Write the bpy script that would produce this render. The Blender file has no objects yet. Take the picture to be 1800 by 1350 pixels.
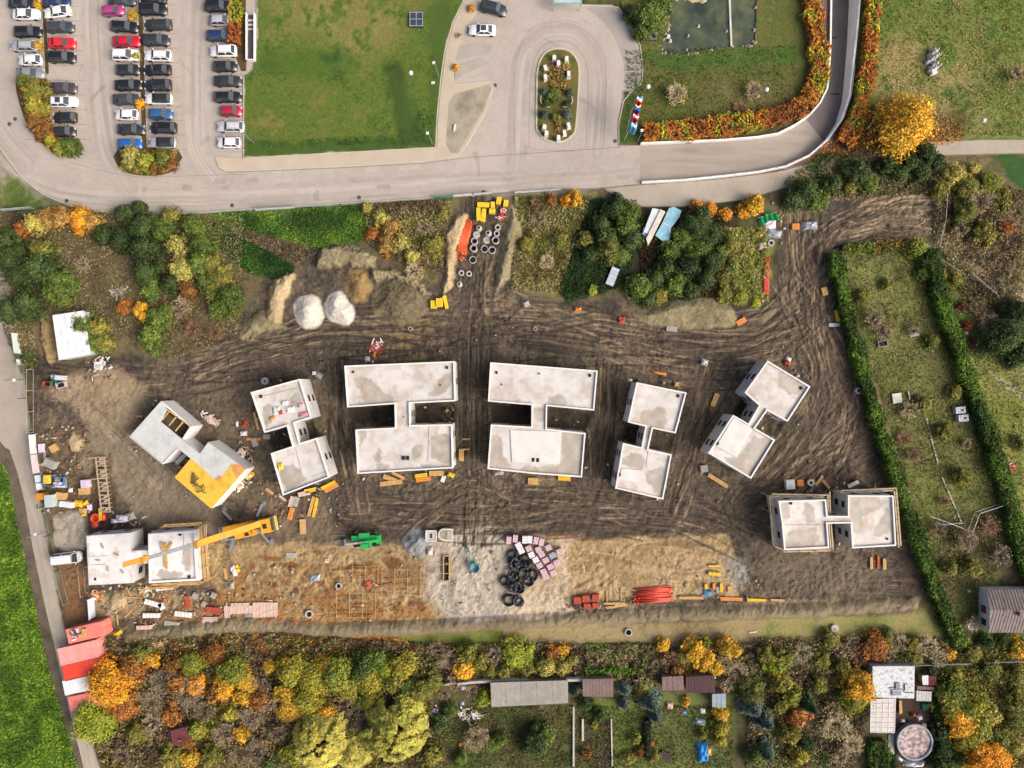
import bpy, math, random
import numpy as np
from mathutils import Vector, Matrix
random.seed(7)
SC = bpy.context.scene
# ------------------------------------------------------------------ camera, sky, sun
CAMH = 125.0
U = 0.1                       # metres per photo pixel on the ground
cam_d = bpy.data.cameras.new('camera'); cam = bpy.data.objects.new('camera', cam_d)
SC.collection.objects.link(cam); SC.camera = cam
cam.location = (0, 0, CAMH); cam.rotation_euler = (0, 0, 0)
cam_d.sensor_width = 36; cam_d.lens = 36 * CAMH / 180.0
cam_d.clip_start = 1; cam_d.clip_end = 6000
SUN_AZ = math.radians(112); SUN_EL = math.radians(40)
W_ = bpy.data.worlds.new('World'); SC.world = W_; W_.use_nodes = True
nt = W_.node_tree; nt.nodes.clear()
sk = nt.nodes.new('ShaderNodeTexSky'); sk.sky_type = 'NISHITA'; sk.sun_disc = False
sk.sun_elevation = SUN_EL; sk.sun_rotation = SUN_AZ; sk.air_density = 0.5; sk.dust_density = 7.0; sk.ozone_density = 0.2
bg = nt.nodes.new('ShaderNodeBackground'); bg.inputs[1].default_value = 0.15
wo = nt.nodes.new('ShaderNodeOutputWorld')
nt.links.new(sk.outputs[0], bg.inputs[0]); nt.links.new(bg.outputs[0], wo.inputs[0])
sl = bpy.data.lights.new('sun', 'SUN'); sl.energy = 0.8; sl.angle = math.radians(40); sl.color = (1.0, 0.93, 0.83)
so = bpy.data.objects.new('sun', sl); SC.collection.objects.link(so)
sd = Vector((math.sin(SUN_AZ) * math.cos(SUN_EL), math.cos(SUN_AZ) * math.cos(SUN_EL), math.sin(SUN_EL)))
so.rotation_euler = sd.to_track_quat('Z', 'Y').to_euler()
SC.view_settings.view_transform = 'Standard'; SC.view_settings.look = 'None'
SC.view_settings.exposure = 0.87; SC.view_settings.gamma = 1; SC.view_settings.use_curve_mapping = False

# ------------------------------------------------------------------ helpers
def W(px, py, z=0.0):
    k = U * (CAMH - z) / CAMH
    return ((px - 900) * k, (675 - py) * k, z)
def lin(h, k=0.72):
    h = h.lstrip('#'); o = []
    for i in (0, 2, 4):
        c = int(h[i:i+2], 16) / 255
        o.append(k * (c / 12.92 if c <= 0.04045 else ((c + 0.055) / 1.055) ** 2.4))
    return tuple(o)
def r4(c): return (c[0], c[1], c[2], 1)
RT = np.random.RandomState(11).rand(256, 256)
def vn(x, y, s=0):
    x = x + s * 17.31; y = y + s * 5.77
    xi = np.floor(x).astype(int); yi = np.floor(y).astype(int)
    fx = x - xi; fy = y - yi; fx = fx*fx*(3-2*fx); fy = fy*fy*(3-2*fy)
    a = RT[xi % 256, yi % 256]; b = RT[(xi+1) % 256, yi % 256]; c = RT[xi % 256, (yi+1) % 256]; d = RT[(xi+1) % 256, (yi+1) % 256]
    return a*(1-fx)*(1-fy) + b*fx*(1-fy) + c*(1-fx)*fy + d*fx*fy
def fbm(x, y, sc, s=0, o=4):
    v = 0; a = 0.5; t = 0; x = x/sc; y = y/sc
    for i in range(o):
        v = v + a*vn(x, y, s+i*3); t += a; a *= 0.55; x = x*2.03; y = y*2.03
    return v / t
def smooth(pts, n=5, closed=True):
    P = [np.array(p, float) for p in pts]; out = []; m = len(P)
    rng = range(m) if closed else range(m-1)
    for i in rng:
        p0 = P[(i-1) % m] if closed or i > 0 else P[0]; p1 = P[i]; p2 = P[(i+1) % m]
        p3 = P[(i+2) % m] if closed or i+2 < m else P[-1]
        for j in range(n):
            t = j/n
            out.append(tuple(0.5*((2*p1)+(p2-p0)*t+(2*p0-5*p1+4*p2-p3)*t*t+(3*p1-p0-3*p2+p3)*t**3)))
    if not closed: out.append(tuple(P[-1]))
    return out
def pdist(X, Y, pts):
    """signed distance (positive inside) to a polygon"""
    d = np.full(X.shape, 1e9); ins = np.zeros(X.shape, bool); n = len(pts)
    for i in range(n):
        x1, y1 = pts[i]; x2, y2 = pts[(i+1) % n]
        dx, dy = x2-x1, y2-y1; L = dx*dx+dy*dy
        if L < 1e-9: continue
        t = np.clip(((X-x1)*dx+(Y-y1)*dy)/L, 0, 1)
        d = np.minimum(d, (X-x1-t*dx)**2+(Y-y1-t*dy)**2)
        c = ((y1 > Y) != (y2 > Y)); ins ^= c & (X < (x2-x1)*(Y-y1)/((y2-y1) if y2 != y1 else 1e-9)+x1)
    d = np.sqrt(d); return np.where(ins, d, -d)

# ------------------------------------------------------------------ materials
MATS = {}
def newmat(name):
    m = bpy.data.materials.new(name); m.use_nodes = True; t = m.node_tree; t.nodes.clear()
    o = t.nodes.new('ShaderNodeOutputMaterial'); b = t.nodes.new('ShaderNodeBsdfPrincipled')
    t.links.new(b.outputs[0], o.inputs[0]); return m, t, b
def noise_col(t, coord, sc, det, stops, stretch=None, rough=0.6):
    n = t.nodes.new('ShaderNodeTexNoise'); n.inputs['Scale'].default_value = sc; n.inputs['Detail'].default_value = det
    n.inputs['Roughness'].default_value = rough
    if stretch:
        mp = t.nodes.new('ShaderNodeMapping'); mp.inputs['Scale'].default_value = stretch[:3]
        if len(stretch) > 3: mp.inputs['Rotation'].default_value = (0, 0, stretch[3])
        t.links.new(coord, mp.inputs[0]); t.links.new(mp.outputs[0], n.inputs['Vector'])
    else: t.links.new(coord, n.inputs['Vector'])
    r = t.nodes.new('ShaderNodeValToRGB'); e = r.color_ramp.elements
    while len(e) > 1: e.remove(e[-1])
    e[0].position = stops[0][0]; e[0].color = r4(stops[0][1])
    for p, c in stops[1:]:
        k = e.new(p); k.color = r4(c)
    t.links.new(n.outputs[0], r.inputs[0]); return r.outputs[0], n.outputs[0]
def mixc(t, a, b, fac, mode='MIX'):
    m = t.nodes.new('ShaderNodeMix'); m.data_type = 'RGBA'; m.blend_type = mode
    if isinstance(fac, float): m.inputs[0].default_value = fac
    else: t.links.new(fac, m.inputs[0])
    for i, v in ((6, a), (7, b)):
        if isinstance(v, tuple): m.inputs[i].default_value = r4(v)
        else: t.links.new(v, m.inputs[i])
    return m.outputs[2]
def mat(name, cols, sc=0.5, rough=0.85, bump=0.0, fine=0.25, stretch=None, metal=0.0, finesc=4.0, spread=0.16, bsc=None):
    """procedural surface: large patches of colour plus fine grain"""
    if name in MATS: return MATS[name]
    m, t, b = newmat(name); tc = t.nodes.new('ShaderNodeTexCoord'); co = tc.outputs['Object']
    cols = [lin(c) if isinstance(c, str) else c for c in cols]
    if len(cols) == 1: cols = [tuple(x*0.85 for x in cols[0]), tuple(min(1, x*1.12) for x in cols[0])]
    n = len(cols); st = [(0.5-spread+2*spread*i/(n-1), c) for i, c in enumerate(cols)]
    c, _ = noise_col(t, co, sc, 5, st, stretch)
    f, fo = noise_col(t, co, finesc, 4, [(0.3, (1-fine,)*3), (0.7, (1+fine,)*3)])
    c = mixc(t, c, f, 1.0, 'MULTIPLY')
    t.links.new(c, b.inputs['Base Color']); b.inputs['Roughness'].default_value = rough; b.inputs['Metallic'].default_value = metal
    if bump:
        bp = t.nodes.new('ShaderNodeBump'); bp.inputs['Strength'].default_value = bump; bp.inputs['Distance'].default_value = 0.08
        t.links.new(fo, bp.inputs['Height']); t.links.new(bp.outputs[0], b.inputs['Normal'])
    MATS[name] = m; return m
def attr_mat(name, fine=0.22, finesc=3.0, bump=0.5, rough=0.95, base=None, trans=0.0):
    if name in MATS: return MATS[name]
    m, t, b = newmat(name); a = t.nodes.new('ShaderNodeAttribute'); a.attribute_name = 'Col'
    tc = t.nodes.new('ShaderNodeTexCoord'); c = a.outputs['Color']
    if base is not None:
        oi = t.nodes.new('ShaderNodeObjectInfo'); r = t.nodes.new('ShaderNodeValToRGB')
        e = r.color_ramp.elements; e[0].color = r4(base[0]); e[1].color = r4(base[-1])
        for i, q in enumerate(base[1:-1]): k = e.new((i+1)/(len(base)-1)); k.color = r4(q)
        ad = t.nodes.new('ShaderNodeMath'); ad.operation = 'MULTIPLY_ADD'; ad.inputs[1].default_value = 0.55
        t.links.new(oi.outputs['Random'], ad.inputs[0])
        n2 = t.nodes.new('ShaderNodeTexNoise'); n2.inputs['Scale'].default_value = 0.45; n2.inputs['Detail'].default_value = 3
        t.links.new(tc.outputs['Object'], n2.inputs['Vector'])
        m2 = t.nodes.new('ShaderNodeMath'); m2.operation = 'MULTIPLY_ADD'; m2.inputs[1].default_value = 1.2; m2.inputs[2].default_value = -0.38
        t.links.new(n2.outputs[0], m2.inputs[0]); t.links.new(m2.outputs[0], ad.inputs[2])
        t.links.new(ad.outputs[0], r.inputs[0])
        c = mixc(t, r.outputs[0], c, 1.0, 'MULTIPLY')
    elif fine:
        f, fo = noise_col(t, tc.outputs['Object'], finesc, 5, [(0.3, (1-fine,)*3), (0.7, (1+fine,)*3)], rough=0.7)
        c = mixc(t, c, f, 1.0, 'MULTIPLY')
        if bump:
            bp = t.nodes.new('ShaderNodeBump'); bp.inputs['Strength'].default_value = bump; bp.inputs['Distance'].default_value = 0.12
            t.links.new(fo, bp.inputs['Height']); t.links.new(bp.outputs[0], b.inputs['Normal'])
    t.links.new(c, b.inputs['Base Color']); b.inputs['Roughness'].default_value = rough
    if trans:
        tr = t.nodes.new('ShaderNodeBsdfTranslucent'); t.links.new(c, tr.inputs[0])
        mx = t.nodes.new('ShaderNodeMixShader'); mx.inputs[0].default_value = trans
        t.links.new(b.outputs[0], mx.inputs[1]); t.links.new(tr.outputs[0], mx.inputs[2])
        t.links.new(mx.outputs[0], [n for n in t.nodes if n.type == 'OUTPUT_MATERIAL'][0].inputs[0])
    MATS[name] = m; return m
def paint(h):
    n = 'paint_' + h.lstrip('#')
    if n in MATS: return MATS[n]
    m, t, b = newmat(n); tc = t.nodes.new('ShaderNodeTexCoord'); c = lin(h, 0.85)
    q, _ = noise_col(t, tc.outputs['Object'], 1.4, 4, [(0.35, tuple(x*0.9 for x in c)), (0.65, tuple(min(1, x*1.08) for x in c))])
    t.links.new(q, b.inputs['Base Color']); b.inputs['Roughness'].default_value = 0.32
    if 'Coat Weight' in b.inputs: b.inputs['Coat Weight'].default_value = 0.5
    b.inputs['Metallic'].default_value = 0.15
    MATS[n] = m; return m
def flat(h, rough=0.8, metal=0.0, fine=0.12): return mat('m_'+h.lstrip('#')+'_%d' % int(rough*10), [h], 1.2, rough, 0, fine, None, metal)

# ------------------------------------------------------------------ object plumbing
def link(o): SC.collection.objects.link(o); return o
def np_mesh(name, V, F, cols=None):
    me = bpy.data.meshes.new(name); V = np.asarray(V, np.float32); F = np.asarray(F, np.int32); k = F.shape[1]
    me.vertices.add(len(V)); me.vertices.foreach_set('co', V.ravel())
    me.loops.add(F.size); me.loops.foreach_set('vertex_index', F.ravel())
    me.polygons.add(len(F)); me.polygons.foreach_set('loop_start', np.arange(0, F.size, k, dtype=np.int32))
    me.update(calc_edges=True)
    if cols is not None:
        ca = me.color_attributes.new('Col', 'FLOAT_COLOR', 'POINT')
        c4 = np.ones((len(V), 4), np.float32); c4[:, :3] = cols; ca.data.foreach_set('color', c4.ravel())
    return me
class MB:
    def __init__(s): s.v = []; s.f = []
    def add(s, vs, fs):
        b = len(s.v); s.v += [tuple(v) for v in vs]; s.f += [tuple(i+b for i in f) for f in fs]; return s
    def box(s, cx, cy, z0, w, l, h, a=0.0, tilt=0.0):
        ca, sa = math.cos(a), math.sin(a); vs = []
        for z in (z0, z0+h):
            for x, y in ((-w/2, -l/2), (w/2, -l/2), (w/2, l/2), (-w/2, l/2)):
                zz = z + tilt*x
                vs.append((cx+x*ca-y*sa, cy+x*sa+y*ca, zz))
        return s.add(vs, [(3, 2, 1, 0), (4, 5, 6, 7), (0, 1, 5, 4), (1, 2, 6, 5), (2, 3, 7, 6), (3, 0, 4, 7)])
    def taper(s, cx, cy, z0, w0, l0, z1, w1, l1, ox=0.0):
        vs = [(cx+x*w0/2, cy+y*l0/2, z0) for x, y in ((-1, -1), (1, -1), (1, 1), (-1, 1))] + [(cx+ox+x*w1/2, cy+y*l1/2, z1) for x, y in ((-1, -1), (1, -1), (1, 1), (-1, 1))]
        return s.add(vs, [(3, 2, 1, 0), (4, 5, 6, 7), (0, 1, 5, 4), (1, 2, 6, 5), (2, 3, 7, 6), (3, 0, 4, 7)])
    def bar(s, a, b, w, h=None, n=4):
        a = Vector(a); b = Vector(b); d = (b-a); h = h or w
        if d.length < 1e-6: return s
        d.normalize(); up = Vector((0, 0, 1)) if abs(d.z) < 0.95 else Vector((1, 0, 0))
        x = d.cross(up).normalized(); y = x.cross(d).normalized(); vs = []
        for p in (a, b):
            for i in range(n):
                t = 2*math.pi*(i+0.5)/n; k = 1/math.cos(math.pi/n) if n == 4 else 1
                vs.append(p + x*math.cos(t)*w/2*k + y*math.sin(t)*h/2*k)
        fs = [(i, (i+1) % n, n+(i+1) % n, n+i) for i in range(n)] + [tuple(range(n))[::-1], tuple(range(n, 2*n))]
        return s.add(vs, fs)
    def tube(s, a, b, r0, r1=None, n=8): 
        r1 = r0 if r1 is None else r1; a = Vector(a); b = Vector(b); d = (b-a).normalized()
        up = Vector((0, 0, 1)) if abs(d.z) < 0.95 else Vector((1, 0, 0)); x = d.cross(up).normalized(); y = x.cross(d)
        vs = [p + x*math.cos(2*math.pi*i/n)*r + y*math.sin(2*math.pi*i/n)*r for p, r in ((a, r0), (b, r1)) for i in range(n)]
        return s.add(vs, [(i, (i+1) % n, n+(i+1) % n, n+i) for i in range(n)] + [tuple(range(n))[::-1], tuple(range(n, 2*n))])
    def lathe(s, prof, n=20, c=(0, 0, 0), close=True, axis='z'):
        vs = []; m = len(prof)
        for i in range(n):
            t = 2*math.pi*i/n
            for r, z in prof:
                p = (r*math.cos(t), r*math.sin(t), z) if axis == 'z' else ((r*math.cos(t), z, r*math.sin(t)) if axis == 'y' else (z, r*math.cos(t), r*math.sin(t)))
                vs.append((c[0]+p[0], c[1]+p[1], c[2]+p[2]))
        fs = [(i*m+j, ((i+1) % n)*m+j, ((i+1) % n)*m+(j+1) % m, i*m+(j+1) % m) for i in range(n) for j in range(m if close else m-1)]
        return s.add(vs, fs)
    def torus(s, R, r, c=(0, 0, 0), n=20, m=6):
        return s.lathe([(R+r*math.cos(2*math.pi*j/m), r*math.sin(2*math.pi*j/m)) for j in range(m)], n, c)
    def prism(s, pts, z0, z1):
        n = len(pts); vs = [(x, y, z0) for x, y in pts] + [(x, y, z1) for x, y in pts]
        return s.add(vs, [tuple(range(n))[::-1], tuple(range(n, 2*n))] + [(i, (i+1) % n, n+(i+1) % n, n+i) for i in range(n)])
    def mesh(s, name, smooth_=False):
        me = bpy.data.meshes.new(name); me.from_pydata(s.v, [], s.f); me.update()
        if smooth_: me.polygons.foreach_set('use_smooth', [True]*len(me.polygons))
        return me
def area_sign(pts): return sum(pts[i-1][0]*pts[i][1]-pts[i][0]*pts[i-1][1] for i in range(len(pts)))
def ob(name, me, m=None, parent=None, kind=None):
    if isinstance(me, MB): me = me.mesh(name)
    o = bpy.data.objects.new(name, me)
    if m is not None:
        if len(me.materials) == 0: me.materials.append(m)
        elif me.materials[0] != m:
            o.material_slots[0].link = 'OBJECT'; o.material_slots[0].material = m
    link(o)
    if parent: o.parent = parent
    if kind: o['kind'] = kind
    return o
LM = [(335,800,'the yellow deck'),(515,770,'the small tilted shell'),(710,740,'the left wide shell'),
(945,740,'the right wide shell'),(1140,775,'the narrow shell'),(1335,740,'the diagonal shell'),
(1465,920,'the lower right shell'),(250,985,'the lower left shell'),(430,925,'the yellow mobile crane'),(645,945,'the green telehandler'),
(930,960,'the wrapped brick pallets'),(905,1020,'the black pipe coils'),(775,940,'the pale hopper'),(862,365,'the yellow crates'),
(570,545,'the two white gravel piles'),(1165,400,'the pale blue panels'),(1352,390,'the green folded sheets'),(1347,483,'the long red pipe stack'),
(75,820,'the white banners'),(185,850,'the long timber rack'),(145,1150,'the red containers'),(450,1065,'the pink timber panels'),
(1145,1047,'the orange pipe pile'),(1605,1300,'the round pool'),(1765,1075,'the gabled bungalow'),(930,1215,'the long grey shed'),
(1570,1200,'the white flat roof'),(1230,1200,'the purple brown shed'),(980,165,'the oval island'),(1250,40,'the pond'),(1635,110,'the white sculpture'),
(90,660,'the green bin'),(125,595,'the white canopy'),(600,1040,'the rusty formwork pits'),(1260,1010,'the yellow formwork beams'),(1690,725,'the water tanks')]
REG = {}
def near(px, py): return min(LM, key=lambda l: (l[0]-px)**2+(l[1]-py)**2)[2]
def reg(o, base, cat, px, py, group=None, zone=None):
    """remember a thing; ordinals that single it out are added at the end"""
    lab = (base + (' ' + zone if zone is not None else ' near ' + near(px, py))).strip()
    REG.setdefault(lab, []).append((px, py, o)); o['category'] = cat
    if group: o['group'] = group
    return o
ORD = ['', 'first', 'second', 'third', 'fourth', 'fifth', 'sixth', 'seventh', 'eighth', 'ninth', 'tenth', 'eleventh', 'twelfth', 'thirteenth', 'fourteenth', 'fifteenth', 'sixteenth', 'seventeenth', 'eighteenth', 'nineteenth', 'twentieth'] + ['twenty-'+w for w in ('first', 'second', 'third', 'fourth', 'fifth', 'sixth', 'seventh', 'eighth', 'ninth')] + ['thirtieth'] + ['thirty-'+w for w in ('first', 'second', 'third', 'fourth', 'fifth')]
def finish_labels():
    for lab, L in REG.items():
        n = len(L)
        if n == 1: L[0][2]['label'] = lab; continue
        xs = [l[0] for l in L]; ys = [l[1] for l in L]
        hor = (max(xs)-min(xs)) >= (max(ys)-min(ys)); L.sort(key=lambda l: l[0] if hor else l[1])
        for i, l in enumerate(L):
            if i == 0: q = 'leftmost' if hor else 'topmost'
            elif i == n-1: q = 'rightmost' if hor else 'lowest'
            elif i <= n//2: q = ORD[i+1] + (' from the left' if hor else ' from the top')
            else: q = ORD[n-i] + (' from the right' if hor else ' from the bottom')
            l[2]['label'] = lab + ', ' + q
def empty(name, loc, rz=0.0):
    o = bpy.data.objects.new(name, None); link(o); o.location = loc; o.rotation_euler = (0, 0, rz); o.empty_display_size = 0.3; return o
def copy_tree(o, parent=None):
    c = o.copy(); link(c)
    if parent: c.parent = parent
    for ch in list(o.children): copy_tree(ch, c)
    return c
CACHE = {}
def thing(name, parts, loc, rz=0.0, key=None):
    """parts = [(name, mesh, material, [subparts])]; repeats of the same key share mesh data"""
    if key and key in CACHE:
        src = CACHE[key]
        t = copy_tree(src); t.location = loc; t.rotation_euler = (0, 0, rz); return t
    if callable(parts): parts = parts()
    if len(parts) == 1 and len(parts[0]) == 3:
        me = parts[0][1]; t = ob(name, me.mesh(name) if isinstance(me, MB) else me, parts[0][2]); t.location = loc; t.rotation_euler = (0, 0, rz)
    else:
        t = empty(name, loc, rz)
        for p in parts:
            q = ob(p[0], p[1], p[2], t)
            if len(p) > 3:
                for s in p[3]: ob(s[0], s[1], s[2], q)
    if key: CACHE[key] = t
    return t
def sheet(name, pts, z, m, thick=0.0, kind='structure', sm=0):
    if sm: pts = smooth(pts, sm)
    P = [W(x, y)[:2] for x, y in pts]
    if area_sign(P) < 0: P = P[::-1]
    b = MB()
    if thick: b.prism(P, z-thick, z)
    else: b.add([(x, y, z) for x, y in P], [tuple(range(len(P)))])
    return ob(name, b, m, None, kind)
def ribbon(pts, w, z, off=0.0):
    """list of 2D points in px -> flat strip mesh"""
    P = [Vector(W(x, y)[:2]) for x, y in pts]; b = MB(); vs = []
    for i, p in enumerate(P):
        d = (P[min(i+1, len(P)-1)] - P[max(i-1, 0)]).normalized(); n = Vector((-d.y, d.x))
        vs += [tuple(p+n*(w/2+off))+(z,), tuple(p-n*(w/2-off))+(z,)]
    return b.add(vs, [(2*i, 2*i+1, 2*i+3, 2*i+2) for i in range(len(P)-1)])
def strip_box(b, pts, w, z0, z1):
    """extruded wall or kerb along a px polyline"""
    P = [Vector(W(x, y)[:2]) for x, y in pts]; vs = []
    for i, p in enumerate(P):
        d = (P[min(i+1, len(P)-1)] - P[max(i-1, 0)]).normalized(); n = Vector((-d.y, d.x))*w/2
        zz0 = z0[i] if isinstance(z0, (list, tuple)) else z0; zz1 = z1[i] if isinstance(z1, (list, tuple)) else z1
        vs += [(p.x+n.x, p.y+n.y, zz0), (p.x-n.x, p.y-n.y, zz0), (p.x-n.x, p.y-n.y, zz1), (p.x+n.x, p.y+n.y, zz1)]
    fs = [(0, 1, 2, 3), tuple(4*(len(P)-1)+k for k in (3, 2, 1, 0))]
    for i in range(len(P)-1):
        a = 4*i; c = a+4
        fs += [(a+k, c+k, c+(k+1) % 4, a+(k+1) % 4) for k in range(4)]
    return b.add(vs, fs)

# ------------------------------------------------------------------ outlines (photo pixels)
ROAD = [(-60,252),(0,258),(14,278),(40,312),(75,340),(118,359),(165,370),(215,374),(280,376),(340,374),(450,366),(600,357),(760,347),(845,341),(900,337),(1000,331),(1060,330),(1127,323),(1127,255),
        (1088,256),(1088,215),(1096,178),(1113,158),(1127,146),(1129,115),(1124,80),(1107,40),(1086,14),(1075,8),(1021,8),(1018,-60),(830,-60),(434,-60),(-60,-60)]
RAMP_L = [(1125,254),(1200,251),(1270,248),(1330,243),(1365,237),(1395,222),(1420,205),(1440,182),(1452,158),(1455,135),(1458,80),(1459,20),(1460,-60)]
RAMP_R = [(1127,322),(1200,318),(1270,311),(1330,304),(1378,295),(1418,277),(1449,250),(1470,218),(1481,180),(1486,130),(1490,80),(1493,20),(1496,-60)]
RAMP_Z = [0,0,0,-.1,-.3,-.6,-1.0,-1.5,-2.0,-2.3,-2.8,-3.3,-3.8]
RAMP_R = [(900+(x-900)*(125-z)/125, 675+(y-675)*(125-z)/125) for (x, y), z in zip(RAMP_R, RAMP_Z)]
LOWPATH = [(1060,331),(1127,325),(1200,320),(1270,314),(1330,307),(1380,299),(1430,285),(1500,268),(1560,257),(1640,249),(1720,246),(1900,244),(1900,268),(1760,270),(1650,273),(1590,273),(1540,280),(1480,296),(1430,312),(1380,330),(1300,352),(1200,363),(1120,363),(1085,348)]
LAWN1 = [(428,277),(600,268),(766,259),(769,200),(775,140),(782,90),(796,40),(816,0),(830,-60),(452,-60),(452,60),(446,122),(430,136)]
EASTLAWN = [(1089,257),(1089,215),(1097,180),(1114,160),(1129,148),(1131,115),(1126,80),(1109,38),(1092,10),(1075,-60),(1412,-60),(1412,60),(1418,130),(1410,180),(1380,215),(1330,236),(1270,242),(1125,252)]
PAVE = [(378,276),(428,279),(600,270),(768,261),(771,200),(777,140),(784,90),(798,40),(818,0),(832,-60),(850,-60),(838,20),(812,60),(800,110),(798,150),(862,144),(868,152),(852,200),(826,245),(806,274),(740,284),(600,293),(470,299),(398,301),(384,292)]
FIELD = [(-80,560),(-60,780),(0,802),(14,830),(26,880),(40,960),(62,1070),(86,1170),(112,1270),(138,1360),(160,1450),(-80,1450)]
WPATH = [(-60,470),(14,478),(20,520),(27,570),(34,620),(44,680),(50,745),(57,800),(70,880),(80,945),(94,1020),(114,1110),(132,1190),(152,1270),(178,1360),(200,1450),(170,1450),(147,1360),(124,1270),(98,1160),(74,1060),(54,960),(40,880),(30,830),(16,790),(-60,760)]
POND = [(1182,-60),(1178,30),(1168,62),(1160,78),(1166,92),(1188,98),(1215,94),(1250,86),(1290,83),(1322,80),(1328,50),(1330,0),(1334,-60)]
SITE = [(60,610),(100,640),(160,635),(230,620),(310,640),(400,600),(420,560),(470,490),(520,460),(560,420),(640,440),(700,470),(770,500),(790,380),(830,345),(900,345),(930,400),(900,500),(960,530),(1060,530),(1090,520),(1130,540),(1200,520),(1290,530),(1330,545),(1380,440),(1370,390),(1410,370),(1500,335),(1620,330),(1665,340),(1665,410),(1620,425),(1480,435),(1455,450),(1470,520),(1500,640),(1540,760),(1580,860),(1610,960),(1625,1050),(1600,1080),(1400,1085),(1200,1095),(1000,1100),(800,1110),(600,1118),(400,1120),(300,1130),(200,1160),(150,1120),(110,1050),(95,950),(70,850),(52,720)]

# ------------------------------------------------------------------ ground sheet (terrain + painted soils)
ST = 1.4
gx = np.arange(-110, 1912, ST); gy = np.arange(-110, 1462, ST)
GX, GY = np.meshgrid(gx, gy); NY, NX = GX.shape
WX = GX + (fbm(GX, GY, 22, 1, 3)-.5)*16; WY = GY + (fbm(GX, GY, 22, 2, 3)-.5)*16
N1 = fbm(GX, GY, 90, 5, 5); N2 = fbm(GX, GY, 26, 6, 4); N3 = fbm(GX, GY, 8, 7, 3); N4 = vn(GX/2.6, GY/2.6, 9)
COL = np.zeros((NY, NX, 3)); Z = np.zeros((NY, NX))
def C3(h): return np.array(lin(h))
def blend(cols, n):
    cs = [C3(c) for c in cols]; k = len(cs)-1; t = np.clip(n, 0, .9999)*k; i = t.astype(int); f = (t-i)[..., None]
    arr = np.array(cs); return arr[i]*(1-f)+arr[np.minimum(i+1, k)]*f
def spreadn(n, g=2.6): return np.clip((n-.5)*g+.5, 0, 1)
COL[:] = blend(['#33301a', '#4e472a', '#6b6040', '#57582a', '#3c4420'], spreadn(.5*N1+.3*N2+.2*N3, 3))
def sub(b, pad):
    x0, x1, y0, y1 = b
    i0 = max(0, int((x0-pad-gx[0])/ST)); i1 = min(NX, int((x1+pad-gx[0])/ST)+1)
    j0 = max(0, int((y0-pad-gy[0])/ST)); j1 = min(NY, int((y1+pad-gy[0])/ST)+1)
    return (slice(j0, j1), slice(i0, i1))
def region(pts, cols, soft=8, a=1.0, wn=1.0, mixn=(.35, .35, .3), g=2.6, dz=0.0, patch=None):
    xs = [p[0] for p in pts]; ys = [p[1] for p in pts]; s = sub((min(xs), max(xs), min(ys), max(ys)), 30)
    X = GX[s]+(WX[s]-GX[s])*wn; Y = GY[s]+(WY[s]-GY[s])*wn
    d = pdist(X, Y, pts); m = np.clip(d/soft+.5, 0, 1)*a
    if patch is not None: m = m*np.clip((N2[s]*.6+N3[s]*.4-patch)*7+.5, 0, 1)
    n = spreadn(mixn[0]*N1[s]+mixn[1]*N2[s]+mixn[2]*(.5*N3[s]+.5*N4[s]), g)
    COL[s] = COL[s]*(1-m[..., None])+blend(cols, n)*m[..., None]
    if dz: Z[s] += dz*np.clip(d/14, 0, 1)
def polyst(X, Y, pts):
    best = np.full(X.shape, 1e9); S = np.zeros(X.shape); T = np.zeros(X.shape); acc = 0
    for i in range(len(pts)-1):
        x1, y1 = pts[i]; x2, y2 = pts[i+1]; dx, dy = x2-x1, y2-y1; L = math.hypot(dx, dy)
        t = np.clip(((X-x1)*dx+(Y-y1)*dy)/(L*L), 0, 1); ex = X-x1-t*dx; ey = Y-y1-t*dy; d = ex*ex+ey*ey
        m = d < best; best = np.where(m, d, best); S = np.where(m, acc+t*L, S); T = np.where(m, np.sign(dx*ey-dy*ex)*np.sqrt(d), T); acc += L
    return S, T
def tracks(pts, w, cols=('#28211a', '#4d4236', '#7f6f56'), a=.85, seed=0, fine=2.4, ln=70, wob=6, dz=.16):
    pts = smooth(pts, 8, False); xs = [p[0] for p in pts]; ys = [p[1] for p in pts]
    s = sub((min(xs), max(xs), min(ys), max(ys)), w); wo_ = (fbm(GX[s], GY[s], 60, seed+40, 2)-.5)*wob*2
    S, T = polyst(GX[s]+wo_, GY[s]+wo_, pts)
    n = .55*vn(S/ln, T/fine, seed)+.3*vn(S/(ln*.5), T/(fine*2.4), seed+3)+.15*vn(S/4, T/2, seed+5)
    m = np.clip((w/2-np.abs(T)+(N2[s]-.5)*w*1.1)/(w*.34), 0, 1)*a
    COL[s] = COL[s]*(1-m[..., None])+blend(cols, spreadn(n, 2.7))*m[..., None]
    Z[s] += (n-.5)*dz*2*m
# undergrowth bands and gardens
region([(-80,470),(-80,380),(120,370),(430,360),(430,640),(60,640),(-80,560)], ['#3f3c22', '#5f5638', '#75694a', '#5a5c30', '#84785a'], 20)
region([(0,400),(180,360),(400,380),(420,560),(200,560),(0,560)], ['#4c4428', '#6c5f42', '#7f7252'], 30, .5)
region([(-60,262),(0,270),(40,318),(110,362),(60,368),(0,366),(-60,366)], ['#3d5216', '#5d6b2a', '#7a7a3e'], 4)
region([(360,372),(470,366),(640,358),(645,420),(560,438),(470,410),(380,392)], ['#1d3a0a', '#2f5810', '#3f6d16', '#265010'], 6)
region([(372,385),(430,420),(520,470),(505,500),(440,480),(380,430)], ['#1b3a0a', '#2c5710', '#234a0e'], 6)
region([(640,360),(800,348),(800,480),(740,500),(680,440)], ['#38351c', '#5a5634', '#7c7048', '#4a5024', '#6e4f35'], 14)
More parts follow.
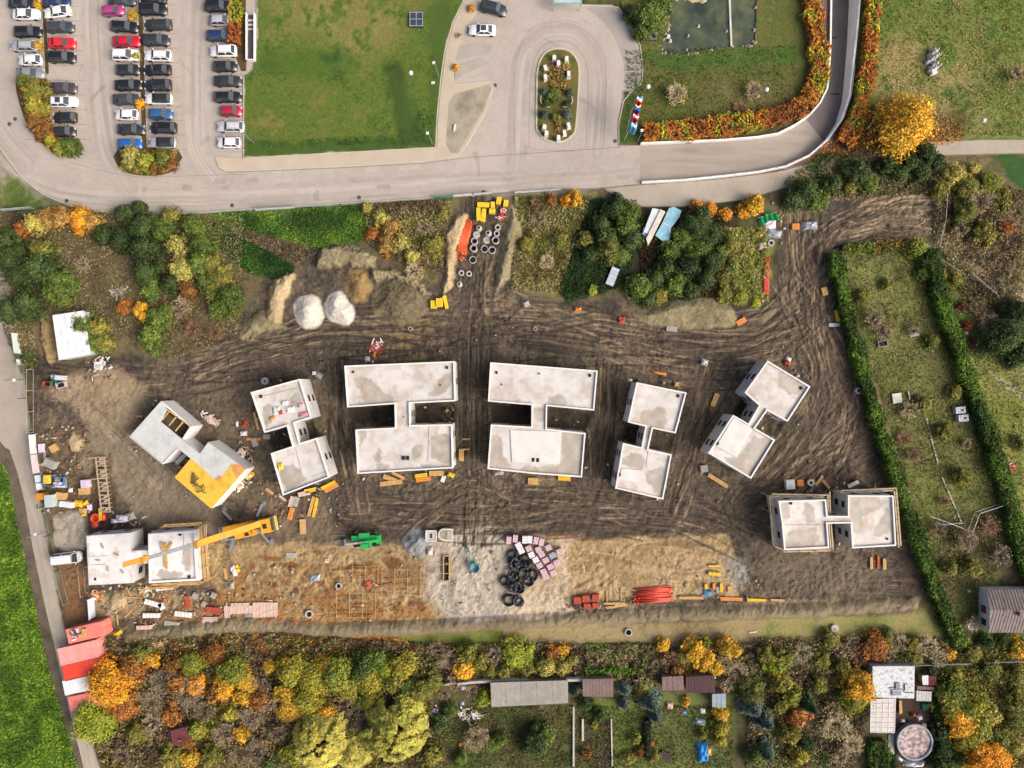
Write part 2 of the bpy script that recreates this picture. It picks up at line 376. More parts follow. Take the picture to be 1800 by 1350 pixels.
region([(900,342),(1050,340),(1010,430),(970,520),(890,515),(920,420)], ['#47421f', '#6f6a3a', '#8a7f50', '#59602a', '#968a5e'], 8)
region([(1030,350),(1120,352),(1130,420),(1110,500),(1000,535),(975,510),(1010,430)], ['#0f1c08', '#1c3209', '#26420d'], 6)  # dark green triangle: shade painted into the ground colour
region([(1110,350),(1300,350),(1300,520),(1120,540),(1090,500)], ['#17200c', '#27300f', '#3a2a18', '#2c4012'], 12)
region([(1260,420),(1350,400),(1360,540),(1250,540)], ['#4d5a20', '#7d8a3a', '#a08c5e', '#8a9440'], 12)
region([(1640,270),(1900,270),(1900,640),(1700,560),(1640,440),(1665,340)], ['#332c1c', '#5a4a30', '#7a6a48', '#4b4e28', '#65543a'], 14)
region([(1740,272),(1900,272),(1900,345),(1790,335)], ['#1e3a0c', '#2f5a12'], 8)
region([(1640,425),(1700,440),(1760,490),(1900,560),(1900,520),(1780,450),(1680,405)], ['#8a7f5c', '#a89a78', '#9a9068'], 8, .7)
region([(1740,488),(1800,515),(1900,545),(1900,560),(1790,530)], ['#b8a888', '#a89a7a'], 6)
region([(1510,-80),(1900,-80),(1900,244),(1620,246),(1510,246)], ['#3d5c12', '#587220', '#747a34', '#526a20', '#446416'], 6)
region([(1540,80),(1600,60),(1680,90),(1720,150),(1730,215),(1660,245),(1640,180),(1540,170)], ['#7a7444', '#a0905e', '#8f8450'], 40, .8, patch=.42)
region([(1500,180),(1700,200),(1690,246),(1450,280),(1440,262)], ['#3c2c1a', '#6b4a26', '#57412a', '#4b4522'], 14, .9)
region([(1390,278),(1500,262),(1560,252),(1540,268),(1400,300),(1330,312)], ['#4a3a22', '#6b4b2c', '#5a4a2c'], 5)
region([(1475,440),(1640,430),(1680,600),(1740,760),(1790,900),(1740,1080),(1660,1100),(1600,860),(1530,640)], ['#42481c', '#626a2c', '#7d7c42', '#566a26', '#665338', '#858048'], 8)
region([(1490,460),(1560,470),(1620,600),(1560,620),(1510,540)], ['#6a7430', '#8f8a54', '#7d8a38'], 20, .6)
region([(1560,600),(1640,600),(1700,760),(1640,900),(1590,780)], ['#5a4228', '#7a6a45', '#5e6a2c'], 24, .6, patch=.5)
region([(1600,830),(1660,820),(1680,900),(1620,900)], ['#6f7c30', '#88904a'], 16, .7)
region([(1640,920),(1780,880),(1780,1000),(1660,1040)], ['#2a1f14', '#4a3624', '#5b5030'], 20, .8)
region([(1660,500),(1740,500),(1760,560),(1760,640),(1700,600)], ['#2f5a14', '#4c7424', '#6b6a30', '#5a3a24'], 12)
region([(1700,610),(1900,660),(1900,1040),(1800,980),(1760,860),(1730,740)], ['#56661f', '#748030', '#8a8648', '#7e8438'], 10)
tracks([(1650,430),(1700,462),(1760,505),(1850,545)], 26, ('#86795c', '#a3967a', '#b3a68c'), .9, 33, 4, 60, 4, .02)
tracks([(1700,640),(1745,660),(1790,690),(1860,740)], 14, ('#8a7d5c', '#a0947a', '#b0a488'), .8, 34, 4, 60, 4, .02)
tracks([(1474,450),(1500,560),(1530,660),(1562,760),(1600,870),(1625,950),(1650,1030)], 10, ('#5c4a34', '#8a7656', '#9c8862'), .9, 35, 3, 20, 4, .02)
region([(1780,640),(1900,700),(1900,760),(1820,700)], ['#a08a64', '#8d8258'], 12, .6)
# lower gardens
region([(-60,1120),(1900,1120),(1900,1460),(120,1460)], ['#2c2818', '#4a422b', '#665a3c', '#444a20', '#5e5832', '#786a48'], 12)
region([(230,1110),(520,1108),(700,1120),(760,1135),(680,1150),(450,1150),(240,1180)], ['#7a5428', '#ac7030', '#9c6c34', '#c08840', '#84602e'], 10, mixn=(.2,.3,.5))
region([(680,1115),(900,1105),(900,1135),(740,1140)], ['#5e6a26', '#7a8036', '#6a5a30'], 6)
region([(890,1085),(1330,1070),(1340,1125),(1180,1135),(1020,1140),(880,1135)], ['#6b5c3a', '#8c7c54', '#9c8c64', '#7a7240'], 8)
region([(1330,1085),(1630,1075),(1660,1120),(1600,1135),(1480,1120),(1340,1125)], ['#55652a', '#7d8440', '#978a58', '#68762e'], 8)
region([(1028,1130),(1140,1130),(1150,1165),(1110,1180),(1030,1175)], ['#2f5a12', '#46801a', '#5a8a28'], 6)
region([(865,1240),(1005,1235),(1005,1360),(865,1360)], ['#3a3a1a', '#57602a', '#4b3a28', '#66703a'], 6)
region([(1025,1228),(1140,1228),(1140,1360),(1025,1360)], ['#4a5a1e', '#6a7a2c', '#5b5a30'], 6)
region([(1026,1262),(1076,1262),(1078,1360),(1026,1360)], ['#2e2219', '#443428', '#55442f'], 4)
region([(1140,1220),(1300,1220),(1290,1360),(1140,1360)], ['#4b5a20', '#69703a', '#5f6a30', '#7a7446'], 6)
region([(1290,1230),(1500,1230),(1500,1360),(1290,1360)], ['#2b3216', '#44441f', '#5a4e30'], 10)
region([(1560,1220),(1660,1200),(1665,1360),(1560,1360)], ['#2a1e16', '#43301f', '#3a2f22'], 6)
region([(1660,1160),(1900,1130),(1900,1460),(1660,1460)], ['#4c4a22', '#6c6a34', '#84783e', '#5a6a26', '#7e6a3e'], 10)
region([(740,1240),(860,1240),(860,1360),(740,1360)], ['#333b18', '#4a5a20', '#4e3c28', '#6b5a40'], 10)
region([(1700,1110),(1900,1110),(1900,1150),(1700,1150)], ['#34491a', '#4d6222'], 6)
# building site soils
region([(420,380),(520,400),(620,440),(560,450),(480,520),(420,600)], ['#2b2a16', '#4a3f28', '#6b5f3c', '#454a22', '#7d6f4c'], 14)
region(SITE, ['#2d2721', '#433a30', '#594f40', '#70634d', '#4a4237'], 9, mixn=(.4,.3,.3), g=2.8)
region([(360,372),(470,366),(640,358),(645,420),(560,438),(470,410),(380,392)], ['#1d3a0a', '#2f5810', '#3f6d16', '#265010'], 6)
region([(372,385),(430,420),(520,470),(505,500),(440,480),(380,430)], ['#16300a', '#27500f', '#1d400c'], 6)
region([(60,560),(90,548),(110,620),(90,640),(66,620)], ['#3c2d22', '#8a7450', '#4a3a2a'], 6)
tracks([(60,650),(200,655),(330,650),(430,610),(560,590)], 60, a=.55, seed=1)
tracks([(330,640),(450,612),(600,585),(750,580),(900,562),(1050,580),(1200,606),(1330,604),(1420,570),(1470,520)], 66, seed=2, ln=90)
tracks([(560,560),(700,566),(820,548),(960,546),(1080,566),(1240,588),(1330,570),(1400,500),(1420,420)], 40, seed=3, ln=80)
region([(660,575),(760,560),(780,600),(740,640),(660,620)], ['#7a6238', '#a2895a', '#8f7448'], 24, .6, patch=.5)
tracks([(900,600),(1000,612),(1150,628),(1250,640)], 36, seed=4)
tracks([(828,345),(832,430),(826,520),(820,600),(822,800),(826,960)], 46, seed=5, cols=('#29241e', '#4a4238', '#7d7059'), ln=110)
tracks([(866,440),(850,540),(900,600)], 26, seed=6)
tracks([(598,640),(600,720),(600,800),(620,900)], 36, seed=7, cols=('#282420', '#443d33', '#6d624f'))
tracks([(1070,640),(1062,760),(1050,860),(1020,900)], 34, seed=8, cols=('#2b2620', '#4b4338', '#7d6b50'))
tracks([(1250,640),(1232,720),(1215,800),(1180,900)], 44, seed=9, cols=('#2d2822', '#564c3e', '#84714f'))
tracks([(600,880),(720,890),(850,900),(1000,888),(1130,892),(1240,905),(1340,960),(1420,1000),(1560,1020)], 62, seed=10, cols=('#2a2520', '#453e35', '#655a48'), ln=100)
tracks([(600,930),(700,915),(860,922),(1000,915),(1180,930),(1290,935)], 36, seed=11, cols=('#2a2520', '#54463a', '#6e5d48'))
tracks([(1330,850),(1250,930),(1150,960)], 60, seed=12, cols=('#2e261d', '#5a4a38', '#83704f'), a=.6)
tracks([(1640,350),(1560,360),(1480,400),(1420,460),(1400,540)], 70, seed=13, cols=('#2a2520', '#594e40', '#a3906c'), ln=60)
tracks([(1620,385),(1540,410),(1460,430)], 40, seed=14, cols=('#30261e', '#6a5844', '#a8967a'))
tracks([(1395,380),(1400,470),(1420,560),(1440,640),(1450,720),(1400,820),(1320,900)], 70, seed=15, cols=('#2d2721', '#594e40', '#9a8662'), ln=80)
tracks([(1450,560),(1480,660),(1490,740),(1450,830),(1380,900)], 50, seed=16, cols=('#2d2721', '#594e40', '#8f7c5a'))
tracks([(1580,900),(1480,840),(1400,840),(1330,900)], 44, seed=17, a=.6, cols=('#2d2721', '#524434', '#7f6e50'))
tracks([(1330,930),(1400,980),(1480,1020),(1600,1030)], 70, seed=18, cols=('#2c241d', '#55483a', '#776750'), ln=80)
region([(1450,470),(1470,520),(1500,640),(1540,760),(1580,860),(1560,870),(1500,770),(1470,650),(1450,560)], ['#2c211c', '#43342c', '#544438'], 14, .85)  # dark strip left of the long hedge: its shade painted into the soil
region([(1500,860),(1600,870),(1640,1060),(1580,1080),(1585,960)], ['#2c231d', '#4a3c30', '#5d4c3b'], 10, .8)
region([(60,760),(180,740),(200,900),(90,930)], ['#2f251b', '#4b3c2a', '#6b583c', '#3c3420'], 14, .7)
region([(360,950),(700,955),(780,960),(780,1095),(600,1100),(420,1095),(380,1030)], ['#6c5a3c', '#8c7652', '#a59068', '#ab8f5c', '#7a5a30'], 12, mixn=(.25,.35,.4))
region([(370,1000),(760,990),(760,1090),(520,1090),(380,1080)], ['#5a3c1c', '#80541f', '#9a6c34'], 20, .8, patch=.5)
region([(420,965),(770,965),(770,1040),(600,1050),(430,1030)], ['#5a4630', '#6e583c', '#86704e'], 20, .6, patch=.54)
region([(250,1060),(420,1050),(560,1075),(640,1090),(400,1110),(250,1100)], ['#8a4f28', '#a06234', '#a8825a', '#806444'], 10, .75, patch=.48)
region([(180,1040),(260,1045),(360,1040),(360,1060),(250,1075),(190,1100),(160,1060)], ['#7a6b50', '#978568', '#a89878', '#9c6438'], 12, .8)
region([(745,940),(870,925),(900,960),(885,1050),(990,1060),(990,1085),(870,1095),(790,1095),(750,1050)], ['#857c6c', '#a59b8a', '#b8af9f', '#968c7a', '#ab9f8b'], 22)
region([(940,940),(1030,945),(1040,1000),(1000,1090),(900,1095),(890,1040)], ['#a08a68', '#baa888', '#cbbca6', '#b09a78'], 10, .85)
tracks([(790,1060),(800,1000),(830,940)], 30, seed=21, cols=('#5f5a50', '#8f887a', '#b8b0a2'), a=.5)
region([(1000,950),(1180,940),(1280,938),(1300,990),(1300,1050),(1010,1058),(1000,1000)], ['#7c6844', '#9a835a', '#ab9570', '#8a7552'], 8)
tracks([(1010,1040),(1060,1010),(1100,960),(1180,950),(1270,960)], 60, seed=22, cols=('#6f5a3a', '#978059', '#b8a078'), a=.65, ln=50, fine=3)
tracks([(1020,975),(1120,990),(1200,1010),(1290,1000)], 50, seed=23, cols=('#755f3e', '#9c8560', '#b8a27c'), a=.55, ln=50, fine=3)
region([(1270,975),(1310,985),(1320,1030),(1290,1035)], ['#6f6e66', '#96968e'], 10, .8)
region([(1040,930),(1130,925),(1300,930),(1300,940),(1130,945),(1040,945)], ['#3c3226', '#57493a'], 6, .8)
rk = random.Random(5)
FLOW = [([(60,650),(200,655),(330,650),(430,610),(560,590)],60,8),([(330,640),(450,612),(600,585),(750,580),(900,562),(1050,580),(1200,606),(1330,604),(1420,570),(1470,520)],90,26),([(828,345),(832,430),(826,520),(820,600),(822,800),(826,960)],40,12),
 ([(600,900),(720,900),(850,905),(1000,895),(1130,900),(1240,915),(1340,960),(1420,1000),(1560,1020)],90,24),([(1640,350),(1560,370),(1480,410),(1420,460),(1400,540)],90,14),([(1395,380),(1400,470),(1420,560),(1440,640),(1450,720),(1400,820),(1320,900)],110,26),
 ([(1070,640),(1062,760),(1050,860)],40,6),([(1250,640),(1232,720),(1215,800),(1180,900)],60,8),([(598,640),(600,720),(600,800),(620,900)],40,6),([(120,700),(200,760),(280,840),(400,930)],70,10),([(1560,760),(1480,800),(1400,860),(1330,900)],90,10),([(700,930),(820,860),(900,900)],60,6),([(860,930),(900,880),(1000,860),(1100,880)],50,6)]
for pts, wd, cnt in FLOW:
    for k in range(cnt):
        n = len(pts); a = rk.randrange(0, max(1, n-2)); e = min(n, a+rk.randint(2, 5)); q = pts[a:e+1]; o1, o2 = rk.gauss(0, wd*.35), rk.gauss(0, wd*.35); sw = rk.gauss(0, wd*.25)
        if len(q) < 2: continue
        m_ = len(q); d0 = (q[-1][0]-q[0][0], q[-1][1]-q[0][1]); L0 = math.hypot(*d0) or 1; nx, ny = -d0[1]/L0, d0[0]/L0
        q = [(x+nx*(o1*(1-i/(m_-1))+o2*i/(m_-1)+sw*math.sin(3.14*i/(m_-1))), y+ny*(o1*(1-i/(m_-1))+o2*i/(m_-1)+sw*math.sin(3.14*i/(m_-1)))) for i, (x, y) in enumerate(q)]
        lt = rk.random()
        for off in (-9, 9): tracks([(x+nx*off, y+ny*off) for x, y in q], rk.uniform(3.4, 6), cols=('#211b15', '#40362b', '#5c4f3f') if lt < .68 else ('#40362a', '#6c5d49', '#96846a'), a=.8, seed=k*3, fine=2.0, ln=26, wob=1.2, dz=.10)
region([(100,665),(200,640),(255,680),(235,740),(190,770),(150,735),(105,700)], ['#7f6e54', '#9c8a6c', '#a8977a'], 14, .9)
region([(150,735),(190,770),(240,760),(290,820),(340,860),(400,920),(420,960),(330,920),(270,930),(230,900),(205,860),(190,800),(150,840),(140,800),(160,770)], ['#6e6250', '#857863', '#7a6d59'], 10, .95, g=2)
region([(1340,880),(1380,980),(1570,975),(1580,1000),(1540,1070),(1360,1050),(1320,960)], ['#3c332a', '#5f5344', '#6f6350'], 14, .6)
region([(440,880),(560,870),(600,940),(560,960),(430,950)], ['#5b4d3b', '#776750', '#6a5a46'], 14, .8)
region([(92,905),(150,900),(152,965),(120,975),(98,960)], ['#8c8270', '#b0a898', '#9c9280'], 8)
region([(100,990),(150,990),(148,1090),(118,1095)], ['#6a4a2c', '#7d5c3a', '#5d5038'], 8)
tracks([(110,690),(160,720),(220,780),(280,850)], 50, seed=31, cols=('#6a5d49', '#857763', '#9d8e76'), a=.55, ln=50, dz=.03)
tracks([(1340,975),(1420,1010),(1520,1025)], 50, seed=32, cols=('#3d342a', '#5c5041', '#776955'), a=.5, ln=90, dz=.05)
region([(1340,960),(1440,980),(1500,985),(1540,1010),(1500,1045),(1400,1040),(1345,1010)], ['#4d4438', '#655a49', '#6f6454'], 14, .85, g=2)
# clods and churned soil
s = sub((50, 1640, 330, 1120), 5); ds = pdist(GX[s], GY[s], SITE); rg_ = 1-np.abs(2*fbm(WX[s], WY[s], 11, 21, 3)-1)*2.2; sp_ = np.clip(rg_, 0, 1)
ch = np.clip(ds/12, 0, 1)*np.clip((N1[s]-.42)*6, .15, 1)*np.where(pdist(GX[s], GY[s], [(100,665),(200,640),(255,680),(300,800),(420,950),(330,930),(200,860),(120,740)]) > 0, .25, 1); COL[s] *= (1+(.28*(sp_-.45)+.22*(N4[s]-.5))*ch)[..., None]; Z[s] += (.5-sp_)*.18*ch
for i, (x, y, w, l) in enumerate(((505,1026,13,10),(480,1030,10,10),(566,1026,12,10),(520,1040,14,10),(534,1046,9,8),(575,1040,12,9),(661,1030,9,9),(678,1043,9,8),(670,1046,7,7),(700,1060,10,8),(725,1062,13,10),(742,1068,12,14),(692,1070,9,8),(705,1075,9,5),(690,990,36,22),(650,990,16,8),(478,980,38,9),(508,994,38,7),(620,998,50,7),(560,972,16,12),(444,994,12,9),(600,1075,22,12),(630,1080,50,6),(660,1092,100,7),(600,1050,60,6),(690,1026,60,4),(990,940,60,5),(1030,948,40,4))):
    region([(x-w*.55, y-l*.3), (x-w*.2, y-l*.6), (x+w*.35, y-l*.5), (x+w*.55, y), (x+w*.3, y+l*.55), (x-w*.3, y+l*.5)], ['#55351a', '#7a4c20', '#6a421e', '#94622c'], 3, .85, .7, (.2,.3,.5)); 
# long bank along the lower edge of the site
region([(180,1110),(260,1100),(420,1085),(560,1098),(700,1092),(900,1088),(1100,1068),(1300,1060),(1500,1052),(1620,1048),(1615,1070),(1400,1085),(1200,1090),(1000,1102),(800,1112),(600,1120),(460,1114),(300,1128),(200,1150)], ['#5f5440', '#786b52', '#897c60', '#6c6a4c'], 5, g=2.2)
region([(140,1130),(210,1128),(330,1108),(330,1130),(250,1150),(190,1180)], ['#3a3226', '#5b4e3a', '#6a6048'], 8, .8)
def bank(pts, w, h):
    xs = [p[0] for p in pts]; ys = [p[1] for p in pts]; s = sub((min(xs), max(xs), min(ys), max(ys)), w)
    S, T = polyst(GX[s], GY[s], smooth(pts, 6, False)); Z[s] += h*np.clip(1-(T/(w/2))**2, 0, 1)*(.7+.6*N2[s])
bank([(230,1118),(330,1108),(440,1098),(600,1108),(800,1100),(1000,1090),(1200,1080),(1400,1075),(1600,1062)], 30, .9)
# rough earth, then lowered and darker ground between the shell blocks
d_site = pdist(GX, GY, SITE); ms = np.clip(d_site/20, 0, 1)
Z += ms*((N2-.5)*.5+(N3-.5)*.35) + (1-ms)*((N1-.5)*.3)
for pts in ([(620,745),(614,716),(696,712),(696,750)], [(723,712),(800,706),(802,745),(723,748)], [(858,708),(933,713),(933,748),(866,744)], [(963,716),(1044,722),(1030,760),(962,752)],
            [(1104,745),(1132,752),(1124,786),(1094,776)], [(1148,756),(1187,763),(1180,797),(1141,788)], [(1310,692),(1332,714),(1312,742),(1290,728)], [(1350,724),(1383,742),(1362,772),(1328,752)],
            [(470,762),(504,752),(514,783),(480,795)], [(520,745),(550,736),(560,768),(530,778)], [(1456,880),(1488,880),(1488,905),(1454,905)], [(1456,921),(1492,921),(1492,958),(1457,960)]):
    region(pts, ['#1c1610', '#332a1f', '#4a3d2c', '#3d3a22'], 5, .9)
    s = sub((min(p[0] for p in pts), max(p[0] for p in pts), min(p[1] for p in pts), max(p[1] for p in pts)), 10)
    Z[s] -= .5*np.clip(pdist(GX[s], GY[s], pts)/8, 0, 1)
# worn asphalt colours, lawn and field tones with darker green strips
region([(-110,-110),(1912,-110),(1912,500),(-110,500)], ['#000000'], 1, 0)
ASP = ['#9f978d', '#aaa298', '#b5ada3', '#a69e94']
region([(p[0]*1.0, p[1]) for p in ROAD], ASP, 2, 1, 0, g=1.6); region(LOWPATH, ['#968d80', '#a69d8f', '#b2a99b'], 2, 1, 0, g=2)
for q, w_, sd_ in (([(-60,240),(10,290),(80,332),(180,350),(350,352),(600,336),(850,318),(1127,300)], 60, 61), ([(-60,120),(-10,230),(40,290)], 70, 62), ([(165,-60),(170,120),(185,260),(230,330)], 50, 63), ([(350,-60),(345,120),(345,250),(380,310)], 50, 64), ([(1127,290),(1300,280),(1400,255),(1450,205)], 60, 65),
   ([(900,300),(905,180),(915,100),(950,60),(983,52),(1020,62),(1052,110),(1056,180),(1050,270)], 44, 66), ([(0,490),(12,640),(40,760)], 30, 67), ([(35,800),(60,900),(90,1040),(125,1200),(160,1380)], 26, 68)):
    tracks(q, w_, ('#958d84', '#a8a096', '#bbb4aa'), .55, sd_, 3.4, 190, 3, 0)
rk2 = random.Random(8)
for (x0, x1, y0, y1, n_) in ((20, 420, 10, 300, 26), (420, 1120, 290, 345, 16), (830, 1110, 20, 320, 22), (1140, 1400, 250, 310, 8), (10, 60, 500, 780, 6), (60, 150, 860, 1250, 6)):
    for k in range(n_):
        x, y = rk2.uniform(x0, x1), rk2.uniform(y0, y1); a_ = rk2.uniform(0, 3.1); L_ = rk2.uniform(10, 40); tracks([(x, y), (x+L_*.5*math.cos(a_)+rk2.uniform(-4, 4), y+L_*.5*math.sin(a_)), (x+L_*math.cos(a_), y+L_*math.sin(a_))], rk2.choice((1.6, 2, 3, 9)), ('#7c756d', '#8e877e', '#9c948b'), rk2.uniform(.2, .5), k, 2, 40, 3, 0)
for k in range(10):
    x, y = rk2.uniform(100, 1100), rk2.uniform(295, 330); w_ = rk2.uniform(8, 26); region([(x, y), (x+w_, y-1), (x+w_, y+rk2.uniform(5, 9)), (x, y+8)], ['#8f887f', '#9a9389'], 1, .6, .1)
region([(880,270),(1127,262),(1127,322),(900,330)], ['#9a9289', '#aaa299', '#8f877e'], 30, .5, g=2.5); region([(1020,60),(1060,60),(1060,140),(1020,140)], ['#a89f94', '#958d83'], 30, .4)
region([(1400,240),(1470,200),(1500,140),(1510,-80),(1440,-80),(1440,120),(1400,215)], ['#5f5856', '#6d6563', '#786f6c'], 12, .9, 0, g=2)
region(WPATH, ['#988f82', '#a79e90', '#b0a799'], 2, 1, 0, g=2); tracks([(35,800),(60,900),(90,1040),(125,1200),(160,1380)], 30, ('#958c80', '#a79e90', '#b5ac9e'), .5, 69, 3, 100, 3, 0)
region(LAWN1, ['#2f480a', '#455e10', '#5a6c1c', '#3a560a', '#666c24'], 3, 1, .4, (.3,.3,.4), g=2.4)
region([(470,0),(600,-20),(740,0),(700,70),(640,120),(560,60),(480,60)], ['#5f6a26', '#8a8048', '#736e34', '#978a54'], 50, .85, patch=.46); region([(440,160),(600,140),(660,200),(600,240),(450,230)], ['#57641f', '#7a7238'], 50, .7, patch=.52)
region([(450,95),(620,90),(640,120),(560,140),(450,120)], ['#3a580c', '#476610'], 20, .7); region([(672,115),(700,110),(745,225),(758,255),(700,255),(690,180)], ['#1c3206', '#2b460a', '#3b5810'], 12, .85); region([(430,250),(560,248),(760,238),(764,258),(600,268),(430,276)], ['#233c0a', '#385610', '#2c4608'], 8, .85)
region([(560,95),(596,92),(600,110),(570,118)], ['#1f4206', '#2f560c'], 10, .8); region([(750,20),(800,-20),(790,60),(774,140),(768,250),(752,250),(754,120)], ['#2c4a0a', '#405c14'], 12, .7)
region(EASTLAWN, ['#344a0e', '#50601c', '#665e2c', '#40580f', '#70683a'], 3, 1, .4, (.3,.3,.4), g=2.4); region([(1130,95),(1400,82),(1405,110),(1240,118),(1150,125)], ['#31540e', '#3f6814'], 14, .8); region([(1240,150),(1400,140),(1400,200),(1300,220),(1230,200)], ['#55522c', '#786c44'], 24, .7, patch=.45)
region([(1095,160),(1118,160),(1125,250),(1090,254)], ['#254208', '#34520e'], 6, .8)
region(FIELD, ['#42600f', '#587a16', '#6a8a20', '#4a6c12'], 3, 1, .4, (.25,.25,.5), g=2.6)
for k in range(9): tracks([(x_-8-k*16, y_) for x_, y_ in ((14,830),(40,960),(62,1070),(86,1170),(112,1270),(160,1450))], 9, ('#3e5c0e', '#567816', '#698a20'), .45, 80+k, 2, 26, 4, 0)
def gridsheet(name, pts, z, zarr=None, mt='turf', fine=.22, fs=2.6, bp=.5, hole=None):
    xs = [p[0] for p in pts]; ys = [p[1] for p in pts]; s = sub((min(xs), max(xs), min(ys), max(ys)), 2); X, Y = GX[s], GY[s]; D = pdist(X, Y, pts); ny, nx = X.shape
    Zs = np.full(X.shape, z) if zarr is None else zarr[s]
    if hole: D = np.minimum(D, -pdist(X, Y, hole))
    V_ = np.stack([(X-900)*U, (675-Y)*U, Zs], -1).reshape(-1, 3); ix = np.arange(ny*nx).reshape(ny, nx)
    q = np.stack([ix[1:, :-1], ix[1:, 1:], ix[:-1, 1:], ix[:-1, :-1]], -1).reshape(-1, 4); q = q[D.reshape(-1)[q].mean(1) > 0]; used = np.unique(q); rm = np.full(ny*nx, -1); rm[used] = np.arange(len(used))
    me = np_mesh(name, V_[used], rm[q], COL[s].reshape(-1, 3)[used]); return ob(name, me, attr_mat(mt, fine, fs, bp), None, 'structure')
# keep the sheet clear of the laid surfaces
def press(pts, d=.12, pad=3):
    xs = [p[0] for p in pts]; ys = [p[1] for p in pts]; s = sub((min(xs), max(xs), min(ys), max(ys)), 30)
    D = pdist(GX[s], GY[s], pts); k = np.clip((D+pad+4)/4, 0, 1); Z[s] = Z[s]*(1-k)-d*k
for P_ in (ROAD, LOWPATH, PAVE, WPATH): press(P_)
press(LAWN1, .1, 0); press(EASTLAWN, .1, 0); press(FIELD, .1, 0); press(smooth(POND, 3), .9, -4)
RAMP = RAMP_L + RAMP_R[::-1]
s = sub((1120, 1500, -110, 330), 10)
D = pdist(GX[s], GY[s], RAMP); zz = np.zeros(D.shape); bb = np.full(D.shape, 1e9)
for i in range(len(RAMP_L)-1):
    for tt in (0, .25, .5, .75):
        cx = (RAMP_L[i][0]+RAMP_R[i][0])/2*(1-tt)+(RAMP_L[i+1][0]+RAMP_R[i+1][0])/2*tt; cy = (RAMP_L[i][1]+RAMP_R[i][1])/2*(1-tt)+(RAMP_L[i+1][1]+RAMP_R[i+1][1])/2*tt
        q = (GX[s]-cx)**2+(GY[s]-cy)**2; m = q < bb; bb = np.where(m, q, bb); zz = np.where(m, RAMP_Z[i]*(1-tt)+RAMP_Z[i+1]*tt, zz)
Z[s] = np.where(D > -1.5, zz-.25, Z[s])
VX = (GX-900)*U; VY = (675-GY)*U
V = np.stack([VX, VY, Z], -1).reshape(-1, 3)
idx = np.arange(NY*NX).reshape(NY, NX)
F = np.stack([idx[1:, :-1], idx[1:, 1:], idx[:-1, 1:], idx[:-1, :-1]], -1).reshape(-1, 4)
# skirt out to the horizon
ex0, ex1, ey0, ey1 = VX.min(), VX.max(), VY.min(), VY.max(); R_ = 3000
base = len(V); V = np.vstack([V, [(ex0, ey0, -.15), (ex1, ey0, -.15), (ex1, ey1, -.15), (ex0, ey1, -.15), (-R_, -R_, -.15), (R_, -R_, -.15), (R_, R_, -.15), (-R_, R_, -.15)]])
F = np.vstack([F, [(base+a, base+4+a, base+4+b_, base+b_)[::1] for a, b_ in ((0, 1), (1, 2), (2, 3), (3, 0))]])
cc = np.vstack([COL.reshape(-1, 3), np.tile(C3('#4a5626'), (8, 1))])
gm = np_mesh('ground', V, F, cc); gm.polygons.foreach_set('use_smooth', [True]*len(gm.polygons))
ob('ground', gm, attr_mat('soil', .2, 2.6, .7), None, 'structure')

# ------------------------------------------------------------------ laid surfaces
m_road = mat('asphalt', ['#a39b92', '#aba49b', '#b3aca3'], .12, .9, .12, .06, (.35, 1.6, 1), finesc=6)
m_path = mat('light_asphalt', ['#a0988a', '#aea698', '#b6ae9f'], .16, .9, .12, .08, finesc=5)
m_ramp = mat('ramp_asphalt', ['#8d857b', '#a39b8e', '#958c80'], .1, .9, .1, .07, (.5, 2.4, 1), finesc=6)
m_pave = mat('paving', ['#b5a893', '#bdb29e'], .3, .9, .15, .07, finesc=8)
m_dkasph = mat('dark_asphalt', ['#6a6260', '#787070'], .2, .9, .1, .08, finesc=6)
m_kerb = mat('kerb_stone', ['#b8b09e', '#c8c0b0'], .8, .85, .1, .1)
m_conc = mat('concrete', ['#a8a49c', '#bab6ae', '#c6c3bc'], .35, .85, .1, .08)
m_cl = mat('render_white', ['#e2e2e0', '#eaeae8', '#f2f2f0'], .3, .8, .05, .05)
m_grass = mat('lawn_grass', ['#2e480b', '#46601a', '#6a6c2c', '#3c5c10', '#7a713c', '#325209'], .075, .95, .6, .32, finesc=2.4, spread=.2)
m_grass2 = mat('dark_lawn_grass', ['#233a0a', '#44531c', '#5c542c', '#2f5510', '#63592f'], .09, .95, .6, .3, finesc=2.6, spread=.2)  # darker mixed green-brown lawn colours
m_field = mat('crop_green', ['#37620b', '#4f8412', '#5f961c'], .1, .95, .9, .4, finesc=1.6, spread=.2)
gridsheet('road', ROAD, 0.0, None, 'worn_asphalt', .05, 5, .12)
gridsheet('path', LOWPATH, 0.004, None, 'worn_asphalt', .05, 5, .12)
gridsheet('path', WPATH, 0.004, None, 'worn_asphalt', .05, 5, .12)
sheet('pavement', PAVE, 0.12, m_pave, .25)
sheet('lawn_edge', LAWN1, 0.165, m_grass, .3); gridsheet('lawn', LAWN1, .175)
gridsheet('lawn', EASTLAWN, .14, hole=smooth(POND, 3))
gridsheet('field', FIELD, 0.05, None, 'crop', .45, 1.7, .9)
verge = [(x+.5, y) for x, y in WPATH[22:]]
sheet('verge', [(-60,762),(0,776),(20,800),(33,840),(44,885),(57,960),(78,1060),(101,1160),(127,1270),(150,1360),(173,1450),(158,1450),(136,1360),(110,1270),(84,1170),(60,1070),(38,960),(24,880),(12,830),(-2,803),(-60,781)], 0.06, mat('verge_soil', ['#4a4034', '#5f5547', '#6b6250'], .3, .95, .4, .2), .1)
isl = [(950+34*math.cos(t)*0, 0) for t in ()]
ISL = [(943,218),(944,140),(946,120),(952,102),(964,90),(982,86),(1000,90),(1012,102),(1018,120),(1017,160),(1012,225),(1004,240),(990,249),(974,250),(958,245),(947,233)]
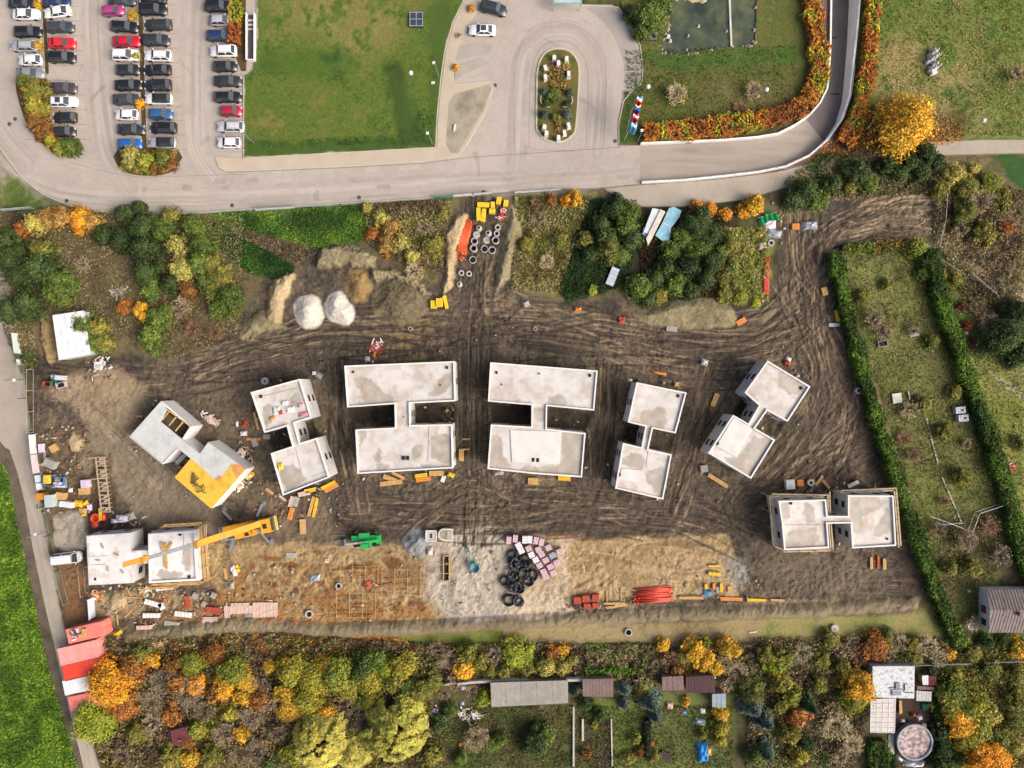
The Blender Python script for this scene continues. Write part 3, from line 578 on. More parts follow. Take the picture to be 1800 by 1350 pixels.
sheet('traffic_island', ISL, 0.16, mat('island_grass', ['#3c4a14', '#5f6426', '#6f5a2c', '#46581a'], .35, .95, .5, .25), .3, sm=3)
kb = MB(); strip_box(kb, smooth(ISL, 3)+smooth(ISL, 3)[:1], .3, -.1, .18); ob('kerb', kb, m_kerb, None, 'structure')
for k, P_ in enumerate(([(766,260),(600,269),(429,278),(429,136)], [(766,260),(769,200),(775,140),(782,90),(796,40),(816,0),(826,-40)],
      [(384,292),(398,301),(470,299),(600,293),(740,284),(806,274),(826,245),(852,200),(868,152),(862,144),(798,150)],
      [(0,259),(14,279),(40,313),(75,341),(118,360),(165,371),(215,375),(280,377),(340,375),(450,367),(600,358),(760,348),(845,342)],
      [(1088,256),(1088,215),(1096,178),(1113,158),(1128,147),(1130,115),(1125,80),(1108,40),(1086,13),(1021,9)])):
    kb = MB(); strip_box(kb, P_, .18, -.1, .19 if k < 2 else .14); ob('kerb', kb, m_kerb, None, 'structure')
sheet('pavement', [(1030,14),(1075,14),(1095,32),(1112,62),(1122,100),(1124,140),(1110,150),(1098,156),(1097,118),(1088,84),(1070,50),(1045,24)], .008, mat('driveway_flags', ['#9a948e', '#a6a19b'], .3, .9, .1, .06), sm=2)
sheet('traffic_island', [(792,270),(784,252),(789,180),(800,165),(860,149),(864,156),(848,198),(820,244),(804,270)], .135, mat('grit_bed', ['#8f887a', '#a39c88', '#7f7a68'], .2, .95, .3, .1), .05)
for P_ in ([(806,82),(838,76),(868,78),(862,92),(832,100),(802,106)], [(800,116),(846,104),(862,112),(830,124),(800,140)]):
    sheet('pavement', P_, .127, mat('bay_flags', ['#a09a90', '#aaa59a'], .4, .9, .1, .08), .0)
# planting beds in the car park
m_bed = mat('bed_soil', ['#3a2c1c', '#54401f', '#4a4a1e'], .5, .95, .5, .25)
sheet('planting_bed', [(28,140),(50,132),(84,140),(88,190),(92,240),(110,244),(140,244),(140,262),(125,275),(104,274),(78,256),(52,226),(36,186)], .12, m_bed, .2, sm=2)
sheet('planting_bed', [(208,262),(314,264),(313,290),(300,303),(270,309),(230,306),(208,292)], .12, m_bed, .2, sm=2)
for P_ in ([(74,0),(80,0),(86,130),(80,130)], [(243,0),(250,0),(258,262),(250,262)], [(408,-20),(432,-20),(433,125),(424,125),(410,90)]):
    sheet('planting_bed', P_, .03, m_bed, .1)
# ramp: road, walls
rb = MB(); vs = []
for (a, b_, z) in zip(RAMP_L, RAMP_R, RAMP_Z):
    p = W(*a); q = W(*b_)
    vs += [(p[0], p[1], z), (q[0], q[1], z)]
fs_a = [(2*i, 2*i+1, 2*i+3, 2*i+2) for i in range(6)]; fs_b = [(2*i, 2*i+1, 2*i+3, 2*i+2) for i in range(6, len(RAMP_L)-1)]
rb.add([(x, y, z+.01) for x, y, z in vs], fs_a); ob('ramp_road', rb, m_ramp, None, 'structure')
rb = MB(); rb.add([(x, y, z+.01) for x, y, z in vs], fs_b); ob('ramp_road', rb, m_dkasph, None, 'structure')
def thing_one(name, me, m, label, cat, group=None, loc=None):
    o = ob(name, me, m); o['label'] = label; o['category'] = cat
    if group: o['group'] = group
    if loc: o.location = loc
    return o
b = MB(); strip_box(b, RAMP_L[:8], .3, [z-.4 for z in RAMP_Z[:8]], .75)
strip_box(b, RAMP_L[7:], .3, [z-.4 for z in RAMP_Z[7:]], .5); thing_one('retaining_wall', b, m_cl, 'low white wall on the inner side of the curved ramp', 'wall')
b = MB(); strip_box(b, RAMP_R[:7], .32, [z-.4 for z in RAMP_Z[:7]], 0.8)
strip_box(b, RAMP_R[6:], .32, [z-.4 for z in RAMP_Z[6:]], .6)
ow = thing_one('retaining_wall', b, m_cl, 'tall white retaining wall on the outer side of the sunken ramp', 'wall')
b = MB(); P_ = [W(x, y) for x, y in RAMP_R[:10]]
for i in range(len(P_)-1):
    for t in (0, .33, .66):
        x = P_[i][0]*(1-t)+P_[i+1][0]*t; y = P_[i][1]*(1-t)+P_[i+1][1]*t
        b.bar((x, y, .8), (x, y, 1.3), .06)
    b.bar((P_[i][0], P_[i][1], 1.3), (P_[i+1][0], P_[i+1][1], 1.3), .07)
ob('handrail', b, flat('#9aa6b0', .5, .4), ow)
for y in (52, 157):
    b = MB(); x0, x1 = W(1456, y)[0], W(1487, y)[0]; zy = -3.0 if y < 100 else -2.1
    b.box((x0+x1)/2, W(0, y)[1], zy-.05, x1-x0-.5, .28, .12); reg(ob('drain_channel', b, flat('#2b2b2b')), 'dark drain channel across the ramp', 'drain', 1470, y, 'drains across the ramp', 'road')
# pond
wm, t, bs = newmat('pond_water'); tc = t.nodes.new('ShaderNodeTexCoord')
c, f = noise_col(t, tc.outputs['Object'], .25, 5, [(.35, lin('#2c3a32')), (.5, lin('#46523f')), (.68, lin('#6a6a48'))])
t.links.new(c, bs.inputs['Base Color']); bs.inputs['Roughness'].default_value = .12
sheet('pond_water', POND, -.12, wm, sm=3)
# painted joints and bay lines on the road
b = MB()
def line(pts, w, z=.006): 
    r = ribbon(pts, w, z); b.add(r.v, r.f)
for rows, xa, xb in (([35+26*i for i in range(-2, 9)], 20, 80), ([35+26*i for i in range(-2, 9)], 82, 138), ([32+25.4*i for i in range(-2, 10)], 196, 250), ([32+25.4*i for i in range(-2, 10)], 252, 306), ([22+27*i for i in range(-1, 10)], 374, 428)):
    for k, y in enumerate(rows):
        sx = (y)*.09 if xb < 320 else y*.07
        line([(xa+sx, y+2), (xb+sx, y+2)], .1)
ob('bay_marking', b, flat('#96837a'), None, 'structure')
b = MB()
line(smooth([(930,260),(931,160),(938,110),(955,80),(983,72),(1010,80),(1030,110),(1034,160),(1030,262)], 4, False), .07)
line(smooth([(905,262),(903,160),(912,90),(935,50),(983,38),(1030,55),(1060,95),(1066,140),(1064,170),(1062,256)], 4, False), .06)
line([(398,303),(600,295),(745,287),(830,276),(1090,259)], .1); line([(1126,256),(1127,321)], .14); line([(940,250),(940,262),(1010,266),(1010,250)], .06)
line([(250,312),(430,306)], .06); line([(120,285),(200,305),(250,312)], .06); line([(100,2),(112,8)], .05)
ob('road_joint', b, flat('#77716a'), None, 'structure')
# ------------------------------------------------------------------ vegetation
def leaf_mesh(name, P, Nn, size, col, rng, asp=1.5, flatn=.5):
    """P positions, Nn outward normals: one quad per leaf clump"""
    n = len(P); nr = Nn*flatn + rng.normal(size=(n, 3))*(1-flatn)*.8; nr[:, 2] += .25
    nr /= np.linalg.norm(nr, axis=1)[:, None]+1e-9
    a = np.cross(nr, rng.normal(size=(n, 3))); a /= np.linalg.norm(a, axis=1)[:, None]+1e-9; b = np.cross(nr, a)
    sz = (size*(.6+.8*rng.rand(n)))[:, None] if np.isscalar(size) else size[:, None]
    a = a*sz*asp*.5; b = b*sz*.5
    V = np.stack([P-a, P-b*.9+nr*sz*.1, P+a, P+b*.9+nr*sz*.1], 1).reshape(-1, 3)
    F = np.arange(4*n).reshape(n, 4); return np_mesh(name, V, F, np.repeat(col, 4, axis=0))
def g3(v): return np.repeat(np.asarray(v)[:, None], 3, 1)
def crown_lobed(R, H, n, size, seed, lobes=11, airy=.35, low=.5):
    rng = np.random.RandomState(seed); P = []; N = []; C = []; lobes = int(lobes*2.6); ph = rng.rand(3)*6.28
    for k in range(lobes):
        t = 2*math.pi*(k*.618)+rng.rand()*.9; edge = R*(.72+.22*math.sin(3*t+ph[0])+.15*math.sin(5*t+ph[1])); rr = edge*math.sqrt(rng.rand())*(.98); z = H*(1-.62*(rr/R)**1.6)-H*.28*rng.rand()
        r = R*(.15+.17*rng.rand()); c = np.array([rr*math.cos(t), rr*math.sin(t), z]); m = int(n/lobes*(r/R/.23)**1.6)+3; d = rng.normal(size=(m, 3)); d[:, 2] = d[:, 2]*.8+.15; d /= np.linalg.norm(d, axis=1)[:, None]
        rad = r*(rng.rand(m)**.45)*(1+.5*(rng.rand(m) < .12)); sq_ = np.array([1+.5*rng.rand(), 1+.5*rng.rand(), .75]); p = c+d*rad[:, None]*sq_; br = (.66+.62*rng.rand())*np.ones(m)*(.72+.5*rng.rand(m)); hue = rng.normal()*.07+rng.normal(size=m)*.08
        P.append(p); N.append(d); C.append(np.stack([br*(1+hue), br, br*(1-hue*1.4)], 1))
    m = n//8; a = rng.rand(m)*6.283; q = R*(.35+.8*rng.rand(m)); P.append(np.stack([q*np.cos(a), q*np.sin(a), H*low*(.1+.8*rng.rand(m))], 1)); N.append(np.tile([0, 0, 1.], (m, 1))); C.append(g3(.5+.5*rng.rand(m)))
    P = np.vstack(P); P[:, 2] = np.maximum(P[:, 2], .05)
    return leaf_mesh('crown', P, np.vstack(N), size*.66, np.vstack(C), rng)
def crown_spruce(R, H, n, size, seed):
    rng = np.random.RandomState(seed); t = rng.rand(n)**.7; nb = 15
    lay = np.floor(t*9)/9; k = rng.randint(0, nb, n); a = k*6.283/nb+lay*40+rng.normal(size=n)*.055; q = rng.rand(n)**.7
    rad = R*(.08+lay)*q*(.85+.3*vn(k*1.7, lay*9, seed)); z = H*(1-lay)+.06*H-q*.12*H*(.4+lay)
    P = np.stack([rad*np.cos(a), rad*np.sin(a), np.maximum(z, .05)], 1); N = np.stack([np.cos(a)*.3, np.sin(a)*.3, np.ones(n)], 1)
    return leaf_mesh('crown', P, N, size, g3(.35+.95*q**1.5*rng.rand(n)+.25*(k % 2)), rng, 2.4, .6)
def crown_willow(R, H, n, size, seed):
    rng = np.random.RandomState(seed); nb = 70; k = rng.randint(0, nb, n); a0 = rng.rand(nb)*6.283; r0 = R*np.sqrt(rng.rand(nb))*.75
    q = rng.rand(n); L = R*(.25+.25*rng.rand(nb)); a = a0[k]+rng.normal(size=n)*.05+(q-.5)*.5*np.sin(k*2.3); rad = r0[k]+q*L[k]
    z = H*(1-.6*(rad/R)**2)+.1*H*np.sin(k*3.1)-q*.12*H; P = np.stack([rad*np.cos(a)+.12*rng.normal(size=n), rad*np.sin(a)+.12*rng.normal(size=n), np.maximum(z, .1)], 1)
    N = np.stack([np.cos(a)*.5, np.sin(a)*.5, np.ones(n)], 1); return leaf_mesh('crown', P, N, size, g3(.55+.75*vn(k*1.3, k*.7, 3)*1.0+.2*rng.rand(n)), rng, 2.6, .6)
def bare_mesh(R, H, seed, n1=7, n2=6, n3=6, name='crown', th=1.0):
    """limbs from the trunk, then twigs growing off them all over the crown, a few dry leaves left"""
    rng = random.Random(seed); V = []; Fc = []; C = []
    def seg(a, b, r0, r1, c):
        d = b-a
        if d.length < 1e-4: return
        x = d.orthogonal().normalized(); y = d.cross(x).normalized(); i = len(V)
        for p, r in ((a, r0), (b, r1)):
            for k in range(3): t = k*2.094; V.append(tuple(p+x*math.cos(t)*r+y*math.sin(t)*r)); C.append((c, c, c))
        for k in range(3): Fc.append((i+k, i+(k+1) % 3, i+3+(k+1) % 3, i+3+k))
    lean = rng.uniform(0, 6.28)
    for i in range(n1+3):
        t = 6.283*i/(n1+3)+rng.uniform(-.5, .5); o = Vector((rng.gauss(0, R*.12), rng.gauss(0, R*.12), H*(.15+.2*rng.random()))); rr = R*rng.uniform(.3, .75)
        p = Vector((rr*math.cos(t), rr*math.sin(t), H*rng.uniform(.5, .85))); seg(o, p, .07*th, .04*th, .75)
        for j in range(n2+2):
            q = p.lerp(o, rng.random()*.75); t2 = t+rng.gauss(0, .8); e = q+Vector((math.cos(t2), math.sin(t2), rng.uniform(.0, .5)))*R*rng.uniform(.15, .4); seg(q, e, .04*th, .022*th, .9)
            for k in range(n3+5):
                u = q.lerp(e, rng.random()); t3 = t2+rng.gauss(0, .9); w = u+Vector((math.cos(t3), math.sin(t3), rng.uniform(-.2, .7)))*R*rng.uniform(.08, .26); seg(u, w, .024*th, .01*th, rng.uniform(.75, 1.45))
    n = int(45*R*R); i0 = len(V)
    for k in range(n):
        t = rng.uniform(0, 6.28); rr = R*math.sqrt(rng.random())*.95; c = Vector((rr*math.cos(t), rr*math.sin(t), H*rng.uniform(.1, .8))); s_ = rng.uniform(.05, .12); a = rng.uniform(0, 6.28); g = rng.uniform(.6, 1.5); i = len(V)
        V.extend([tuple(c+Vector((s_*math.cos(a), s_*math.sin(a), 0))), tuple(c+Vector((-s_*math.sin(a), s_*math.cos(a), s_*.5))), tuple(c-Vector((s_*math.cos(a), s_*math.sin(a), 0))), tuple(c+Vector((s_*math.sin(a), -s_*math.cos(a), -s_*.5)))]); C.extend([(g*1.15, g, g*.7)]*4); Fc.append((i, i+1, i+2, i+3))
    return np_mesh(name, V, Fc, np.array(C))
def leafc(*h): return [lin(x, 1.0) for x in h]
SPEC = {  # kind -> (style, colours, phrase, object name, leaf size, height factor, relative leaf count)
 'DG': ('lobe', leafc('#2a3812', '#384a1a', '#475a24', '#30401a'), 'dark green leafy tree', 'broadleaf_tree', .36, 1.5, 1.2),
 'GR': ('lobe', leafc('#45581c', '#586c24', '#6c7e30', '#4a5e20'), 'mid green leafy tree', 'broadleaf_tree', .36, 1.4, 1.1),
 'OG': ('lobe', leafc('#565f22', '#74752c', '#8a8438', '#4e5a20'), 'olive green thinning tree', 'broadleaf_tree', .34, 1.3, .8),
 'LG': ('lobe', leafc('#7f9124', '#96a32c', '#a3a734', '#718822'), 'bright yellow-green leafy tree', 'broadleaf_tree', .36, 1.3, 1.0),
 'YG': ('lobe', leafc('#8a8428', '#a59a32', '#788428', '#a09436'), 'yellow-green autumn tree', 'autumn_tree', .36, 1.3, .9),
 'PY': ('lobe', leafc('#a09a46', '#b8b05a', '#8f8a42', '#c0b868'), 'pale yellow feathery tree', 'autumn_tree', .34, 1.4, .9),
 'YE': ('lobe', leafc('#c9962a', '#d8aa30', '#b4942a', '#d4a83c'), 'golden yellow autumn tree', 'autumn_tree', .38, 1.3, .85),
 'OR': ('lobe', leafc('#d08a1e', '#e0a428', '#c4861c', '#d8ac30'), 'orange autumn tree', 'autumn_tree', .38, 1.3, 1.0),
 'PO': ('lobe', leafc('#a8843e', '#bc944a', '#98783a', '#c4a058'), 'pale orange feathery tree', 'autumn_tree', .32, 1.3, .8),
 'OB': ('lobe', leafc('#8f5a26', '#a06a2c', '#7a5626', '#a87c34'), 'rust brown autumn tree', 'autumn_tree', .36, 1.2, .8),
 'RD': ('lobe', leafc('#7c2f1e', '#96402a', '#6a2c20', '#8a4a2a'), 'dark red shrub', 'shrub', .3, 1.0, .6),
 'WI': ('willow', leafc('#a39c44', '#b8ae50', '#96963a', '#b0a656'), 'pale yellow willow', 'willow_tree', .26, 1.4, 1.4),
 'SP': ('spruce', leafc('#4a5f4a', '#66786a', '#3f5640', '#5a6e5a'), 'blue-green spruce', 'spruce_tree', .3, 2.0, 1.0),
 'DS': ('spruce', leafc('#2b4420', '#3a5528', '#304a22', '#446030'), 'dark green conifer', 'conifer_tree', .3, 2.2, 1.0),
 'BR': ('bare', leafc('#7a6c56', '#90826a', '#6a5e4c', '#9e8e74'), 'bare brown tree', 'bare_tree', 0, 1.2, 1),
 'BP': ('bare', leafc('#958a6c', '#a89c7c', '#877c62', '#b0a486'), 'bare pale branching tree', 'bare_tree', 0, 1.2, 1),
 'BT': ('bare', leafc('#6f5442', '#80604a', '#64503f', '#8a684e'), 'bare reddish brown shrub', 'bare_shrub', 0, .9, 1)}
m_bark = mat('bark', ['#4a3c2e', '#6a5846'], 2, .95, .3, .3)
PROTO = {}
def get_proto(kind, ci, var):
    k = (kind, ci, var)
    if k in PROTO: return PROTO[k]
    st, cols, ph, nm, ls, hf, dn = SPEC[kind]; R = (.9, 1.7, 2.7, 4.2)[ci]; H = R*hf*(1.15 if ci < 2 else 1); seed = hash_(kind)+ci*7+var*31
    n = int(760*R*R*dn**1.2+400) if R < 3 else int(560*R*R*dn)
    parts = []
    if st == 'lobe': cr = crown_lobed(R, H, n, ls*(.75 if ci < 1 else 1), seed, lobes=(6, 10, 16, 26)[ci])
    elif st == 'willow': cr = crown_willow(R, H, n, ls, seed)
    elif st == 'spruce': cr = crown_spruce(R, H, n, ls, seed)
    else: cr = bare_mesh(R, H, seed, (6, 7, 9, 12)[ci], (5, 6, 7, 8)[ci], (5, 6, 7, 8)[ci])
    tm = MB(); rr = random.Random(seed); h0 = H*.55; tr = .045*R+.05
    tm.tube((0, 0, -.3), (0, 0, h0), tr, tr*.6, 7)
    for i in range(5):
        a = i*1.257+rr.random(); tm.tube((0, 0, h0*(.5+.1*i)), (math.cos(a)*R*.45, math.sin(a)*R*.45, H*.72), tr*.4, tr*.15, 5)
    if st == 'spruce': tm.tube((0, 0, h0), (0, 0, H*.98), tr*.6, tr*.15, 6)
    t = empty(nm, (0, 0, 0)); ob('crown', cr, attr_mat('leaf_'+kind, base=cols, trans=.18 if st != 'bare' else 0, rough=.75), t); ob('trunk', tm, m_bark if st != 'bare' else MATS['leaf_'+kind], t)
    PROTO[k] = (t, R); return PROTO[k]
def hash_(s): return sum(ord(c)*(i+3) for i, c in enumerate(s))
ZN = [((0,0,320,330),'in the car park beds'),((320,0,470,340),'beside the right parking row'),((760,0,900,300),'by the drop-off bays'),
((920,60,1040,260),'on the oval island'),((1040,0,1180,100),'at the pond edge'),((1085,100,1440,250),'on the lawn below the pond'),((1500,0,1800,262),'right of the ramp'),
((1360,255,1680,360),'below the ramp footpath'),((1640,255,1801,420),'at the upper right edge'),
((0,340,190,430),'at the left thicket road edge'),((0,430,200,640),'around the white hut'),((190,340,430,480),'in the upper left grove'),((190,480,440,640),'below the upper left grove'),
((430,340,780,560),'above the gravel piles'),((900,335,1040,560),'on the upper weedy slope'),((1040,335,1130,480),'left of the blue panels'),((1040,335,1275,560),'around the blue panels'),
((1230,335,1345,400),'along the lower road edge'),((1275,380,1480,560),'left of the red pipes'),((1480,420,1680,1100),'between the two long hedges'),((1640,420,1801,700),'right of the long right hedge'),((1640,700,1801,1130),'above the bungalow'),
((0,1100,320,1350),'near the red containers'),((320,1100,480,1350),'in the lower left wood'),((480,1100,660,1350),'in the yellow wood'),((660,1100,780,1350),'at the yellow wood edge'),((780,1100,1020,1200),'above the long grey shed'),((740,1200,1020,1350),'below the long grey shed'),
((1020,1180,1170,1350),'between the brown sheds'),((1020,1100,1310,1200),'above the brown sheds'),((1170,1180,1310,1350),'below the purple shed'),((1310,1100,1500,1220),'in the lower right thicket'),((1310,1220,1500,1350),'left of the glass pergola'),
((1480,1180,1560,1260),'overhanging the white flat roof'),((1460,1100,1670,1180),'above the white flat roof'),((1500,1180,1670,1350),'beside the round pool'),((1660,1100,1801,1350),'in the bottom right garden')]
def zone(px, py):
    for (a, b, c, d), z in ZN:
        if a <= px < c and b <= py < d: return z
    return 'near ' + near(px, py)
def tree(px, py, r, kind, sq=1.0):
    """px,py: crown centre as seen, r: crown radius in photo pixels"""
    if py > 1130 and kind in ('YE', 'YG', 'WI', 'OR', 'OB', 'LG'): r *= 1.14
    Rm = r*U*.93; ci = 0 if Rm < 1.25 else 1 if Rm < 2.15 else 2 if Rm < 3.3 else 3
    first = (kind, ci, 0) not in PROTO; var = random.randint(0, 1) if not first else 0; new = (kind, ci, var) not in PROTO
    t, R = get_proto(kind, ci, var)
    if not new: t = copy_tree(t)
    H = R*SPEC[kind][5]*Rm/R; x, y, _ = W(px, py, H*.65); s = Rm/R; t.location = (x, y, 0); t.scale = (s*random.uniform(.88, 1.15), s*sq*random.uniform(.88, 1.15), s*random.uniform(.8, 1.15)); t.rotation_euler = (random.uniform(-.06, .06), random.uniform(-.06, .06), random.uniform(0, 6.28))
    sz = 'small ' if r < 15 else 'medium sized ' if r < 25 else 'large '
    ph = SPEC[kind][2]
    if r < 15: ph = ph.replace('tree', 'bush').replace('shrub', 'bush')
    t.name = SPEC[kind][3] if r >= 15 or kind in ('SP', 'DS') else 'bush'
    reg(t, sz+ph, 'tree' if r >= 15 else 'bush', px, py, 'trees and bushes around the site', zone(px, py)); return t
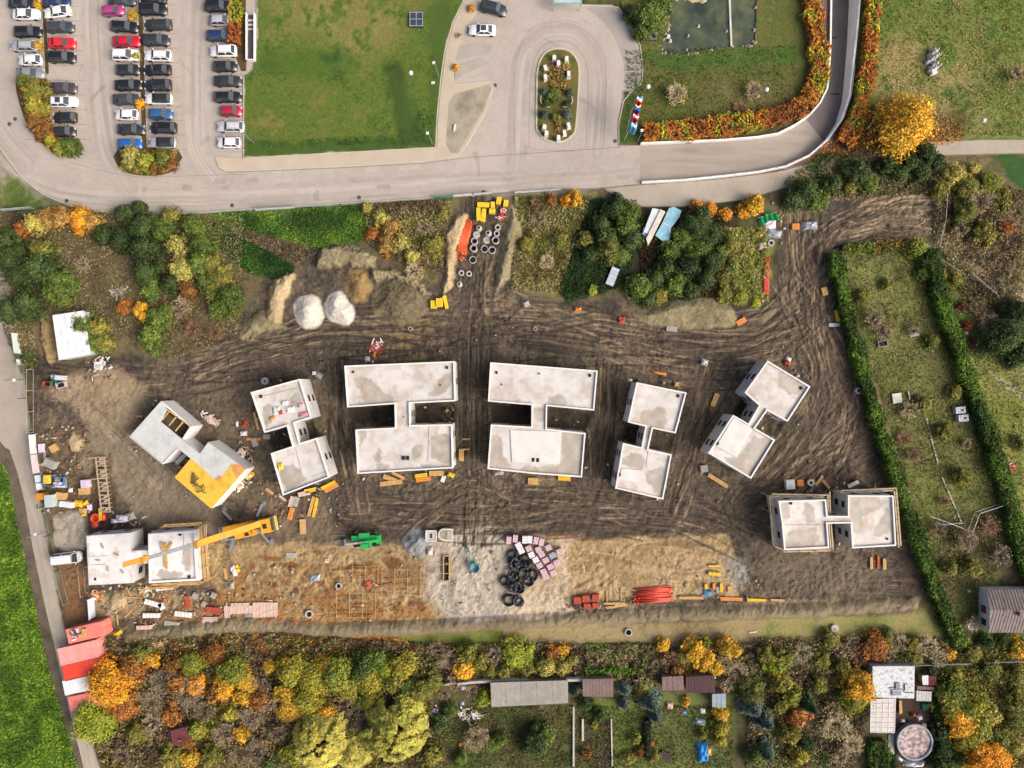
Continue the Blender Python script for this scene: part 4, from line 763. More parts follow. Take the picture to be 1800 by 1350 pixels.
TREES = """
145 465 18 BP;185 440 16 BR;338 578 20 BT;376 584 18 BT;1775 395 22 BT;60 392 20 PY;86 384 22 PO;112 382 22 PO;140 385 24 OR;163 392 18 PO;40 402 16 OB;12 420 22 DG;14 452 26 DG;68 470 34 DG;96 502 34 GR;30 478 24 DG;40 535 30 DG;14 545 22 DG;72 440 22 OG
216 376 19 DG;243 366 15 DG;250 398 28 DG;182 412 20 DG;212 420 24 DG;252 436 30 DG;283 402 24 GR;300 380 18 OG;255 478 24 DG;266 508 22 GR;300 500 20 DG;280 530 18 BT
310 430 21 PY;316 472 25 PY;340 400 25 GR;352 428 25 GR;348 460 22 GR;368 462 24 OG;385 485 24 OG;372 512 22 OG;398 528 27 GR;360 495 20 GR;384 540 20 GR;330 510 18 OB
142 572 28 GR;160 600 24 GR;175 575 18 OG;182 605 18 OG;245 543 15 YE;252 556 12 YE;277 560 22 GR;265 592 22 GR;290 548 18 GR;215 540 15 OB;270 612 14 GR;316 540 20 BR
645 365 12 PY;668 382 18 PY;686 400 18 PO;680 430 18 PO;705 428 16 PY;722 450 16 PY;740 462 12 BT;728 477 18 BP;680 449 6 OR;655 410 14 OB;760 430 20 OG;745 400 16 BR;780 375 12 OG
995 352 12 OR;1012 348 15 YE;970 350 12 OB;940 358 12 BT;948 385 16 BR;925 430 14 OG;960 460 16 BP;985 420 16 OG
1082 368 24 DG;1108 372 18 GR;1098 395 22 GR;1110 418 20 DG;1055 395 20 DG;1070 438 26 OG;1064 415 22 DG;1030 420 18 OG;1038 445 16 DG;1092 450 14 GR;1042 510 9 LG;1085 350 14 DG
1214 392 18 DG;1225 398 24 DG;1252 410 24 DG;1200 420 22 GR;1180 442 22 GR;1228 440 26 GR;1172 470 20 DG;1210 468 22 DG;1250 462 24 DG;1240 490 20 DG;1125 505 22 GR;1150 490 18 DG;1190 500 20 GR;1268 444 16 GR;1215 510 18 DG;1160 520 16 OG;1232 378 18 DG;1140 525 16 DG;1270 490 16 OG
1226 362 13 OR;1248 366 15 OR;1276 376 12 OR;1326 358 20 YE;1308 370 13 OR;1285 430 18 OG;1300 520 16 YG;1275 515 16 OG;1328 532 9 LG
1418 334 26 DG;1398 348 20 DG;1440 350 18 GR;1466 322 18 DG;1495 330 14 OG;1510 302 22 DG;1490 300 15 DG;1530 318 18 GR;1556 292 18 DG;1580 302 18 DG;1602 286 20 DG;1628 272 22 DG;1620 300 18 DG;1645 285 15 DG
1655 330 20 OG;1680 305 22 PY;1700 330 26 OG;1722 350 28 BR;1745 322 24 YG;1700 372 24 OG;1712 295 14 PY;1762 350 20 OG;1690 400 20 BR;1730 410 22 OG
1593 213 53 YE;1613 434 21 YG;1630 462 15 GR;1625 480 14 GR;1770 592 38 DG;1742 572 24 BR;1790 548 26 DG;1720 545 16 BT;1690 538 12 RD;1700 572 11 RD;1712 602 10 RD;1680 490 16 OG;1655 485 14 OG;1790 620 24 DG
1143 30 32 GR;1112 22 16 DG;1160 8 22 GR;1125 60 12 GR;1190 165 22 BP;1325 158 18 BP;1790 130 22 BR;1770 400 14 OB;1345 200 12 YG;1300 188 14 BT
58 158 26 OG;44 145 16 GR;62 186 20 YG;58 212 18 OB;76 232 18 OB;92 250 14 YG;120 256 18 GR;105 262 14 OG;232 276 20 PY;256 284 20 YG;286 276 17 OG;220 290 12 OG;300 288 12 OB;270 297 12 OB
65 9 9 YE;65 80 10 YE;233 24 9 YE;240 99 9 PY;244 181 11 OR;828 14 7 OR;801 118 7 OR;806 62 6 BR
1540 560 22 BR;1556 585 18 BR;1604 582 12 BR;1520 520 14 OG;1560 500 12 OG;1600 720 18 BR;1625 710 16 OG;1590 770 18 BT;1605 800 16 BT;1660 760 16 OG;1690 840 18 OG;1650 930 16 BR;1700 950 24 BR;1740 925 20 BT;1760 975 22 BR;1710 1000 18 OG;1670 1000 16 OG;1660 880 14 BT;1640 600 14 OG;1700 780 12 BR;1680 690 14 OG;1790 780 12 OG;1690 1120 18 BT;1710 1095 16 BP
190 1205 38 OR;232 1175 26 OB;212 1240 26 OB;165 1150 10 OB;160 1272 36 LG;192 1262 18 LG;250 1150 18 OG;268 1160 14 YE;285 1195 30 BR;262 1240 28 BR;330 1222 34 BR;300 1170 18 OB;335 1172 22 YG;312 1200 20 OB;345 1205 18 OR;382 1215 20 OB;300 1262 18 OB;405 1255 18 YG;455 1230 18 OB;330 1300 18 OB;425 1290 16 YE;376 1150 22 OB;410 1180 26 YG;395 1205 24 YE;430 1200 22 YE;425 1225 18 YE;358 1250 28 BR;350 1280 18 YG;395 1290 28 BR;440 1262 26 BR;452 1318 32 BR;420 1330 24 BR;300 1330 22 OG;330 1335 16 YE;215 1330 20 BR;180 1310 14 BR;270 1270 22 BR;370 1330 22 OG;240 1290 24 OG;290 1290 18 BT
475 1170 12 YE;460 1200 20 BR;470 1235 22 BR;512 1180 30 YG;505 1165 16 YE;550 1195 32 YG;570 1170 20 YE;590 1185 28 YG;505 1220 20 YE;506 1250 22 YE;540 1230 26 YG;610 1212 26 YG;600 1200 16 YE;640 1172 28 GR;668 1160 22 GR;650 1195 24 YG;705 1172 24 YG;690 1200 22 OG;572 1255 22 YE;545 1255 18 YE;600 1240 22 BR;625 1245 20 BR;650 1235 22 YG;740 1215 24 OG;760 1200 22 OG;720 1210 20 GR;490 1290 24 BR;680 1180 16 LG
560 1312 44 WI;690 1290 46 WI;520 1325 26 YG;620 1330 28 WI;712 1255 26 WI;640 1270 24 BR;650 1300 26 PY;600 1275 20 BR;470 1340 18 DG
790 1160 26 BR;768 1140 18 BR;820 1150 20 OG;812 1175 18 YE;845 1165 20 OG;870 1150 18 BR;862 1180 16 OG;910 1152 24 LG;925 1172 20 OG;885 1178 16 OG;895 1135 16 BR;960 1170 22 PY;990 1142 11 YE;988 1172 18 PY;970 1150 14 OB;1005 1160 14 OG;850 1228 13 LG;830 1215 14 BR;835 1300 26 BP;770 1275 16 DG;790 1250 14 GR;865 1310 14 GR;760 1330 20 OG;810 1335 14 GR;880 1300 12 GR;800 1200 16 BR;780 1220 14 BR
940 1310 28 DG;958 1295 18 GR;1030 1238 13 DG;1010 1215 10 SP;1055 1258 13 DG;1100 1215 16 SP;1098 1240 12 SP;1128 1205 18 BP;1145 1235 25 SP;1155 1262 16 SP;1135 1215 20 OG;1116 1300 11 YG;1105 1335 13 OG;1150 1330 12 OG;1125 1322 10 OB;1030 1325 10 OB;1045 1275 7 YG
1165 1135 12 YE;1178 1160 18 BT;1200 1155 14 OG;1190 1180 14 OB;1222 1146 20 YE;1240 1162 20 YE;1258 1172 16 YE;1275 1135 16 YE;1290 1142 14 YE;1240 1130 12 YG;1272 1165 20 BP;1295 1180 24 BP;1280 1205 14 BP;1206 1235 8 YE;1267 1254 14 YE;1268 1280 15 YG;1266 1300 12 YG;1195 1250 8 BT;1235 1290 10 OG
1320 1215 26 OG;1328 1248 26 SP;1345 1270 22 SP;1352 1330 24 SP;1375 1200 22 OG;1345 1150 18 OG;1362 1170 18 LG;1380 1160 20 OG;1410 1150 24 BP;1392 1225 20 YG;1368 1190 14 YE;1405 1255 20 OB;1372 1240 18 OG;1390 1290 20 OG;1420 1310 16 DG;1420 1240 20 DS;1440 1205 16 OG;1470 1278 34 BP;1462 1250 22 BR;1500 1310 24 BP;1478 1330 18 BP;1445 1160 18 OG;1460 1125 16 OG;1480 1145 20 BR;1330 1330 18 GR;1405 1330 18 YG;1510 1205 28 YE;1528 1222 22 YE;1500 1230 22 YG;1545 1215 14 YE;1497 1190 16 YE
1480 1170 18 OG;1510 1150 22 BT;1540 1140 24 OB;1560 1155 18 BR;1580 1130 20 BR;1605 1135 18 OG;1630 1135 20 BP;1610 1155 14 OG;1650 1155 20 BP;1670 1150 9 YE;1560 1120 16 OG;1500 1128 14 BR
1684 1225 30 YG;1712 1240 28 YG;1690 1270 28 YE;1670 1245 20 YG;1722 1280 26 YG;1700 1300 24 YG;1740 1255 22 PY;1660 1205 14 DG;1652 1240 13 DG;1655 1290 16 DG;1660 1320 18 DG;1650 1345 16 DG;1758 1300 30 OG;1782 1270 24 OG;1720 1330 28 OR;1752 1335 34 OR;1780 1310 20 PY;1790 1190 24 OG;1788 1230 22 OG;1790 1140 18 YE;1712 1150 16 OG;1745 1180 20 OG;1770 1130 14 GR;1735 1130 14 DG;1640 1180 12 DG;1570 1345 14 DG;1690 1330 16 DG
974 166 14 GR;958 160 8 SP;1001 162 8 SP;956 200 9 SP;998 199 9 SP;975 205 9 GR;960 182 8 DG;997 182 8 DG
"""
for tok in TREES.replace('\n', ';').split(';'):
    if tok.strip(): a = tok.split(); tree(float(a[0]), float(a[1]), float(a[2]), a[3])
# hedges
def hedge(pts, w, h, pals, label, seed, size=.3, dens=26, pscale=6.0, zb=0.0, rag=.12, name='hedge'):
    rng = np.random.RandomState(seed); P2 = [np.array(W(x, y)[:2]) for x, y in pts]; Ls = [np.linalg.norm(P2[i+1]-P2[i]) for i in range(len(P2)-1)]; tot = sum(Ls)
    n = int(tot*(w+2*h)*dens); s = rng.rand(n)*tot; cum = np.cumsum([0]+Ls); k = np.clip(np.searchsorted(cum, s)-1, 0, len(Ls)-1)
    A = np.array(P2)[k]; B = np.array(P2)[k+1]; f = (s-cum[k])/np.array(Ls)[k]; d = (B-A)/np.linalg.norm(B-A, axis=1)[:, None]; nn = np.stack([-d[:, 1], d[:, 0]], 1)
    u = rng.rand(n)*(w+2*h)-(w/2+h); top = np.abs(u) < w/2; off = np.clip(u, -w/2, w/2); z = np.where(top, h, h-(np.abs(u)-w/2))
    wig = 1+(vn(s/2.2, off*0+seed, seed)-.5)*rag*5+(vn(s/.8, off*0+seed, seed+9)-.5)*rag*3; j = rng.normal(size=n)*rag
    P = np.stack([A[:, 0]+(B-A)[:, 0]*f+nn[:, 0]*(off*wig+j), A[:, 1]+(B-A)[:, 1]*f+nn[:, 1]*(off*wig+j), np.maximum(zb+.05, zb+z*(.84+.3*vn(s/1.7, off, seed+2))+rng.normal(size=n)*rag*.7)], 1)
    N = np.where(top[:, None], np.array([0, 0, 1.]), np.stack([nn[:, 0]*np.sign(u), nn[:, 1]*np.sign(u), np.full(n, .2)], 1))
    t = spreadn(.75*vn(s/pscale, off*.3, seed+5)+.25*vn(s/1.2, off*1.5, seed+6), 2.0); cs = np.array([lin(c, .95) for c in pals]); q = t*(len(cs)-1.001); i0 = q.astype(int)
    pick = np.where(rng.rand(n) < (q-i0), np.minimum(i0+1, len(cs)-1), i0); col = cs[pick]*(.7+.55*rng.rand(n))[:, None]
    me = leaf_mesh('foliage', P, N, size, col, rng, 1.4, .45)
    t_ = empty(name, (0, 0, 0)); ob('foliage', me, attr_mat('hedge_leaf', fine=0, bump=0, trans=.15), t_)
    st = MB(); strip_box(st, pts, w*.55, zb-.1, zb+h*.8); ob('branch_core', st, mat('hedge_core', ['#22200f', '#3a3018'], 1, 1, .2, .3), t_)
    t_['label'] = label; t_['category'] = 'hedge'; return t_
GRN = ['#304a0e', '#405e12', '#50701a', '#607c22', '#374f0f']
hedge([(1462,446),(1470,500),(1496,600),(1520,690),(1552,790),(1583,880),(1612,960),(1634,1030),(1658,1085),(1682,1130)], 1.9, 2.2, GRN, 'long clipped green hedge between the building site and the allotment', 1, dens=34)
hedge([(1630,440),(1636,490),(1655,560),(1690,660),(1722,740),(1740,800),(1764,880),(1790,980),(1830,1080)], 2.1, 2.3, GRN, 'long clipped green hedge on the far right side of the allotment', 2, dens=30)
hedge([(1476,437),(1530,436),(1580,432),(1600,436)], 1.8, 1.5, ['#5a5a22', '#8a6a2a', '#56701f', '#3f5c18', '#7a5a30'], 'ragged brown and green hedge across the top of the allotment', 3, .28, rag=.2)
AUT = ['#8a5220', '#ae6c26', '#bc842c', '#9a5c22', '#bcaa2c', '#7f8628', '#ac6c2a']
hedge([(1128,237),(1165,234),(1200,233),(1240,229),(1290,222),(1340,213),(1385,200),(1412,188),(1426,160),(1438,130),(1434,90),(1428,50),(1422,0),(1420,-50)], 3.0, 1.7, AUT, 'autumn orange and yellow hedge along the inner side of the ramp', 4, .3, 28, 4.5)
hedge([(1536,-50),(1530,10),(1526,60),(1522,110),(1516,150),(1508,190),(1496,225),(1478,258)], 2.4, 1.8, AUT, 'autumn orange and yellow hedge along the outer side of the ramp', 5, .3, 28, 4.5)
hedge([(418,-40),(417,20),(415,45)], 1.8, 1.2, ['#8f8a1e', '#7a8420', '#a8981e'], 'yellow-green hedge beside the upper end of the right parking row', 6, .28, 26)
hedge([(415,46),(413,80)], 1.7, 1.2, ['#8a4a1c', '#a85f22', '#96521e'], 'short rust brown hedge beside the right parking row', 7, .28, 26)
hedge([(1540,1296),(1540,1345),(1540,1380)], 3.0, 1.6, GRN, 'clipped green hedge below the glass pergola', 8)
hedge([(1648,1215),(1650,1280),(1655,1350)], 2.0, 1.6, ['#22400e', '#2f5214', '#3b6018'], 'dark green hedge right of the round pool', 9)
hedge([(1028,1178),(1080,1176),(1130,1178)], 1.0, 1.0, ['#3d6412', '#55801c', '#2c4a10'], 'low green hedge above the pale brown shed', 10)
hedge([(1137,1262),(1137,1330)], .8, 1.4, ['#1e2a14', '#2c3a1c'], 'dark narrow hedge between two bottom gardens', 12)
# undergrowth, leaf litter: nobody could count these
def scatter(name, label, areas, seed):
    rng = np.random.RandomState(seed); Ps = []; Cs = []; Ss = []
    for pts, n, pal, size, h in areas:
        xs = [p[0] for p in pts]; ys = [p[1] for p in pts]; x = rng.uniform(min(xs), max(xs), n*2); y = rng.uniform(min(ys), max(ys), n*2)
        k = (pdist(x, y, pts) > 0) & (rng.rand(n*2) < .35+1.1*vn(x/16, y/16, seed)); x = x[k]; y = y[k]; m = len(x)
        cs = np.array([lin(c, .95) for c in pal]); t = np.clip(vn(x/30, y/30, seed+1)*1.5-.25+rng.normal(size=m)*.18, 0, .999)*len(cs)
        Ps.append(np.stack([(x-900)*U, (675-y)*U, .12+h*rng.rand(m)*vn(x/9, y/9, seed+2)*2], 1)); Cs.append(cs[t.astype(int)]*(.65+.6*rng.rand(m))[:, None]); Ss.append(np.full(m, size)*(.5+rng.rand(m)))
    P = np.vstack(Ps); me = leaf_mesh(name, P, np.tile([0, 0, 1.], (len(P), 1)), np.concatenate(Ss), np.vstack(Cs), rng, 1.7, .35)
    o = ob(name, me, attr_mat('hedge_leaf', fine=0, bump=0, trans=.15), None, 'stuff'); o['label'] = label; o['category'] = 'undergrowth'; return o
BRN = ['#54462f', '#75634a', '#8a7a5a', '#64643a', '#96875f']; GN = ['#2c4a10', '#3f6416', '#55781f', '#6c8a2c']; LIT = ['#8a5a28', '#b87a34', '#cc9444', '#9c6a30', '#d8a450']
scatter('undergrowth', 'brown and green undergrowth filling the thickets below the road', [
 ([(0,375),(200,370),(430,380),(420,600),(300,630),(160,560),(60,560),(0,560)], 20000, ['#5c5236', '#75694a', '#8c8060', '#62643a', '#7d6c4c'], .18, .5), ([(372,385),(440,420),(520,470),(505,500),(440,480),(380,430)], 4500, ['#16300a', '#22460e', '#30560f', '#3f6614'], .2, .3), ([(420,410),(520,430),(560,445),(520,465),(430,420)], 2500, ['#6b5a44', '#85745a', '#5c5036'], .2, .5), ([(360,375),(640,362),(645,418),(560,436),(380,392)], 7000, GN, .2, .25),
 ([(640,360),(790,350),(780,480),(720,470),(650,430)], 5000, BRN+['#8f8a4a'], .22, .6), ([(905,345),(1040,345),(980,515),(900,510)], 8000, ['#5f5c2c', '#8a8250', '#a09464', '#6c7030'], .2, .45),
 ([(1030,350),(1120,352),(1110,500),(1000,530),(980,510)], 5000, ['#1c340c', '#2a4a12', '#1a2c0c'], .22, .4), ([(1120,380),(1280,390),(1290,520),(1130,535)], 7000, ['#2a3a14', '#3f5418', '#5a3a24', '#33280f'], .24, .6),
 ([(1265,400),(1345,400),(1350,530),(1260,535)], 5000, ['#7a8436', '#a0965a', '#8f9a3c', '#b0a070'], .22, .5), ([(1640,280),(1801,340),(1801,640),(1700,540),(1640,420)], 12000, BRN, .24, .7),
 ([(0,560),(60,570),(70,640),(40,660)], 1500, GN+BRN, .2, .4), ([(1440,270),(1640,255),(1640,340),(1380,360),(1380,320)], 7000, GN[:2]+BRN, .22, .5)], 3)
scatter('undergrowth', 'weeds and dry stems covering the allotment between the hedges', [
 ([(1475,445),(1630,440),(1690,660),(1770,900),(1740,1080),(1660,1080),(1600,860),(1520,620)], 26000, ['#56622a', '#76703e', '#6a7c30', '#8a8852', '#4f4a28'], .17, .25),
 ([(1660,500),(1801,560),(1801,980),(1760,800)], 7000, ['#6d7a30', '#88824a', '#55682a'], .18, .15)], 4)
scatter('undergrowth', 'weedy undergrowth of the lower gardens and wood', [
 ([(130,1120),(480,1110),(760,1130),(760,1350),(180,1350)], 42000, BRN+['#3f4a1c', '#7a6a2c'], .26, .9), ([(760,1130),(1320,1130),(1320,1195),(760,1195)], 12000, BRN+['#6a7a2c', '#a08a3c'], .24, .7),
 ([(1320,1120),(1680,1120),(1540,1180),(1500,1350),(1310,1350)], 16000, BRN+['#4a5a20'], .24, .7), ([(1660,1140),(1801,1120),(1801,1350),(1660,1350)], 8000, ['#6c6a34', '#84783e', '#5a6a26', '#9a8048'], .24, .6),
 ([(1030,1132),(1140,1132),(1148,1165),(1030,1172)], 3500, ['#3f7418', '#55901f', '#6aa02c'], .2, .3), ([(740,1240),(1290,1240),(1290,1350),(740,1350)], 9000, ['#4a5a20', '#66702e', '#5a4a30', '#3a4a18'], .18, .2)], 5)
scatter('fallen_leaves', 'orange and brown fallen leaves below the bank', [([(220,1118),(420,1105),(700,1122),(760,1140),(520,1165),(300,1165)], 24000, LIT, .2, .2), ([(1440,250),(1690,215),(1690,250),(1450,285)], 3000, LIT, .16, .05), ([(150,1040),(700,1060),(690,1100),(250,1110)], 2500, LIT, .12, .03),
 ([(28,140),(90,140),(140,262),(100,274),(50,226)], 1400, LIT+['#8a8020'], .16, .2), ([(208,262),(314,264),(300,303),(230,306)], 1400, LIT+['#a09030'], .16, .2)], 6)
scatter('crop', 'low green crop rows filling the field at the left', [([(0,805),(14,830),(40,960),(86,1170),(138,1350),(0,1350)], 26000, ['#42620e', '#567816', '#6a8c20', '#7f9e2c', '#486a10'], .24, .15)], 9)
scatter('grass', 'rough longer grass along the edges of the lawn', [([(430,262),(760,250),(768,200),(740,190),(720,236),(430,250)], 5000, ['#2c5a10', '#3a6c14', '#25480c'], .17, .1), ([(1100,90),(1400,80),(1400,180),(1300,225),(1100,235)], 6000, ['#35521a', '#55602a', '#2a5210', '#6a6034'], .16, .1),
 ([(1520,-30),(1800,-30),(1800,240),(1640,240),(1545,170)], 8000, ['#5a6c28', '#8f8450', '#4a6420', '#a0905e'], .16, .08)], 8)
# ------------------------------------------------------------------ house shells
def roofmat():
    if 'roof_concrete' in MATS: return MATS['roof_concrete']
    m, t, b = newmat('roof_concrete'); tc = t.nodes.new('ShaderNodeTexCoord'); oi = t.nodes.new('ShaderNodeObjectInfo')
    ad = t.nodes.new('ShaderNodeVectorMath'); t.links.new(tc.outputs['Object'], ad.inputs[0]); cb = t.nodes.new('ShaderNodeCombineXYZ')
    ml = t.nodes.new('ShaderNodeMath'); ml.operation = 'MULTIPLY'; ml.inputs[1].default_value = 90; t.links.new(oi.outputs['Random'], ml.inputs[0])
    t.links.new(ml.outputs[0], cb.inputs[0]); t.links.new(cb.outputs[0], ad.inputs[1])
    c, _ = noise_col(t, ad.outputs[0], .22, 5, [(.36, lin('#aaa294', .85)), (.46, lin('#bdb6aa', .85)), (.52, lin('#cbc7c0', .85)), (.66, lin('#d9d7d3', .85))], rough=.55)
    f, fo = noise_col(t, ad.outputs[0], 3, 4, [(.3, (.93,)*3), (.7, (1.05,)*3)]); c = mixc(t, c, f, 1.0, 'MULTIPLY')
    g, _ = noise_col(t, ad.outputs[0], 1.1, 3, [(.6, (1, 1, 1)), (.75, (.93, .88, .82))]); c = mixc(t, c, g, 1.0, 'MULTIPLY')
    t.links.new(c, b.inputs['Base Color']); b.inputs['Roughness'].default_value = .7; MATS['roof_concrete'] = m; return m
m_wet = mat('wet_concrete', ['#978e7e', '#a59d8d', '#8c8474'], .5, .35, 0, .08)
m_white = mat('white_plaster', ['#dedcd8', '#e8e7e4'], .4, .8, .05, .04)
m_wall = mat('shell_wall', ['#c6c5c2', '#d2d1ce', '#bcbcb9'], .3, .85, .08, .06)
m_dark = flat('#1c1b1a', .9); m_timb = mat('timber', ['#b08a52', '#c79f62', '#d2ae74'], .8, .85, .1, .15, (1, 6, 1))
m_timb2 = mat('grey_timber', ['#a8977a', '#bcaa8c', '#8f8066'], .8, .85, .1, .15, (1, 6, 1)); m_yel = mat('yellow_formply', ['#d9b032', '#e3bd44', '#cfa32a'], .5, .6, .02, .08)
m_pinkw = mat('pale_formply', ['#c9a898', '#d8beb0', '#bf9c88'], .6, .8, .05, .15)
def loc_poly(pts, z, c): return [(W(x, y, z)[0]-c[0], W(x, y, z)[1]-c[1]) for x, y in pts]
def inset(P, d):
    """inset a counter-clockwise polygon"""
    n = len(P); out = []
    for i in range(n):
        a, b, c = Vector(P[i-1]), Vector(P[i]), Vector(P[(i+1) % n]); u = (b-a).normalized(); v = (c-b).normalized()
        n1 = Vector((-u.y, u.x)); n2 = Vector((-v.y, v.x)); k = 1+n1.dot(n2); out.append(tuple(b+(n1+n2)*(d/max(.3, k))))
    return out
def ring_prism(b, P, d, z0, z1):
    Q = inset(P, d); n = len(P); vs = [(x, y, z0) for x, y in P]+[(x, y, z0) for x, y in Q]+[(x, y, z1) for x, y in P]+[(x, y, z1) for x, y in Q]; fs = []
    for i in range(n):
        j = (i+1) % n; fs += [(2*n+i, 2*n+j, 3*n+j, 3*n+i), (i, j, 2*n+j, 2*n+i), (n+j, n+i, 3*n+i, 3*n+j)]
    b.add(vs, fs)
def roof_surface(t, c, pts, z, damp, seed=0, cols=('#b5b0a6', '#c5c1ba', '#cfccc7', '#d5d3d0')):
    st = 1.3; xs = [p[0] for p in pts]; ys = [p[1] for p in pts]; X, Y = np.meshgrid(np.arange(min(xs), max(xs)+st, st), np.arange(min(ys), max(ys)+st, st)); D = pdist(X, Y, pts)
    n = spreadn(.6*fbm(X, Y, 34, seed % 50, 4)+.4*fbm(X, Y, 9, seed % 50+5, 3), 2.4); col = blend(cols, n); wx = X+(fbm(X, Y, 9, 31, 3)-.5)*11; wy = Y+(fbm(X, Y, 9, 32, 3)-.5)*11
    for d in damp:
        q = pdist(wx, wy, smooth(d, 3)); m = (np.clip(q/4.5+.5, 0, 1)*(.8-.25*np.clip(q/30, 0, 1)))[..., None]; col = col*(1-m)+blend(('#8c8474', '#9f9787', '#ada596'), spreadn(fbm(X, Y, 12, 8, 4)))*m
        rim = (np.exp(-(q/1.4)**2)*.25)[..., None]; col = col*(1-rim)+C3('#7f7462')*rim
    r = np.clip((fbm(X, Y, 16, seed % 40+9, 4)-.6)*8, 0, .35)[..., None]; col = col*(1-r)+C3('#b39a84')*r; e = (np.exp(-(D-3)**2/6)*.3*(fbm(X, Y, 7, 3, 2) > .5))[..., None]; col = col*(1-e)+C3('#9a9284')*e; col *= (1+.06*(vn(X/1.5, Y/1.5, 2)-.5))[..., None]
    k = U*(CAMH-z)/CAMH; V_ = np.stack([(X-900)*k-c[0], (675-Y)*k-c[1], np.full(X.shape, z+.005)], -1).reshape(-1, 3); ny, nx = X.shape; ix = np.arange(ny*nx).reshape(ny, nx)
    q = np.stack([ix[1:, :-1], ix[1:, 1:], ix[:-1, 1:], ix[:-1, :-1]], -1).reshape(-1, 4); q = q[D.reshape(-1)[q].min(1) > .6]; used = np.unique(q); rm = np.full(ny*nx, -1); rm[used] = np.arange(len(used))
    ob('roof_surface', np_mesh('roof_surface', V_[used], rm[q], col.reshape(-1, 3)[used]), attr_mat('concrete_top', .05, 5, .1, .6), t)
def shell(label, pts, z, damp=(), raised=(), vents=(), joints=(), wins=True, par=.38, root_name='house_shell', rm=None, wm_=None, rcols=('#b5b0a6', '#c5c1ba', '#cfccc7', '#d5d3d0')):
    cx = sum(p[0] for p in pts)/len(pts); cy = sum(p[1] for p in pts)/len(pts); c = W(cx, cy, z); P = loc_poly(pts, z, c)
    if area_sign(P) < 0: P = P[::-1]
    t = empty(root_name, (c[0], c[1], 0)); t['label'] = label; t['category'] = 'house shell'; t['group'] = 'concrete house shells on the building site'
    b = MB(); b.prism(inset(P, .004), -.6, z-.22); ob('wall', b, wm_ or m_wall, t)
    b = MB(); b.prism(P, z-.21, z); ob('roof_slab', b, rm or roofmat(), t)
    if par:
        b = MB(); ring_prism(b, inset(P, -.01), .24, z+.002, z+par); ob('parapet', b, m_white, t)
    roof_surface(t, c, pts, z, damp, seed=int(cx), cols=rcols)
    for d in raised:
        q = loc_poly(d, z, c); q = q if area_sign(q) > 0 else q[::-1]; b = MB(); b.prism(q, z+.003, z+.17); ob('raised_slab', b, mat('raised_concrete', ['#cfccc6', '#d9d6d1', '#e0ded9'], .4, .8, .05, .06), t)
    for x, y, s in vents:
        q = W(x, y, z); b = MB(); b.box(q[0]-c[0], q[1]-c[1], z+.002, s, s*1.3, .2); b.box(q[0]-c[0], q[1]-c[1], z+.2, s*.6, s*.8, .05); ob('roof_vent', b, m_dark, t)
    for (x1, y1), (x2, y2) in joints:
        p, q = W(x1, y1, z), W(x2, y2, z); b = MB(); b.bar((p[0]-c[0], p[1]-c[1], z+.02), (q[0]-c[0], q[1]-c[1], z+.02), .07, .04); ob('slab_joint', b, flat('#8c8880'), t)
    if wins:
        n = len(P)
        for i in range(n):
            a, e = Vector(P[i]), Vector(P[(i+1) % n]); L = (e-a).length
            if L < 3.2: continue
            u = (e-a).normalized(); nn = Vector((u.y, -u.x)); k = max(1, int(L/3.6)); ang = math.atan2(u.y, u.x)
            for j in range(k):
                for zf in ([.9, 3.4] if z > 4.5 else [.9]):
                    p = a+u*L*(j+.5)/k; fr = MB(); fr.box(p.x+nn.x*.02, p.y+nn.y*.02, zf, 1.25, .07, 1.35, ang); w = ob('window', fr, m_conc, t)
                    g = MB(); g.box(p.x+nn.x*.035, p.y+nn.y*.035, zf+.1, 1.05, .08, 1.15, ang); ob('opening', g, m_dark, w)
    return t, c
B3 = [(606,643),(799,635),(801,705),(721,709),(722,747),(795,745.5),(797,822.5),(629,832.5),(625.5,755),(695,751.5),(694,710),(611,716)]
shell('left of the two wide double block concrete shells, with brown damp patches', B3, 5.6,
 [[(624,668),(640,664),(660,672),(672,690),(684,694),(690,702),(684,708),(660,710),(640,704),(634,690)], [(785,658),(795,668),(782,688),(765,697),(756,694),(764,680)], [(755,770),(768,764),(790,766),(793,812),(780,815),(760,800)], [(663,788),(669,800),(666,812),(658,806)], [(725,785),(738,784),(741,798),(730,806),(724,802)], [(630,757),(641,757),(636,775),(632,786)], [(664,816),(682,816),(680,826),(664,827)], [(740,818),(758,816),(762,822),(742,823)]],
 vents=[(709.5,805,.5),(717,805,.5),(621,654,.3),(786,646,.35),(774,677,.2),(710,733,.15)], joints=[((754,748),(752,812))])
B4 = [(862,637),(1050,651.5),(1044,721.5),(961.7,713.5),(961,753.5),(1029,761),(1022.6,838.5),(933,832),(917,830),(857,824),(863,746),(934,750),(934.5,712),(858,705.5)]
shell('right of the two wide double block concrete shells, with a raised square slab', B4, 5.6,
 [[(966,700),(978,695),(990,698),(994,706),(988,711),(968,712)], [(989,762),(1025,766),(1019,834),(925,826),(925,819),(985,820)], [(866,764),(880,770),(886,800),(896,818),(870,818),(860,820),(863,780)], [(938,718),(958,716),(957,740),(938,735)]],
 [[(897,756),(987,759),(983.5,816),(900,812)]], [(937,808,.5),(945,808.6,.5),(1037,660,.4),(873,655,.35),(948,657,.2),(882,676,.2)])
B5 = [(1118.5,672),(1206,690),(1187,761.5),(1147,753),(1139,789.5),(1180,798.5),(1165,877.5),(1081,858),(1094.5,778.5),(1127,786),(1134,749.5),(1103,742)]
